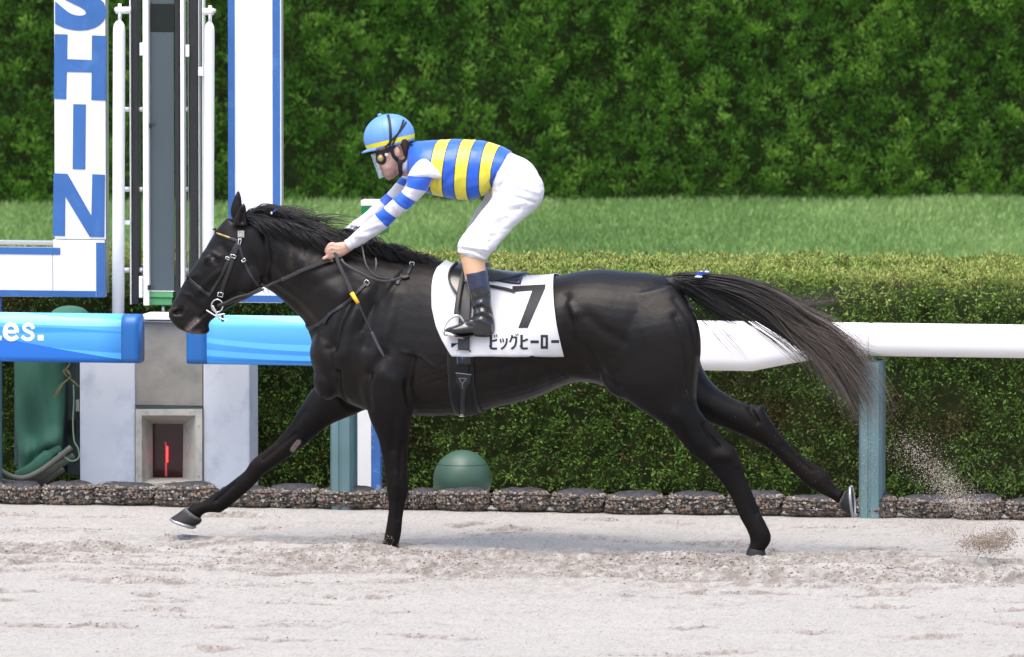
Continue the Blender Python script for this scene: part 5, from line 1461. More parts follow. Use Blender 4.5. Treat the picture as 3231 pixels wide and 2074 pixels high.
# ---- silks: each printed band is a run of rings
m_sblue = mat('blue_silk', (0.018, 0.110, 0.62), 0.36, 0.5, var=0.06, vscale=6, sheen=0.2)
m_syel = mat('yellow_silk', (0.74, 0.66, 0.055), 0.36, 0.5, var=0.04, vscale=6, sheen=0.2)
m_sseam = mat('dark_silk_seam', (0.02, 0.03, 0.06), 0.6)
m_swhite = mat('white_silk', (0.60, 0.60, 0.67), 0.42, 0.45, var=0.03, vscale=8, sheen=0.2)
def cloth_loft(name, st, bands, mats, n=72, sub=12, p=0.95, wrinkles=(), noise=0.0, nscale=14, seed=0, parent=None, seams=()):
    V, F, S = loft(st, n=n, sub=sub, p=p)
    me = mesh_np('tmp', V, F); nn_ = np.empty(len(V) * 3, np.float32); me.vertices.foreach_get('normal', nn_); N = nn_.reshape(-1, 3).astype(float); bpy.data.meshes.remove(me)
    c = V.mean(0)
    if ((V - c) * N).sum() < 0: N = -N; F = [f[::-1] for f in F]
    V = sculpt(V, N, wrinkles, side=0)
    if noise:
        V = V + N * (noise * vnoise(V[:, 0] * nscale + seed, V[:, 2] * nscale * 1.6 + V[:, 1] * nscale, 80 + seed, 3))[:, None]
    fs = np.array([np.mean(S[f]) for f in F])
    mi = np.zeros(len(F), int)
    for lo, hi, m_i in bands: mi[(fs > lo) & (fs < hi)] = m_i
    if seams:
        for k_ in seams: mi[(fs > k_ - 0.075) & (fs < k_)] = len(mats) - 1
    return obj(name, V, F, mats, parent or jockey, True, None, mi), (V, F)
wr = []
for (a, c, amp) in (((1515, 600), (1585, 540), -.004), ((1530, 612), (1575, 570), .004), ((1500, 612), (1560, 545), .003), ((1450, 560), (1400, 600), .003), ((1430, 545), (1385, 590), -.0035), ((1380, 520), (1372, 580), -.004), ((1395, 540), (1384, 600), .003),
                    ((1310, 545), (1345, 520), .004), ((1350, 600), (1400, 560), .003), ((1460, 545), (1540, 540), -.0012), ((1470, 590), (1520, 575), .0025), ((1480, 610), (1530, 590), -.003)):
    wr.append(([a, c], 4.5, amp * 1.9))
jk, (JV, JF) = cloth_loft('jacket', [(1300, 452, 1284, 545, .066), (1310, 448, 1292, 552, .095), (1326, 446, 1308, 570, .135), (1350, 444, 1338, 602, .172), (1387, 441, 1372, 615, .182), (1428, 440, 1411, 625, .174), (1464, 440, 1447, 630, .168), (1505, 443, 1486, 630, .163),
            (1541, 449, 1523, 619, .158), (1581, 463, 1558, 592, .150), (1610, 478, 1574, 578, .142)], [(4, 5, 1), (6, 7, 1), (8, 9, 1)], [m_sblue, m_syel, m_sseam], seams=(4, 5, 6, 7, 8, 9), wrinkles=wr, noise=.0045, nscale=17, seed=1)
# blue collar rim and white stock
cl = loft([(1304, 449, 1286, 548, .074), (1312, 447, 1293, 556, .10)], n=48, sub=4)
obj('collar', cl[0], cl[1], m_sblue, jockey, True)
st_ = loft([(1288, 468, 1270, 556, .060), (1306, 455, 1288, 552, .070)], n=36, sub=4)
obj('neck_scarf', st_[0], st_[1], m_swhite, jockey, True)
sl_mats = [m_swhite, m_sblue]
wrs = []
for q in ((1290, 620, 1330, 640), (1275, 640, 1300, 655), (1260, 640, 1285, 665), (1235, 660, 1260, 690), (1165, 705, 1210, 700), (1145, 735, 1190, 725), (1130, 745, 1165, 745), (1300, 560, 1350, 560), (1200, 690, 1235, 700), (1118, 755, 1128, 778)):
    wrs.append(([(q[0], q[1]), (q[2], q[3])], 4, random.choice((-.0055, .006))))
def sleeve(st, bands, seed):
    o_, vf = cloth_loft('sleeve', st, bands, sl_mats, n=40, sub=8, wrinkles=wrs, noise=.004, nscale=22, seed=seed)
    return o_
sleeve([(1352, 500, 1396, 545, .040, YN + .03), (1325, 506, 1394, 560, .058, YN), (1304, 526, 1384, 566, .064, YN - .005), (1288, 553, 1370, 560, .063, YN - .01), (1281, 586, 1346, 602, .058, YN - .01), (1268, 604, 1315, 635, .053, YN - .01), (1241, 628, 1287, 662, .050, YN - .008), (1213, 654, 1253, 688, .048, YN),
        (1185, 675, 1225, 717, .046, -.158), (1160, 697, 1204, 733, .044, -.15), (1130, 722, 1166, 758, .040, -.14), (1104, 746, 1134, 779, .034, -.13), (1099, 751, 1117, 784, .028, -.128), (1088, 759, 1107, 789, .029, -.125)],
       [(3, 4, 1), (5, 6, 1), (7, 8, 1)], 2)
sleeve([(1340, 500, 1384, 545, .040, YFAR - .03), (1305, 520, 1370, 556, .06, YFAR), (1268, 557, 1330, 580, .058, YFAR), (1252, 575, 1310, 596, .056, YFAR), (1222, 610, 1272, 640, .052, YFAR), (1200, 630, 1240, 664, .050, YFAR - .01), (1170, 655, 1208, 690, .047, YFAR - .03),
        (1140, 680, 1176, 716, .043, .11), (1110, 702, 1146, 738, .039, .085), (1082, 724, 1112, 756, .033, .065), (1066, 738, 1088, 766, .028, .055)], [(2, 3, 1), (4, 5, 1), (6, 6.001, 1), (5.999, 6, 0)], 3)
jkfar = None
# ---- breeches, knees, boots
BB = MB()
BB.loft([(1606, 478, 1560, 592, .138), (1622, 486, 1557, 604, .148), (1648, 497, 1556, 622, .16), (1680, 522, 1566, 650, .168), (1702, 560, 1590, 672, .168), (1712, 600, 1620, 690, .15), (1708, 640, 1650, 690, .10)], n=32, sub=4)
thN = [(1640, 500, 1560, 600, .08, -.07), (1695, 545, 1556, 612, .092, -.09), (1716, 590, 1550, 628, .097, -.11), (1710, 632, 1532, 652, .094, -.13), (1682, 664, 1508, 680, .088, -.155), (1646, 695, 1486, 710, .080, -.185), (1610, 732, 1464, 738, .073, -.225), (1578, 766, 1446, 762, .067, -.265),
       (1555, 792, 1443, 782, .063, -.28), (1540, 812, 1446, 796, .060, -.285), (1532, 822, 1450, 800, .056, -.287)]
BB.loft(thN, n=28, sub=4)
thF = mirror_far(thN, -46)
BB.loft(thF, n=28, sub=4)
BV, BF, BN = remesh(BB, 0.0062, 5, 0.5)
bw = []
for (pts, s_, a) in (([(1600, 560), (1660, 545), (1700, 570)], 8, -.004), ([(1570, 600), (1640, 590), (1700, 610)], 7, .004), ([(1560, 630), (1620, 620), (1690, 640)], 6, -.004), ([(1600, 650), (1660, 640)], 5, .003), ([(1560, 670), (1640, 660)], 6, -.004),
                     ([(1520, 700), (1600, 680)], 6, .004), ([(1500, 730), (1580, 700)], 5, -.004), ([(1500, 752), (1560, 735)], 5, .004), ([(1470, 760), (1545, 762)], 5, -.004), ([(1462, 775), (1540, 790)], 4, .004), ([(1455, 745), (1500, 735)], 4, .003), ([(1560, 690), (1540, 760)], 6, .003),
                     ([(1552, 596), (1562, 640), (1530, 690)], 6, .003), ([(1575, 590), (1600, 560), (1620, 520)], 6, -.004), ([(1650, 700), (1600, 750), (1560, 800)], 7, .003), ([(1448, 786), (1490, 790), (1536, 812)], 3, -.005), ([(1446, 796), (1490, 800), (1532, 820)], 3, .004), ([(1466, 780), (1500, 786)], 3, .003)):
    bw.append((pts, s_ * .6, a * 2.0))
BV = sculpt(BV, BN, bw, side=0)
BV = BV + BN * (.0040 * vnoise(BV[:, 0] * 8 + BV[:, 2] * 6, BV[:, 2] * 26 - BV[:, 0] * 6, 85, 3))[:, None]
m_breech = mat('white_breeches', (0.60, 0.60, 0.635), 0.6, 0.35, var=0.02, vscale=6, sheen=0.1, bump=0.5, bscale=26)
obj('breeches', BV, BF, m_breech, jockey, True)
m_stock = mat('beige_stocking', (0.62, 0.385, 0.24), 0.6, 0.3, var=0.05, vscale=20)
def leg_clothes(far):
    f = (lambda st: mirror_far(st, -62)) if far else (lambda st: st)
    V, F, S = loft(f([(1534, 806, 1446, 786, .052, -.283), (1531, 815, 1450, 802, .054, -.285), (1531, 840, 1459, 838, .054, -.29), (1538, 875, 1470, 885, .052, -.295)]), n=28, sub=6)
    obj('stocking', V, F, m_stock, jockey, True)
    kb = MB()
    kb.loft(f([(1539, 870, 1473, 890, .052, -.297), (1544, 900, 1479, 915, .052, -.30), (1549, 930, 1484, 938, .050, -.303), (1551, 960, 1491, 970, .046, -.306), (1556, 990, 1494, 990, .046, -.308), (1560, 1010, 1488, 1010, .045, -.31), (1562, 1034, 1482, 1036, .044, -.31), (1558, 1054, 1490, 1058, .042, -.31)]), n=28, sub=5)
    kb.loft(f([(1404, 1040, 1404, 1048, .012, -.315), (1414, 1033, 1414, 1054, .030, -.315), (1436, 1026, 1436, 1060, .042, -.314), (1462, 1015, 1464, 1062, .044, -.312), (1490, 1002, 1492, 1060, .042, -.31), (1525, 1000, 1525, 1060, .042, -.31), (1556, 1018, 1556, 1056, .036, -.31)]), n=24, sub=5)
    V, F, N = remesh(kb, 0.0048, 4, 0.5)
    sk = [([(1494, 965), (1520, 955), (1548, 972)], 4, .006), ([(1492, 978), (1520, 968), (1550, 988)], 3.5, -.007), ([(1496, 990), (1525, 984), (1552, 1004)], 4, .007), ([(1490, 1004), (1520, 996), (1550, 1014)], 3.5, -.006), ([(1500, 945), (1525, 940), (1545, 935)], 4, -.004),
          ([(1488, 1012), (1515, 1010), (1545, 1026)], 4, .005), ([(1500, 960), (1510, 985)], 3, -.004), ([(1486, 925), (1500, 940)], 4, .004), ([(1530, 975), (1540, 995)], 3, .004), ([(1470, 1025), (1490, 1030)], 4, -.003), ([(1430, 1040), (1475, 1042)], 6, .003), ([(1485, 1000), (1480, 1020)], 4, .003)]
    if not far: V = sculpt(V, N, sk)
    bt = obj('boot', V, F, m_boot, jockey, True)
    V, F, S = loft(f([(1537, 852, 1467, 866, .0545, -.295), (1538, 858, 1469, 872, .056, -.296), (1541, 878, 1474, 894, .0565, -.297), (1544, 899, 1479, 915, .055, -.30), (1544, 902, 1480, 918, .052, -.30)]), n=28, sub=4)
    obj('boot_cuff', V, F, m_cuff, bt, True)
    sole = MB()
    sole.loft(f([(1406, 1044, 1406, 1050, .016, -.314), (1436, 1055, 1436, 1062, .040, -.313), (1470, 1060, 1470, 1065, .042, -.312), (1494, 1055, 1494, 1060, .036, -.311)]), n=16, sub=4, p=0.6)
    sole.loft(f([(1500, 1046, 1500, 1062, .034, -.311), (1530, 1050, 1530, 1064, .038, -.311), (1552, 1048, 1552, 1062, .034, -.311)]), n=16, sub=4, p=0.6)
    sole.build('boot_sole', m_sole, bt, True)
m_boot = mat('black_patent_boot', (0.006, 0.006, 0.007), 0.22, 0.55, coat=0.6, bump=0.25, bscale=28)
m_cuff = mat('navy_boot_cuff', (0.010, 0.018, 0.052), 0.25, 0.55, coat=0.5, bump=0.1, bscale=20)
m_sole = mat('boot_sole_rubber', (0.012, 0.012, 0.012), 0.6, 0.3)
leg_clothes(False)
leg_clothes(True)

# ---- helmet, goggles, visor, straps
m_helm = mat('pale_blue_helmet_cover', (0.125, 0.285, 0.68), 0.42, 0.45, var=0.03, vscale=8, bump=0.03, bscale=12)
m_helmband = mat('yellow_helmet_band', (0.78, 0.70, 0.045), 0.45, 0.4)
m_strap = mat('black_strap', (0.010, 0.010, 0.012), 0.55, 0.4, bump=0.2, bscale=200)
Hc = W(1228, 432, 0)
tilt = math.radians(14)
hx = np.array([math.cos(tilt), 0, math.sin(tilt)]); hz_ = np.array([-math.sin(tilt), 0, math.cos(tilt)])    # helmet frame: x to the back, z up
def hpt(a, p_, k=1.0):
    """a around (0 = back), p_ height angle"""
    rx, ry, rz = .127 * k, .108 * k, .112 * k
    x = rx * math.cos(p_) * math.cos(a); y = ry * math.cos(p_) * math.sin(a); z = rz * math.sin(p_)
    return Hc + hx * x + np.array([0, 1, 0]) * y + hz_ * z
def helmet_patch(p0, p1, k, nP, nA=56):
    V = [hpt(2 * math.pi * j / nA, p0 + (p1 - p0) * i / nP, k) for i in range(nP + 1) for j in range(nA)]
    F = [[i * nA + j, i * nA + (j + 1) % nA, (i + 1) * nA + (j + 1) % nA, (i + 1) * nA + j] for i in range(nP) for j in range(nA)]
    return V, F
hb = MB()
V, F = helmet_patch(-.42, 1.56, 1.0, 18); hb.add(V, F)
V, F = helmet_patch(-.42, -.30, .93, 2); hb.add(V, [f[::-1] for f in F])
helm = hb.build('helmet', m_helm, jockey, True)
V, F = helmet_patch(-.335, -.125, 1.006, 3); obj('helmet_band', V, F, m_helmband, helm, True)
btn = hpt(math.pi, 1.45, 1.02); MB().ell(btn + hx * -.004, (.012, .012, .009)).build('top_button', m_helm, helm, True)
# peak
pv = []; nA = 26; nR = 6
for i in range(nR + 1):
    for j in range(nA + 1):
        a = math.pi - 1.05 + 2.1 * j / nA
        base_ = hpt(a, -.36, .985)
        t = i / nR
        ext = .034 * t * (math.cos((a - math.pi) * 1.45) ** 0.8 if abs(a - math.pi) < 1.05 else 0)
        out_ = -hx * abs(math.cos(a)) + np.array([0, math.sin(a) * .5, 0])
        pv.append(base_ + out_ * ext - hz_ * (.010 * t * t))
pf = [[i * (nA + 1) + j, i * (nA + 1) + j + 1, (i + 1) * (nA + 1) + j + 1, (i + 1) * (nA + 1) + j] for i in range(nR) for j in range(nA)]
pk = obj('peak', pv, pf, m_helm, helm, True); md_ = pk.modifiers.new('t', 'SOLIDIFY'); md_.thickness = .005
# panel seams
for a in (math.pi * 0.5, math.pi * 1.5, 2.2, -2.2, 0.9, -0.9):
    P = [hpt(a, p_, 1.001) for p_ in np.linspace(-.1, 1.5, 18)]
    MB().tube(np.array(P), .0009, 5).build('seam', mat('helmet_seam', (0.09, 0.27, 0.66), 0.5), helm, True)
def ribbon(P, N, w, th, name, m, parent):
    """flat strap along P lying on normals N"""
    P = np.asarray(P, float); N = unit(np.asarray(N, float)); T = unit(np.gradient(P, axis=0)); S = unit(np.cross(T, N))
    w = np.full(len(P), w) if np.isscalar(w) else np.asarray(w)
    V = []
    for i in range(len(P)):
        for (a, c) in ((-1, 0), (-1, .8), (-.8, 1), (.8, 1), (1, .8), (1, 0)): V.append(P[i] + S[i] * a * w[i] / 2 + N[i] * c * th)
    k = 6
    F = [[i * k + j, i * k + (j + 1) % k, (i + 1) * k + (j + 1) % k, (i + 1) * k + j] for i in range(len(P) - 1) for j in range(k)]
    F += [list(range(k))[::-1], [(len(P) - 1) * k + j for j in range(k)]]
    return obj(name, V, F, m, parent, True)
def helmet_hit(u, v):
    """near side of the helmet under a photo pixel"""
    best = None
    o_ = W(u, v, -1.0); d = unit(W(u, v, 1.0) - o_)
    q = o_ - Hc
    A = np.array([hx / .127, np.array([0, 1, 0]) / .108, hz_ / .112])
    qq = A @ q; dd = A @ d
    a_, b_, c_ = dd @ dd, 2 * qq @ dd, qq @ qq - 1.0
    D = b_ * b_ - 4 * a_ * c_
    if D <= 0:
        t = -b_ / (2 * a_)
    else: t = (-b_ - math.sqrt(D)) / (2 * a_)
    p_ = o_ + d * t
    n_ = unit(A.T @ (A @ (p_ - Hc)))
    return p_, n_
def helmet_strap(pts, w, name='goggle_strap'):
    line = catmull(pts, 6)[0]
    PN_ = [helmet_hit(*q) for q in line]
    ribbon([a + n_ * .0015 for a, n_ in PN_], [n_ for _, n_ in PN_], w, .0025, name, m_strap, helm)
helmet_strap([(1224, 364), (1229, 385), (1232, 420), (1232, 445), (1228, 460)], .013)
helmet_strap([(1273, 380), (1262, 410), (1248, 435), (1238, 458)], .009)
helmet_strap([(1281, 386), (1264, 412), (1246, 432), (1228, 452), (1215, 465)], .008)
# black cloth under the peak, goggles
def face_strap(pts, w, name, m, th=.004, lift=.003, parent=None):
    line = catmull(pts, 6)[0]; P = []; N = []
    for u, v in line:
        h_ = surf(u, v, lift, -.06, PBVH)
        P.append(h_[0]); N.append(h_[1])
    P = np.array(P); N = np.array(N)
    for _ in range(3):
        P[1:-1] = (P[:-2] + 2 * P[1:-1] + P[2:]) / 4; N[1:-1] = (N[:-2] + 2 * N[1:-1] + N[2:]) / 4
    return ribbon(P, N, w, th, name, m, parent or jockey)
hairm = mat('dark_brown_hair', (0.035, 0.022, 0.015), 0.7, 0.3, bump=0.6, bscale=160)
V, F = helmet_patch(-.78, -.30, .82, 6)
obj('head_band', V, F, m_strap, jockey, True)
hv = []
V, F, S = loft([(1252, 440, 1300, 436, .083), (1268, 462, 1300, 458, .083), (1276, 482, 1298, 478, .079), (1282, 498, 1292, 494, .066)], n=24, sub=4)
obj('hair', V, F, hairm, jockey, True)
gl_m = mat('goggle_frame', (0.012, 0.012, 0.014), 0.35, 0.5)
gold = mat('gold_goggle_disc', (0.42, 0.29, 0.09), 0.35, 0.5, metal=0.5)
gog = MB()
gc = W(1204, 501, -.066)
for s_ in (-1, 1):
    c_ = np.array([gc[0] - .001, s_ * .071, gc[2]])
    gog.ell(c_, (.0285, .017, .0295), n=20, k=12)
gog.ell(np.array([gc[0] - .016, 0, gc[2]]), (.014, .062, .022), n=20, k=12)
gg = gog.build('goggles', gl_m, jockey, True)
for s_ in (-1, 1):
    c_ = np.array([gc[0] - .001, s_ * .0895, gc[2] + .002])
    MB().tube(np.array([c_ + [0, s_ * -.006, 0], c_, c_ + [0, s_ * .0022, 0]]), [.0150, .0150, .0138], 20).build('gold_vent', gold, gg, True)
    MB().tube(np.array([c_ + [0, s_ * .002, 0], c_ + [0, s_ * .003, 0]]), [.010, .009], 18).build('vent_centre', mat('vent_tan', (0.36, 0.27, 0.12), 0.5), gg, True)
px_box(MB(), 1214, 484, 1225, 493, -.096, -.088, bev=.002).build('strap_buckle', mat('pale_buckle', (0.62, 0.58, 0.50), 0.4, metal=0.3), gg)
# clear visor sheet in front of the face
vz = bpy.data.materials.new('clear_visor'); vz.use_nodes = True
nt = vz.node_tree; L = nt.links
tb_ = nt.nodes.new('ShaderNodeBsdfTransparent'); tb_.inputs[0].default_value = (0.86, 0.93, 0.95, 1)
gb = nt.nodes.new('ShaderNodeBsdfGlossy'); gb.inputs['Roughness'].default_value = 0.08; gb.inputs[0].default_value = (0.9, 0.95, 1, 1)
df = nt.nodes.new('ShaderNodeBsdfDiffuse'); df.inputs[0].default_value = (0.62, 0.74, 0.78, 1)
nz = nt.nodes.new('ShaderNodeTexNoise'); nz.inputs['Scale'].default_value = 45
tc = nt.nodes.new('ShaderNodeTexCoord'); L.new(tc.outputs['Object'], nz.inputs['Vector'])
mr = nt.nodes.new('ShaderNodeMapRange'); mr.inputs['From Min'].default_value = 0.35; mr.inputs['From Max'].default_value = 0.7; mr.inputs['To Min'].default_value = 0.25; mr.inputs['To Max'].default_value = 0.62
L.new(nz.outputs['Fac'], mr.inputs['Value'])
s1_ = nt.nodes.new('ShaderNodeMixShader'); L.new(mr.outputs[0], s1_.inputs[0]); L.new(tb_.outputs[0], s1_.inputs[1]); L.new(df.outputs[0], s1_.inputs[2])
s2_ = nt.nodes.new('ShaderNodeMixShader'); s2_.inputs[0].default_value = 0.18; L.new(s1_.outputs[0], s2_.inputs[1]); L.new(gb.outputs[0], s2_.inputs[2])
L.new(s2_.outputs[0], nt.nodes['Material Output'].inputs['Surface'])
vv = []; nA = 20; nR = 8
for i in range(nR + 1):
    t = i / nR
    for j in range(nA + 1):
        a = (j / nA - 0.5) * 2
        uu = 1168 + (1194 - 1168) * t; v_ = 489 + (565 - 489) * t
        c_ = W(uu, v_, 0)
        back = .034 * a * a + .004
        vv.append([c_[0] + back, a * .066, c_[2] + back * .30])
vf = [[i * (nA + 1) + j, i * (nA + 1) + j + 1, (i + 1) * (nA + 1) + j + 1, (i + 1) * (nA + 1) + j] for i in range(nR) for j in range(nA)]
vis = obj('visor', vv, vf, vz, jockey, True)
face_strap([(1182, 486), (1196, 483), (1214, 479), (1232, 470), (1246, 460)], .022, 'goggle_band', m_strap, .006)
# chin strap
face_strap([(1236, 452), (1238, 474), (1244, 494), (1256, 508), (1262, 516)], .017, 'chin_strap', m_strap, .006)
face_strap([(1264, 514), (1263, 530), (1266, 545), (1262, 552)], .019, 'chin_strap', m_strap, .007)
face_strap([(1262, 512), (1276, 508), (1288, 494), (1296, 476), (1300, 455)], .015, 'chin_strap', m_strap, .006)
px_box(MB(), 1256, 505, 1268, 516, -.088, -.080, bev=.002).build('chin_buckle', gl_m, jockey)
# stocking mark lines and glove band on the far hand
m_seamline = mat('stocking_seam', (0.33, 0.17, 0.09), 0.7)
for pts in ([(1454, 803), (1475, 797), (1500, 796), (1516, 801)], [(1452, 800), (1462, 793), (1480, 791)], [(1456, 812), (1475, 805), (1495, 806)]):
    line = catmull(pts, 5)[0]
    kb_ = BVHTree.FromPolygons([tuple(p_) for p_ in loft([(1534, 806, 1446, 786, .052, -.283), (1531, 815, 1450, 802, .054, -.285), (1531, 840, 1459, 838, .054, -.29), (1538, 875, 1470, 885, .052, -.295)], n=28, sub=6)[0]], loft([(1534, 806, 1446, 786, .052, -.283), (1531, 815, 1450, 802, .054, -.285), (1531, 840, 1459, 838, .054, -.29), (1538, 875, 1470, 885, .052, -.295)], n=28, sub=6)[1])
    P = [surf(u, v, .0005, -.33, kb_)[0] for u, v in line]
    MB().tube(np.array(P), .0011, 5).build('stocking_seam', m_seamline, jockey, True)
m_glove = mat('tan_finger_tape', (0.50, 0.27, 0.12), 0.7)
fh = W(1041, 761, .045)
MB().ell(fh, (.019, .018, .011), n=16, k=10).build('finger_tape', m_glove, jockey, True)
# ------------------------------------------------------------------ tack
m_leather = mat('black_leather', (0.011, 0.011, 0.012), 0.42, 0.5, var=0.25, vscale=40, bump=0.2, bscale=180)
m_steel = mat('bright_steel', (0.72, 0.71, 0.69), 0.22, 0.5, metal=0.9)
m_cloth = mat('white_saddlecloth', (0.62, 0.62, 0.635), 0.65, 0.3, var=0.02, vscale=6, bump=0.12, bscale=16)
m_ink = mat('black_cloth_print', (0.022, 0.023, 0.026), 0.6, 0.3, var=0.1, vscale=10)

# ---- number cloth draped over back and flanks
def cloth_front(v): return np.interp(v, [820, 829, 845, 870, 900, 965, 1020, 1060, 1100, 1112], [1412, 1401, 1382, 1373, 1370, 1371, 1382, 1399, 1424, 1434])
def cloth_back(v): return np.interp(v, [860, 877, 950, 1020, 1106, 1112], [1748, 1751, 1758, 1765, 1777, 1778])
nx_, nth = 70, 84
CV = np.zeros((nth, nx_, 3)); CN = np.zeros((nth, nx_, 3))
zc = W(1600, 1109, 0)[2] + 0.0
for i in range(nth):
    th = math.pi * i / (nth - 1)                 # 0 near lower edge .. pi far lower edge
    for j in range(nx_):
        s_ = j / (nx_ - 1)
        x = W(1575, 1000, 0)[0]
        for it in range(4):
            if it == 0: pv_ = 1000
            else: pv_ = proj(np.array([[hit_[0], 0, hit_[2]]]))[0][1]
            vcl = np.clip(pv_, 825, 1112)
            un = cloth_front(vcl) * (1 - s_) + cloth_back(vcl) * s_
            x = W(un, vcl, -0.25 * math.cos(th))[0] if th < math.pi / 2 else W(un, vcl, 0)[0] + (W(un, vcl, -0.25)[0] - W(un, vcl, 0)[0]) * abs(math.cos(th))
            zl = zc + 0.012 * (s_ - 0.5)
            dr = np.array([0, -math.cos(th), math.sin(th)])
            o_ = np.array([x, 0, zl]) + dr * 1.2
            hit, nr, _, _ = HBVH.ray_cast(Vector(o_), Vector(-dr))
            hit_ = np.array(hit) if hit is not None else np.array([x, 0, zl]) + dr * .3
            nr_ = np.array(nr) if hit is not None else dr
            if nr_ @ dr < 0: nr_ = -nr_
        CV[i, j] = hit_; CN[i, j] = nr_
wv = np.zeros((nth, nx_))
for i in range(nth):
    for j in range(nx_):
        s_ = j / (nx_ - 1); f = min(i, nth - 1 - i) / (nth / 2)
        wv[i, j] = .011 + .004 * math.exp(-f * 6) + .0022 * math.sin(s_ * 15 + f * 7) * (1 - f) + .0065 * math.sin(s_ * 9 - f * 9) * math.exp(-((s_ - .10) / .16) ** 2) + .0035 * math.sin(s_ * 22 + f * 13) * math.exp(-((s_ - .5) / .3) ** 2) * f
for _ in range(4):
    CV[1:-1, 1:-1] = (CV[:-2, 1:-1] + CV[2:, 1:-1] + CV[1:-1, :-2] + CV[1:-1, 2:]) / 4
CP = CV + CN * wv[..., None]
idc = np.arange(nth * nx_).reshape(nth, nx_)
Fc = np.stack([idc[:-1, :-1], idc[:-1, 1:], idc[1:, 1:], idc[1:, :-1]], -1).reshape(-1, 4)
scl = thing('saddlecloth', 'white saddlecloth with black number seven and black katakana on the horse', 'saddlecloth', W(1575, 1109, 0))
cs = obj('cloth_sheet', CP.reshape(-1, 3), Fc, m_cloth, scl, True)
md_ = cs.modifiers.new('t', 'SOLIDIFY'); md_.thickness = .004; md_.offset = 0
CBVH = BVHTree.FromPolygons([tuple(p_) for p_ in CP.reshape(-1, 3)], [list(map(int, f)) for f in Fc])
def decal(b, name, m, parent, off=.0035, maxlen=9):
    """flat bmesh in photo pixels (v down) -> print lying on the cloth"""
    refine(b, maxlen)
    V = []
    for v in b.verts:
        q = surf(v.co.x, v.co.y, off, -.3, CBVH); V.append(q[0])
    b.verts.index_update(); F = [[v.index for v in f.verts] for f in b.faces]
    b.free()
    return obj(name, V, F, m, parent, True)
Z5 = lambda x, y: (1300 + x / 2.5667, 760 + y / 2.5667)
decal(poly_bm([[Z5(*q) for q in ((815, 372), (1083, 358), (1079, 392), (938, 707), (862, 708), (975, 408), (812, 420))]]), 'number', m_ink, scl)
kana = {
    'bi': [stroke([(640, 762), (640, 868)], 20), stroke([(650, 812), (672, 808), (690, 800)], 16), stroke([(633, 846), (640, 868), (662, 873), (690, 872)], 17), stroke([(668, 765), (673, 785)], 9), stroke([(684, 760), (690, 780)], 9)],
    'small_tsu': [stroke([(716, 795), (722, 826)], 12), stroke([(736, 792), (742, 822)], 12), stroke([(768, 790), (766, 824), (748, 858), (722, 876)], 15)],
    'gu': [stroke([(812, 764), (806, 792), (793, 822)], 15), stroke([(806, 784), (842, 782)], 14), stroke([(845, 778), (843, 820), (830, 856), (804, 876)], 17), stroke([(842, 756), (846, 772)], 8), stroke([(856, 753), (861, 769)], 8)],
    'hi': [stroke([(888, 762), (888, 866)], 20), stroke([(898, 812), (918, 806), (938, 796)], 16), stroke([(880, 844), (888, 866), (908, 872), (938, 870)], 17)],
    'long_bar': [bar(960, 818, 1027, 818, 23)],
    'ro': [bar(1052, 763, 1052, 874, 20), bar(1091, 763, 1091, 874, 20), bar(1044, 772, 1101, 772, 19), bar(1044, 862, 1101, 862, 20)],
    'end_bar': [bar(1127, 815, 1192, 815, 23)]}
for k_, pls in kana.items():
    mbk = [[Z5(*q) for q in pl] for pl in pls]
    allV = []; allF = []; n0 = 0
    for qi, pl in enumerate(mbk):
        b = poly_bm([pl]); refine(b, 9)
        b.verts.index_update()
        for v in b.verts: allV.append(surf(v.co.x, v.co.y, .0035 + .0003 * qi, -.3, CBVH)[0])
        allF += [[v.index + n0 for v in f.verts] for f in b.faces]; n0 = len(allV); b.free()
    obj('letter', allV, allF, m_ink, scl, True)

# ---- straps on skin
def strap_px(pts, w, name, m, parent, th=.004, lift=.002, ydef=-.12, bvh=None, sub=7, sm=2):
    line = catmull(pts, sub)[0]; P = []; N = []
    for u, v in line:
        h_ = surf(u, v, lift, ydef, bvh); P.append(h_[0]); N.append(h_[1])
    P = np.array(P); N = np.array(N)
    for _ in range(sm):
        P[1:-1] = (P[:-2] + 2 * P[1:-1] + P[2:]) / 4; N[1:-1] = (N[:-2] + 2 * N[1:-1] + N[2:]) / 4
    return ribbon(P, N, w, th, name, m, parent)
Z3 = lambda x, y: (480 + x / 2.5667, 560 + y / 2.5667)
bri = thing('bridle', 'black leather bridle with gold beaded browband on the horse head', 'bridle', W(700, 960, -.1))
bb = strap_px([Z3(*q) for q in ((502, 412), (520, 445), (560, 468), (620, 492), (680, 512), (722, 524))], .016, 'browband', m_leather, bri)
m_goldb = mat('gold_beads', (0.62, 0.45, 0.17), 0.3, 0.5, metal=0.6)
bm_ = MB()
for u, v in catmull([Z3(*q) for q in ((506, 432), (530, 455), (560, 466), (600, 480), (628, 490))], 4)[0]:
    q = surf(u, v, .0065, -.06); bm_.ell(q[0], (.0042, .0042, .0042), n=8, k=6)
bm_.build('gold_beads', m_goldb, bb, True)
strap_px([Z3(*q) for q in ((742, 430), (722, 480), (705, 530), (680, 590), (655, 660), (628, 740), (600, 820), (572, 900), (556, 955))], .020, 'cheekpiece', m_leather, bri)
strap_px([Z3(*q) for q in ((700, 520), (664, 580), (632, 650), (596, 720), (560, 795), (516, 870), (476, 940))], .016, 'noseband_strap', m_leather, bri)
strap_px([Z3(*q) for q in ((280, 808), (320, 842), (380, 892), (430, 930), (474, 958))], .0165, 'noseband', m_leather, bri)
strap_px([Z3(*q) for q in ((706, 540), (722, 610), (745, 680), (780, 760), (822, 830), (868, 888))], .013, 'throatlatch', m_leather, bri)
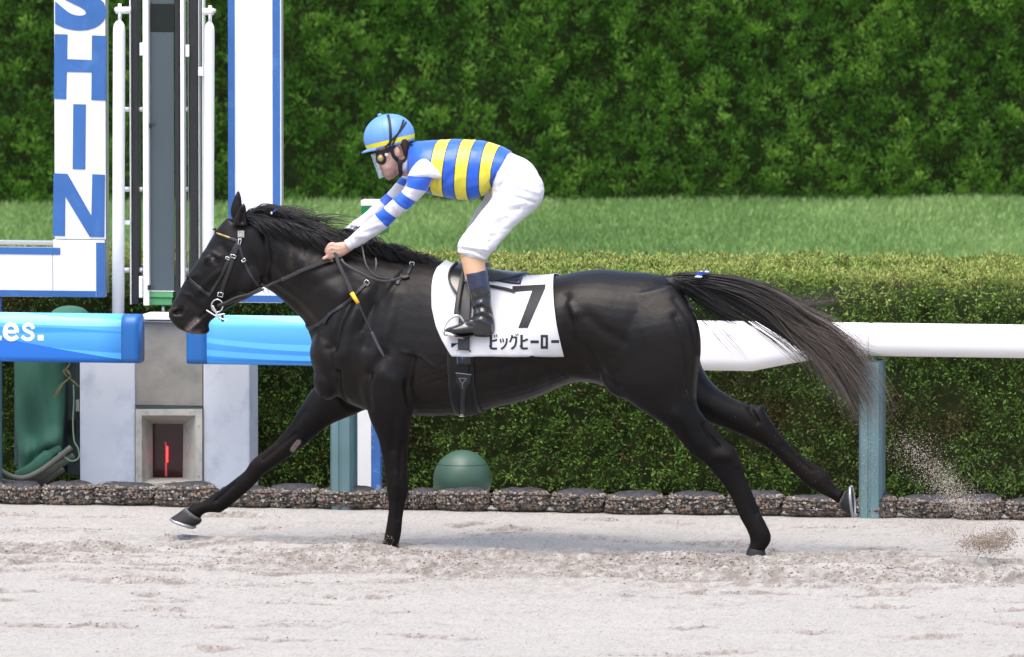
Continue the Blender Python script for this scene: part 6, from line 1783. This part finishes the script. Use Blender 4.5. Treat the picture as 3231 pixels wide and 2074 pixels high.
strap_px([Z3(*q) for q in ((556, 1015), (562, 1080), (570, 1130), (572, 1170))], .014, 'curb_strap', m_leather, bri, ydef=-.07)
def ring_px(c, ru, rv, r_, name, m, parent, lift=.012, a0=0, a1=2 * math.pi, tilt=0, ydef=-.08):
    P = []
    base = surf(c[0], c[1], lift, ydef)[0]
    for t in np.linspace(a0, a1, 30):
        uu = ru * math.cos(t); vv_ = rv * math.sin(t)
        u = c[0] + uu * math.cos(tilt) - vv_ * math.sin(tilt); v = c[1] + uu * math.sin(tilt) + vv_ * math.cos(tilt)
        P.append(W(u, v, base[1]))
    return MB().tube(np.array(P), r_, 8).build(name, m, parent, True)
def buckle_px(u, v, w, h_, ang, parent, lift=.006):
    P = []
    base = surf(u, v, lift, -.1)[0]
    for (a, c) in ((-1, -1), (1, -1), (1, 1), (-1, 1), (-1, -1)):
        x, y = a * w / 2, c * h_ / 2
        P.append(W(u + x * math.cos(ang) - y * math.sin(ang), v + x * math.sin(ang) + y * math.cos(ang), base[1] - .004))
    MB().tube(np.array(P), .0022, 6).build('buckle', m_steel, parent, True)
for (x, y, w_, h_, an) in ((658, 640, 16, 9, .35), (612, 655, 12, 7, .35), (553, 950, 16, 13, .25), (742, 672, 12, 8, -.45), (709, 520, 8, 17, .2)): buckle_px(*Z3(x, y), w_, h_, an, bri)
rs_ = surf(*Z3(722, 455), .006)
px_box(MB(), Z3(692, 0)[0], Z3(0, 432)[1], Z3(746, 0)[0], Z3(0, 488)[1], rs_[0][1] - .006, rs_[0][1] - .001, bev=.002).build('rosette', mat('silver_rosette', (0.42, 0.40, 0.38), 0.35, metal=0.5, var=0.4, vscale=90), bri)
ring_px(Z3(527, 1040), 18, 20, .0036, 'bit_ring', m_steel, bri)
MB().tube(catmull([W(*Z3(*q), -.085) for q in ((440, 1076), (475, 1098), (520, 1125), (570, 1148), (614, 1162))], 5)[0], .0042, 8).build('bit_bar', m_steel, bri, True)
MB().tube(catmull([W(*Z3(*q), -.088) for q in ((490, 1040), (512, 1080), (530, 1120), (545, 1158))], 5)[0], .0055, 8).build('bit_shank', m_steel, bri, True)
MB().tube(catmull([W(*Z3(*q), -.083) for q in ((500, 1118), (540, 1112), (590, 1106))], 5)[0], .003, 8).build('bit_bar', m_steel, bri, True)

# ---- reins and martingale
def free_strap(pts, w, name, m, parent, th=.004, sub=8):
    """strap through (u, v, y) points, hanging free, flat side outward"""
    P = catmull([W(*q) for q in pts], sub)[0]
    N = np.tile(np.array([0.0, -1, 0.15]), (len(P), 1))
    return ribbon(P, N, w, th, name, m, parent)
rei = thing('reins', 'black reins running from the bit to the jockey hands', 'reins', W(950, 870, -.15))
def rein_y(u, v, lift):
    q = surf(u, v, lift, -.10); return q[0][1]
def skin_line(pts, lift, ydef=-.12):
    return [(u, v, min(rein_y(u, v, lift), ydef)) for u, v in pts]
ub = skin_line([Z3(*q) for q in ((530, 1040), (590, 1018), (680, 975), (780, 950), (850, 915), (915, 890), (1000, 850), (1060, 825))], .014, -.085)
free_strap(ub, .013, 'rein', m_leather, rei)
m_grip = mat('rubber_rein_grip', (0.035, 0.036, 0.038), 0.7, 0.35, var=0.5, vscale=160, bump=0.8, bscale=260)
ug = skin_line([Z3(*q) for q in ((1050, 830), (1130, 795), (1220, 752), (1310, 718), (1405, 682), (1450, 670))], .016, -.12)
free_strap(ug, .019, 'rein_grip', m_grip, rei, .006)
free_strap(skin_line([Z3(*q) for q in ((560, 1040), (640, 1015), (740, 978), (840, 935), (905, 905))], .010, -.080), .010, 'rein', m_leather, rei)
ring_px(Z3(918, 918), 12, 6, .0028, 'martingale_ring', m_steel, rei, lift=.016, tilt=.6, ydef=-.1)
loop = catmull([W(1119, 733, -.11), W(1108, 727, -.07), W(1094, 725, -.03), W(1078, 731, .0), W(1064, 744, -.02), W(1056, 760, -.06), W(1052, 775, -.10)], 8)[0]
MB().tube(loop, .0075, 8, flat=0.5).build('rein_loop', m_leather, rei, True)
free_strap([Z3(1530, 660) + (-.17,), Z3(1560, 700) + (-.19,), Z3(1640, 752) + (-.215,), Z3(1770, 815) + (-.225,), Z3(1870, 842) + (-.225,), Z3(1960, 832) + (-.22,), Z3(2010, 812) + (-.215,)], .013, 'rein_loop', m_leather, rei)
free_strap([Z3(1700, 540) + (-.14,), Z3(1712, 620) + (-.17,), Z3(1735, 710) + (-.20,), Z3(1790, 785) + (-.215,), Z3(1860, 815) + (-.22,), Z3(1960, 822) + (-.218,)], .009, 'rein_loop', m_leather, rei)
free_strap([Z3(1802, 785) + (-.21,), Z3(1815, 710) + (-.195,), Z3(1810, 650) + (-.17,)], .010, 'rein_end', m_leather, rei)
brp = thing('breastplate', 'black breastplate strap with buckles crossing the horse neck and shoulder', 'breastplate', W(1080, 980, -.15))
strap_px([Z3(*q) for q in ((1742, 855), (1690, 905), (1640, 955), (1570, 1020), (1500, 1068), (1445, 1105), (1390, 1160), (1330, 1200), (1285, 1222), (1256, 1210), (1254, 1180))], .018, 'neck_strap', m_leather, brp, ydef=-.1)
strap_px([Z3(*q) for q in ((2105, 690), (2085, 750), (2050, 800), (2000, 830), (1985, 870))], .020, 'wither_strap', m_leather, brp)
strap_px([Z3(*q) for q in ((2000, 795), (2040, 812), (2080, 800))], .026, 'wither_loop', m_leather, brp, .010)
strap_px([Z3(*q) for q in ((1445, 1105), (1415, 1150), (1400, 1185))], .020, 'keeper', m_leather, brp, .008)
buckle_px(*Z3(1738, 852), 15, 13, .8, brp); buckle_px(*Z3(2103, 702), 13, 13, .25, brp)
whp = thing('whip', 'black riding whip with a yellow band held down along the horse shoulder', 'whip', W(1140, 980, -.3))
wl = [(1058, 800, -.135), (1072, 840, -.20), (1100, 900, -.245), (1111, 927, -.262)]
MB().tube(catmull([W(*q) for q in wl], 6)[0], [.0095] * 12 + [.0105] * 7, 10).build('grip', m_grip, whp, True)
MB().tube(np.array([W(1110, 925, -.262), W(1120, 942, -.27), W(1131, 958, -.277)]), [.0118, .0105, .0085], 12).build('yellow_band', mat('yellow_tape', (0.80, 0.47, 0.02), 0.45), whp, True)
MB().tube(catmull([W(1130, 957, -.277), W(1150, 1000, -.285), W(1175, 1052, -.29)], 6)[0], [.006] * 4 + [.0055] * 5 + [.008, .006, .008, .006], 8).build('shaft', m_leather, whp, True)
MB().tube(catmull([W(1173, 1048, -.29), W(1190, 1085, -.292), W(1213, 1128, -.292)], 6)[0], [.0085] * 6 + [.008] * 4 + [.0065, .005, .003], 8).build('flap', mat('grey_whip_flap', (0.045, 0.047, 0.052), 0.5), whp, True)

# ---- saddle, girth, stirrups
sad = thing('saddle', 'small black racing saddle on the white cloth under the jockey', 'saddle', W(1540, 900, 0))
fl_poly = [(1428, 853), (1418, 866), (1416, 885), (1421, 905), (1432, 925), (1444, 938), (1452, 946), (1458, 915), (1462, 880), (1466, 850), (1455, 842), (1442, 843)]
b = poly_bm([fl_poly]); refine(b, 9)
V = [surf(v.co.x, v.co.y, .016, -.27, CBVH)[0] for v in b.verts]
b.verts.index_update(); F = [[v.index for v in f.verts] for f in b.faces]; b.free()
fp = obj('saddle_flap', V, F, mat('glossy_black_leather', (0.008, 0.009, 0.013), 0.25, 0.5, coat=0.4), sad, True)
md_ = fp.modifiers.new('t', 'SOLIDIFY'); md_.thickness = .012; md_.offset = 0
strap_px([(1440, 843), (1424, 860), (1418, 884), (1425, 908), (1440, 930), (1452, 946)], .010, 'flap_piping', m_leather, sad, .012, .018, -.27, CBVH)
# seat: low dark wedge over the spine
sv = []
us = np.linspace(1452, 1660, 24)
for i, u in enumerate(us):
    s_ = i / 23
    zt = W(u, np.interp(u, [1452, 1500, 1545, 1590, 1640, 1660], [852, 884, 893, 889, 877, 872]), 0)[2]
    x = W(u, 880, 0)[0]
    wdt = np.interp(s_, [0, .2, .6, 1], [.10, .10, .13, .15])
    for j in range(15):
        a = (j / 14 - .5) * 2
        yy = a * wdt
        z_ = zt - .075 * abs(a) ** 2.2
        hit, nr, _, _ = HBVH.ray_cast(Vector((x, yy, 3)), Vector((0, 0, -1)))
        if hit is not None: z_ = max(z_, hit[2] + .014)
        sv.append((x, yy, z_))
sf = [[i * 15 + j, i * 15 + j + 1, (i + 1) * 15 + j + 1, (i + 1) * 15 + j] for i in range(23) for j in range(14)]
m_navy = mat('navy_saddle_leather', (0.016, 0.022, 0.036), 0.3, 0.5, coat=0.3, var=0.2, vscale=12)
st_o = obj('seat', sv, sf, m_navy, sad, True); md_ = st_o.modifiers.new('t', 'SOLIDIFY'); md_.thickness = .02; md_.offset = -0.2
strap_px([(1543, 890), (1570, 888), (1600, 884), (1630, 878), (1656, 872)], .022, 'seat_edge', m_navy, sad, .010, .012, -.2, CBVH)
strap_px([(1545, 908), (1572, 913), (1600, 919), (1626, 926)], .014, 'loose_strap', m_leather, sad, .007, .010, -.25, CBVH)
strap_px([(1460, 866), (1457, 900), (1452, 940), (1448, 975), (1446, 1000)], .022, 'stirrup_leather', m_leather, sad, .008, .030, -.3, CBVH)
strap_px([(1471, 900), (1472, 950), (1470, 1000), (1468, 1040), (1467, 1075), (1466, 1106)], .058, 'girth_strap', m_leather, sad, .006, .017, -.3, CBVH)
lz = loft([(1404, 1049, 1404, 1052, .002)] * 2, n=4, sub=2)
stp = [(1400, 1050, -.375), (1399, 1040, -.37), (1405, 1024, -.36), (1420, 1006, -.35), (1438, 997, -.345), (1452, 1000, -.335), (1463, 1015, -.325), (1466, 1030, -.31)]
sti = MB(); sti.tube(catmull([W(*q) for q in stp], 6)[0], .0068, 10, flat=0.8); so_ = sti.build('stirrup', m_steel, sad, True)
tr = MB()
c0_, c1_ = W(1402, 1052, -.36), W(1470, 1069, -.31)
tr.tube(np.array([c0_, (c0_ + c1_) / 2, c1_]), .011, 8, flat=1.2); tr.build('stirrup_tread', m_steel, so_, True)
gth = thing('girth', 'black girth strap with buckle around the horse belly below the saddlecloth', 'girth', W(1465, 1310, 0))
def belly_strap(u0, u1, v0, lift, th, name, m, w_px=None):
    """strap from photo height v0 down and round under the belly to the other side"""
    P = []; N = []
    uc = (u0 + u1) / 2
    x = W(uc, 1200, -.2)[0]; zc_ = W(uc, 1080, 0)[2]
    for a in np.linspace(-0.05, math.pi + .05, 40):
        dr = np.array([0, -math.cos(a), -math.sin(a)])
        hit, nr, _, _ = HBVH.ray_cast(Vector(np.array([x, 0, zc_]) + dr * 1.2), Vector(-dr))
        if hit is None: continue
        n_ = np.array(nr); n_ = n_ if n_ @ dr > 0 else -n_
        P.append(np.array(hit) + n_ * lift); N.append(n_)
    return ribbon(P, N, (u1 - u0) / 646, th, name, m, gth)
belly_strap(1421, 1504, 1110, .002, .006, 'girth_pad', mat('charcoal_felt', (0.014, 0.014, 0.015), 0.8, 0.2, sheen=0.2))
gs_ = belly_strap(1436, 1492, 1090, .010, .005, 'girth_band', mat('black_webbing', (0.007, 0.007, 0.008), 0.7, 0.3, bump=0.2, bscale=250))
m_thread = mat('pale_stitching', (0.30, 0.32, 0.38), 0.6)
m_patch = mat('navy_patch', (0.010, 0.011, 0.017), 0.5)
def g_tube(pts, r_, m, nm): 
    P = [surf(*Z5(*q), .0195, -.3)[0] for q in catmull(pts, 4)[0]]
    MB().tube(np.array(P), r_, 5).build(nm, m, gs_, True)
for nm, poly, m in (('patch', [(372, 884), (484, 884), (480, 1000), (376, 998)], m_patch), ('buckle_flap', [(362, 1062), (484, 1068), (482, 1140), (450, 1165), (436, 1200), (424, 1370), (388, 1370), (396, 1200), (388, 1160), (362, 1130)], m_leather)):
    b = poly_bm([[Z5(*q) for q in poly]]); refine(b, 12)
    V = [surf(v.co.x, v.co.y, .0175, -.3)[0] for v in b.verts]; b.verts.index_update(); F = [[v.index for v in f.verts] for f in b.faces]; b.free()
    o_ = obj(nm, V, F, m, gth, True); md_ = o_.modifiers.new('t', 'SOLIDIFY'); md_.thickness = .004; md_.offset = 0
g_tube([(360, 1056), (420, 1060), (486, 1070)], .0014, m_thread, 'stitching')
g_tube([(372, 888), (374, 940), (376, 994)], .0009, m_thread, 'stitching')
g_tube([(374, 888), (430, 884), (484, 890)], .0012, m_thread, 'stitching')
g_tube([(386, 1100), (414, 1150)], .0010, m_thread, 'stitching'); g_tube([(446, 1103), (414, 1150)], .0010, m_thread, 'stitching'); g_tube([(388, 1100), (446, 1103)], .0010, m_thread, 'stitching'); g_tube([(415, 1150), (416, 1185)], .0010, m_thread, 'stitching')
m_bluemark = mat('blue_emblem', (0.05, 0.16, 0.42), 0.5)
b = poly_bm([[Z5(*q) for q in ((412, 925), (424, 914), (438, 918), (445, 932), (440, 946), (432, 938), (424, 934), (420, 946), (428, 954), (414, 952), (408, 940))]])
V = [surf(v.co.x, v.co.y, .0210, -.3)[0] for v in b.verts]; b.verts.index_update(); F = [[v.index for v in f.verts] for f in b.faces]; b.free()
obj('emblem', V, F, m_bluemark, gth)
bu = surf(*Z5(400, 1395), .02, -.2)
for (x0, y0_, x1, y1_) in ((385, 1380, 420, 1380), (420, 1380, 418, 1420), (418, 1420, 383, 1420), (383, 1420, 385, 1380)):
    MB().tube(np.array([surf(*Z5(x0, y0_), .016, -.15)[0], surf(*Z5(x1, y1_), .016, -.15)[0]]), .003, 6).build('girth_buckle', m_steel, gth, True)

# ---- ribbons in mane and tail
m_ribb = mat('blue_ribbon', (0.02, 0.07, 0.40), 0.4, 0.4); m_ribw = mat('white_ribbon', (0.72, 0.74, 0.78), 0.5)
rb_ = thing('tail_ribbon', 'blue and white ribbon tied at the root of the horse tail', 'ribbon', W(2213, 872, -.05))
rm2 = MB()
for (pts, y) in (([(2193, 872), (2200, 860), (2212, 856), (2220, 862), (2216, 872)], -.05), ([(2216, 858), (2226, 854), (2236, 862), (2222, 866)], -.04)):
    q = [W(u, v, y) for u, v in pts]; k_ = len(q)
    q2 = [p_ + np.array([0, .01, .003]) for p_ in q]
    rm2.add(q + q2, [list(range(k_))[::-1], [k_ + i for i in range(k_)]] + [[i, (i + 1) % k_, k_ + (i + 1) % k_, k_ + i] for i in range(k_)])
rm2.build('blue_loop', m_ribb, rb_)
MB().ell(W(2204, 874, -.055), (.019, .007, .0055), n=14, k=8).build('white_edge', m_ribw, rb_, True)
MB().ell(W(2230, 858, -.05), (.012, .006, .005), n=14, k=8).build('white_edge', m_ribw, rb_, True)
MB().ell(W(2213, 857, -.056), (.009, .005, .0035), n=12, k=8).build('yellow_knot', mat('yellow_ribbon', (0.70, 0.48, 0.03), 0.5), rb_, True)
r3 = thing('mane_ribbon', 'small blue and white ribbon plaited in the mane behind the horse ears', 'ribbon', W(862, 672, -.10))
MB().ell(W(868, 666, -.085), (.013, .006, .006), axis=np.array([[.86, 0, .5], [0, 1, 0], [-.5, 0, .86]]).T, n=14, k=8).build('blue_loop', m_ribb, r3, True)
MB().ell(W(857, 673, -.088), (.005, .005, .007), n=12, k=8).build('white_edge', m_ribw, r3, True)

# ------------------------------------------------------------------ flying sand
m_grain = ramp_mat('sand_grain', 'tone', [(0.0, (0.16, 0.12, 0.09)), (0.4, (0.33, 0.27, 0.22)), (1.0, (0.55, 0.50, 0.45))], 0.9, 0.2)
rg = np.random.default_rng(201)
C = []; Sz = []; Tn = []
def puff(n, pts, su, sv, ymin, ymax, smin, smax, t0_, t1_):
    line = catmull(pts, 8)[0]
    for _ in range(n):
        c_ = along(line, np.array([rg.random()]))[0] + rg.normal(0, 1, 2) * [su, sv]
        C.append(W(c_[0], c_[1], rg.uniform(ymin, ymax))); Sz.append(smin + (smax - smin) * rg.random() ** 2.5); Tn.append(rg.uniform(t0_, t1_))
puff(3000, [(2850, 1390), (2890, 1440), (2960, 1500), (3020, 1560), (3080, 1620)], 40, 24, .1, .9, .0008, .0028, .35, 1)
puff(2000, [(2960, 1500), (3010, 1560), (3060, 1610)], 26, 24, .1, .8, .0008, .0022, .4, 1)
puff(700, [(2730, 1350), (2745, 1440), (2735, 1540), (2720, 1620)], 14, 34, .3, .9, .0008, .0020, .5, 1)
puff(1900, [(2780, 1640), (2900, 1650), (3050, 1660), (3150, 1640)], 60, 12, -.1, .8, .0008, .0026, .3, .9)
puff(1500, [(2820, 1430), (2950, 1400), (3120, 1500), (3200, 1560)], 90, 50, .2, 1.2, .0005, .0014, .3, 1)
puff(4200, [(3060, 1712), (3110, 1716), (3150, 1712), (3170, 1690)], 30, 17, -.45, -.1, .0010, .0042, .0, .5)
puff(500, [(3160, 1710), (3180, 1680), (3160, 1660)], 16, 14, -.4, -.1, .0010, .0035, .05, .5)
puff(900, [(2920, 1660), (3020, 1680), (3100, 1690)], 45, 16, -.5, 0, .0008, .0026, .05, .6)
puff(260, [(1190, 1690), (1205, 1705), (1200, 1715)], 18, 9, -.28, -.12, .0008, .003, .0, .5)
puff(150, [(1262, 1725), (1280, 1720)], 12, 6, -.2, -.12, .0008, .0025, .1, .5)
puff(260, [(2400, 1560), (2480, 1450), (2600, 1500), (2700, 1500)], 70, 60, -.2, .3, .0005, .0012, .4, 1)
puff(220, [(2700, 700), (2950, 760), (3150, 700), (3100, 600)], 130, 70, -.2, .8, .0006, .0013, .7, 1)
puff(40, [(560, 1668), (600, 1672)], 22, 5, .1, .2, .0008, .0018, .2, .7)
puff(90, [(1900, 900), (2050, 950), (2150, 1300), (1900, 1300)], 120, 60, -.4, -.36, .0005, .0011, .6, 1)
C = np.array(C); Sz = np.array(Sz)[:, None]
ms_ = len(C)
Vs = octV[None] * Sz[:, None, :] * rg.uniform(.7, 1.3, (ms_, 6, 1)) + C[:, None]
Fs = (np.arange(ms_)[:, None, None] * 6 + octF[None]).reshape(-1, 3)
sp_ = obj('flying_sand', Vs.reshape(-1, 3), Fs, m_grain, None, False, {'tone': np.repeat(Tn, 6)}, origin=(2, 0, 0))
tag(sp_, 'spray of pale sand grains kicked up behind the galloping horse', 'sand spray', kind='stuff')
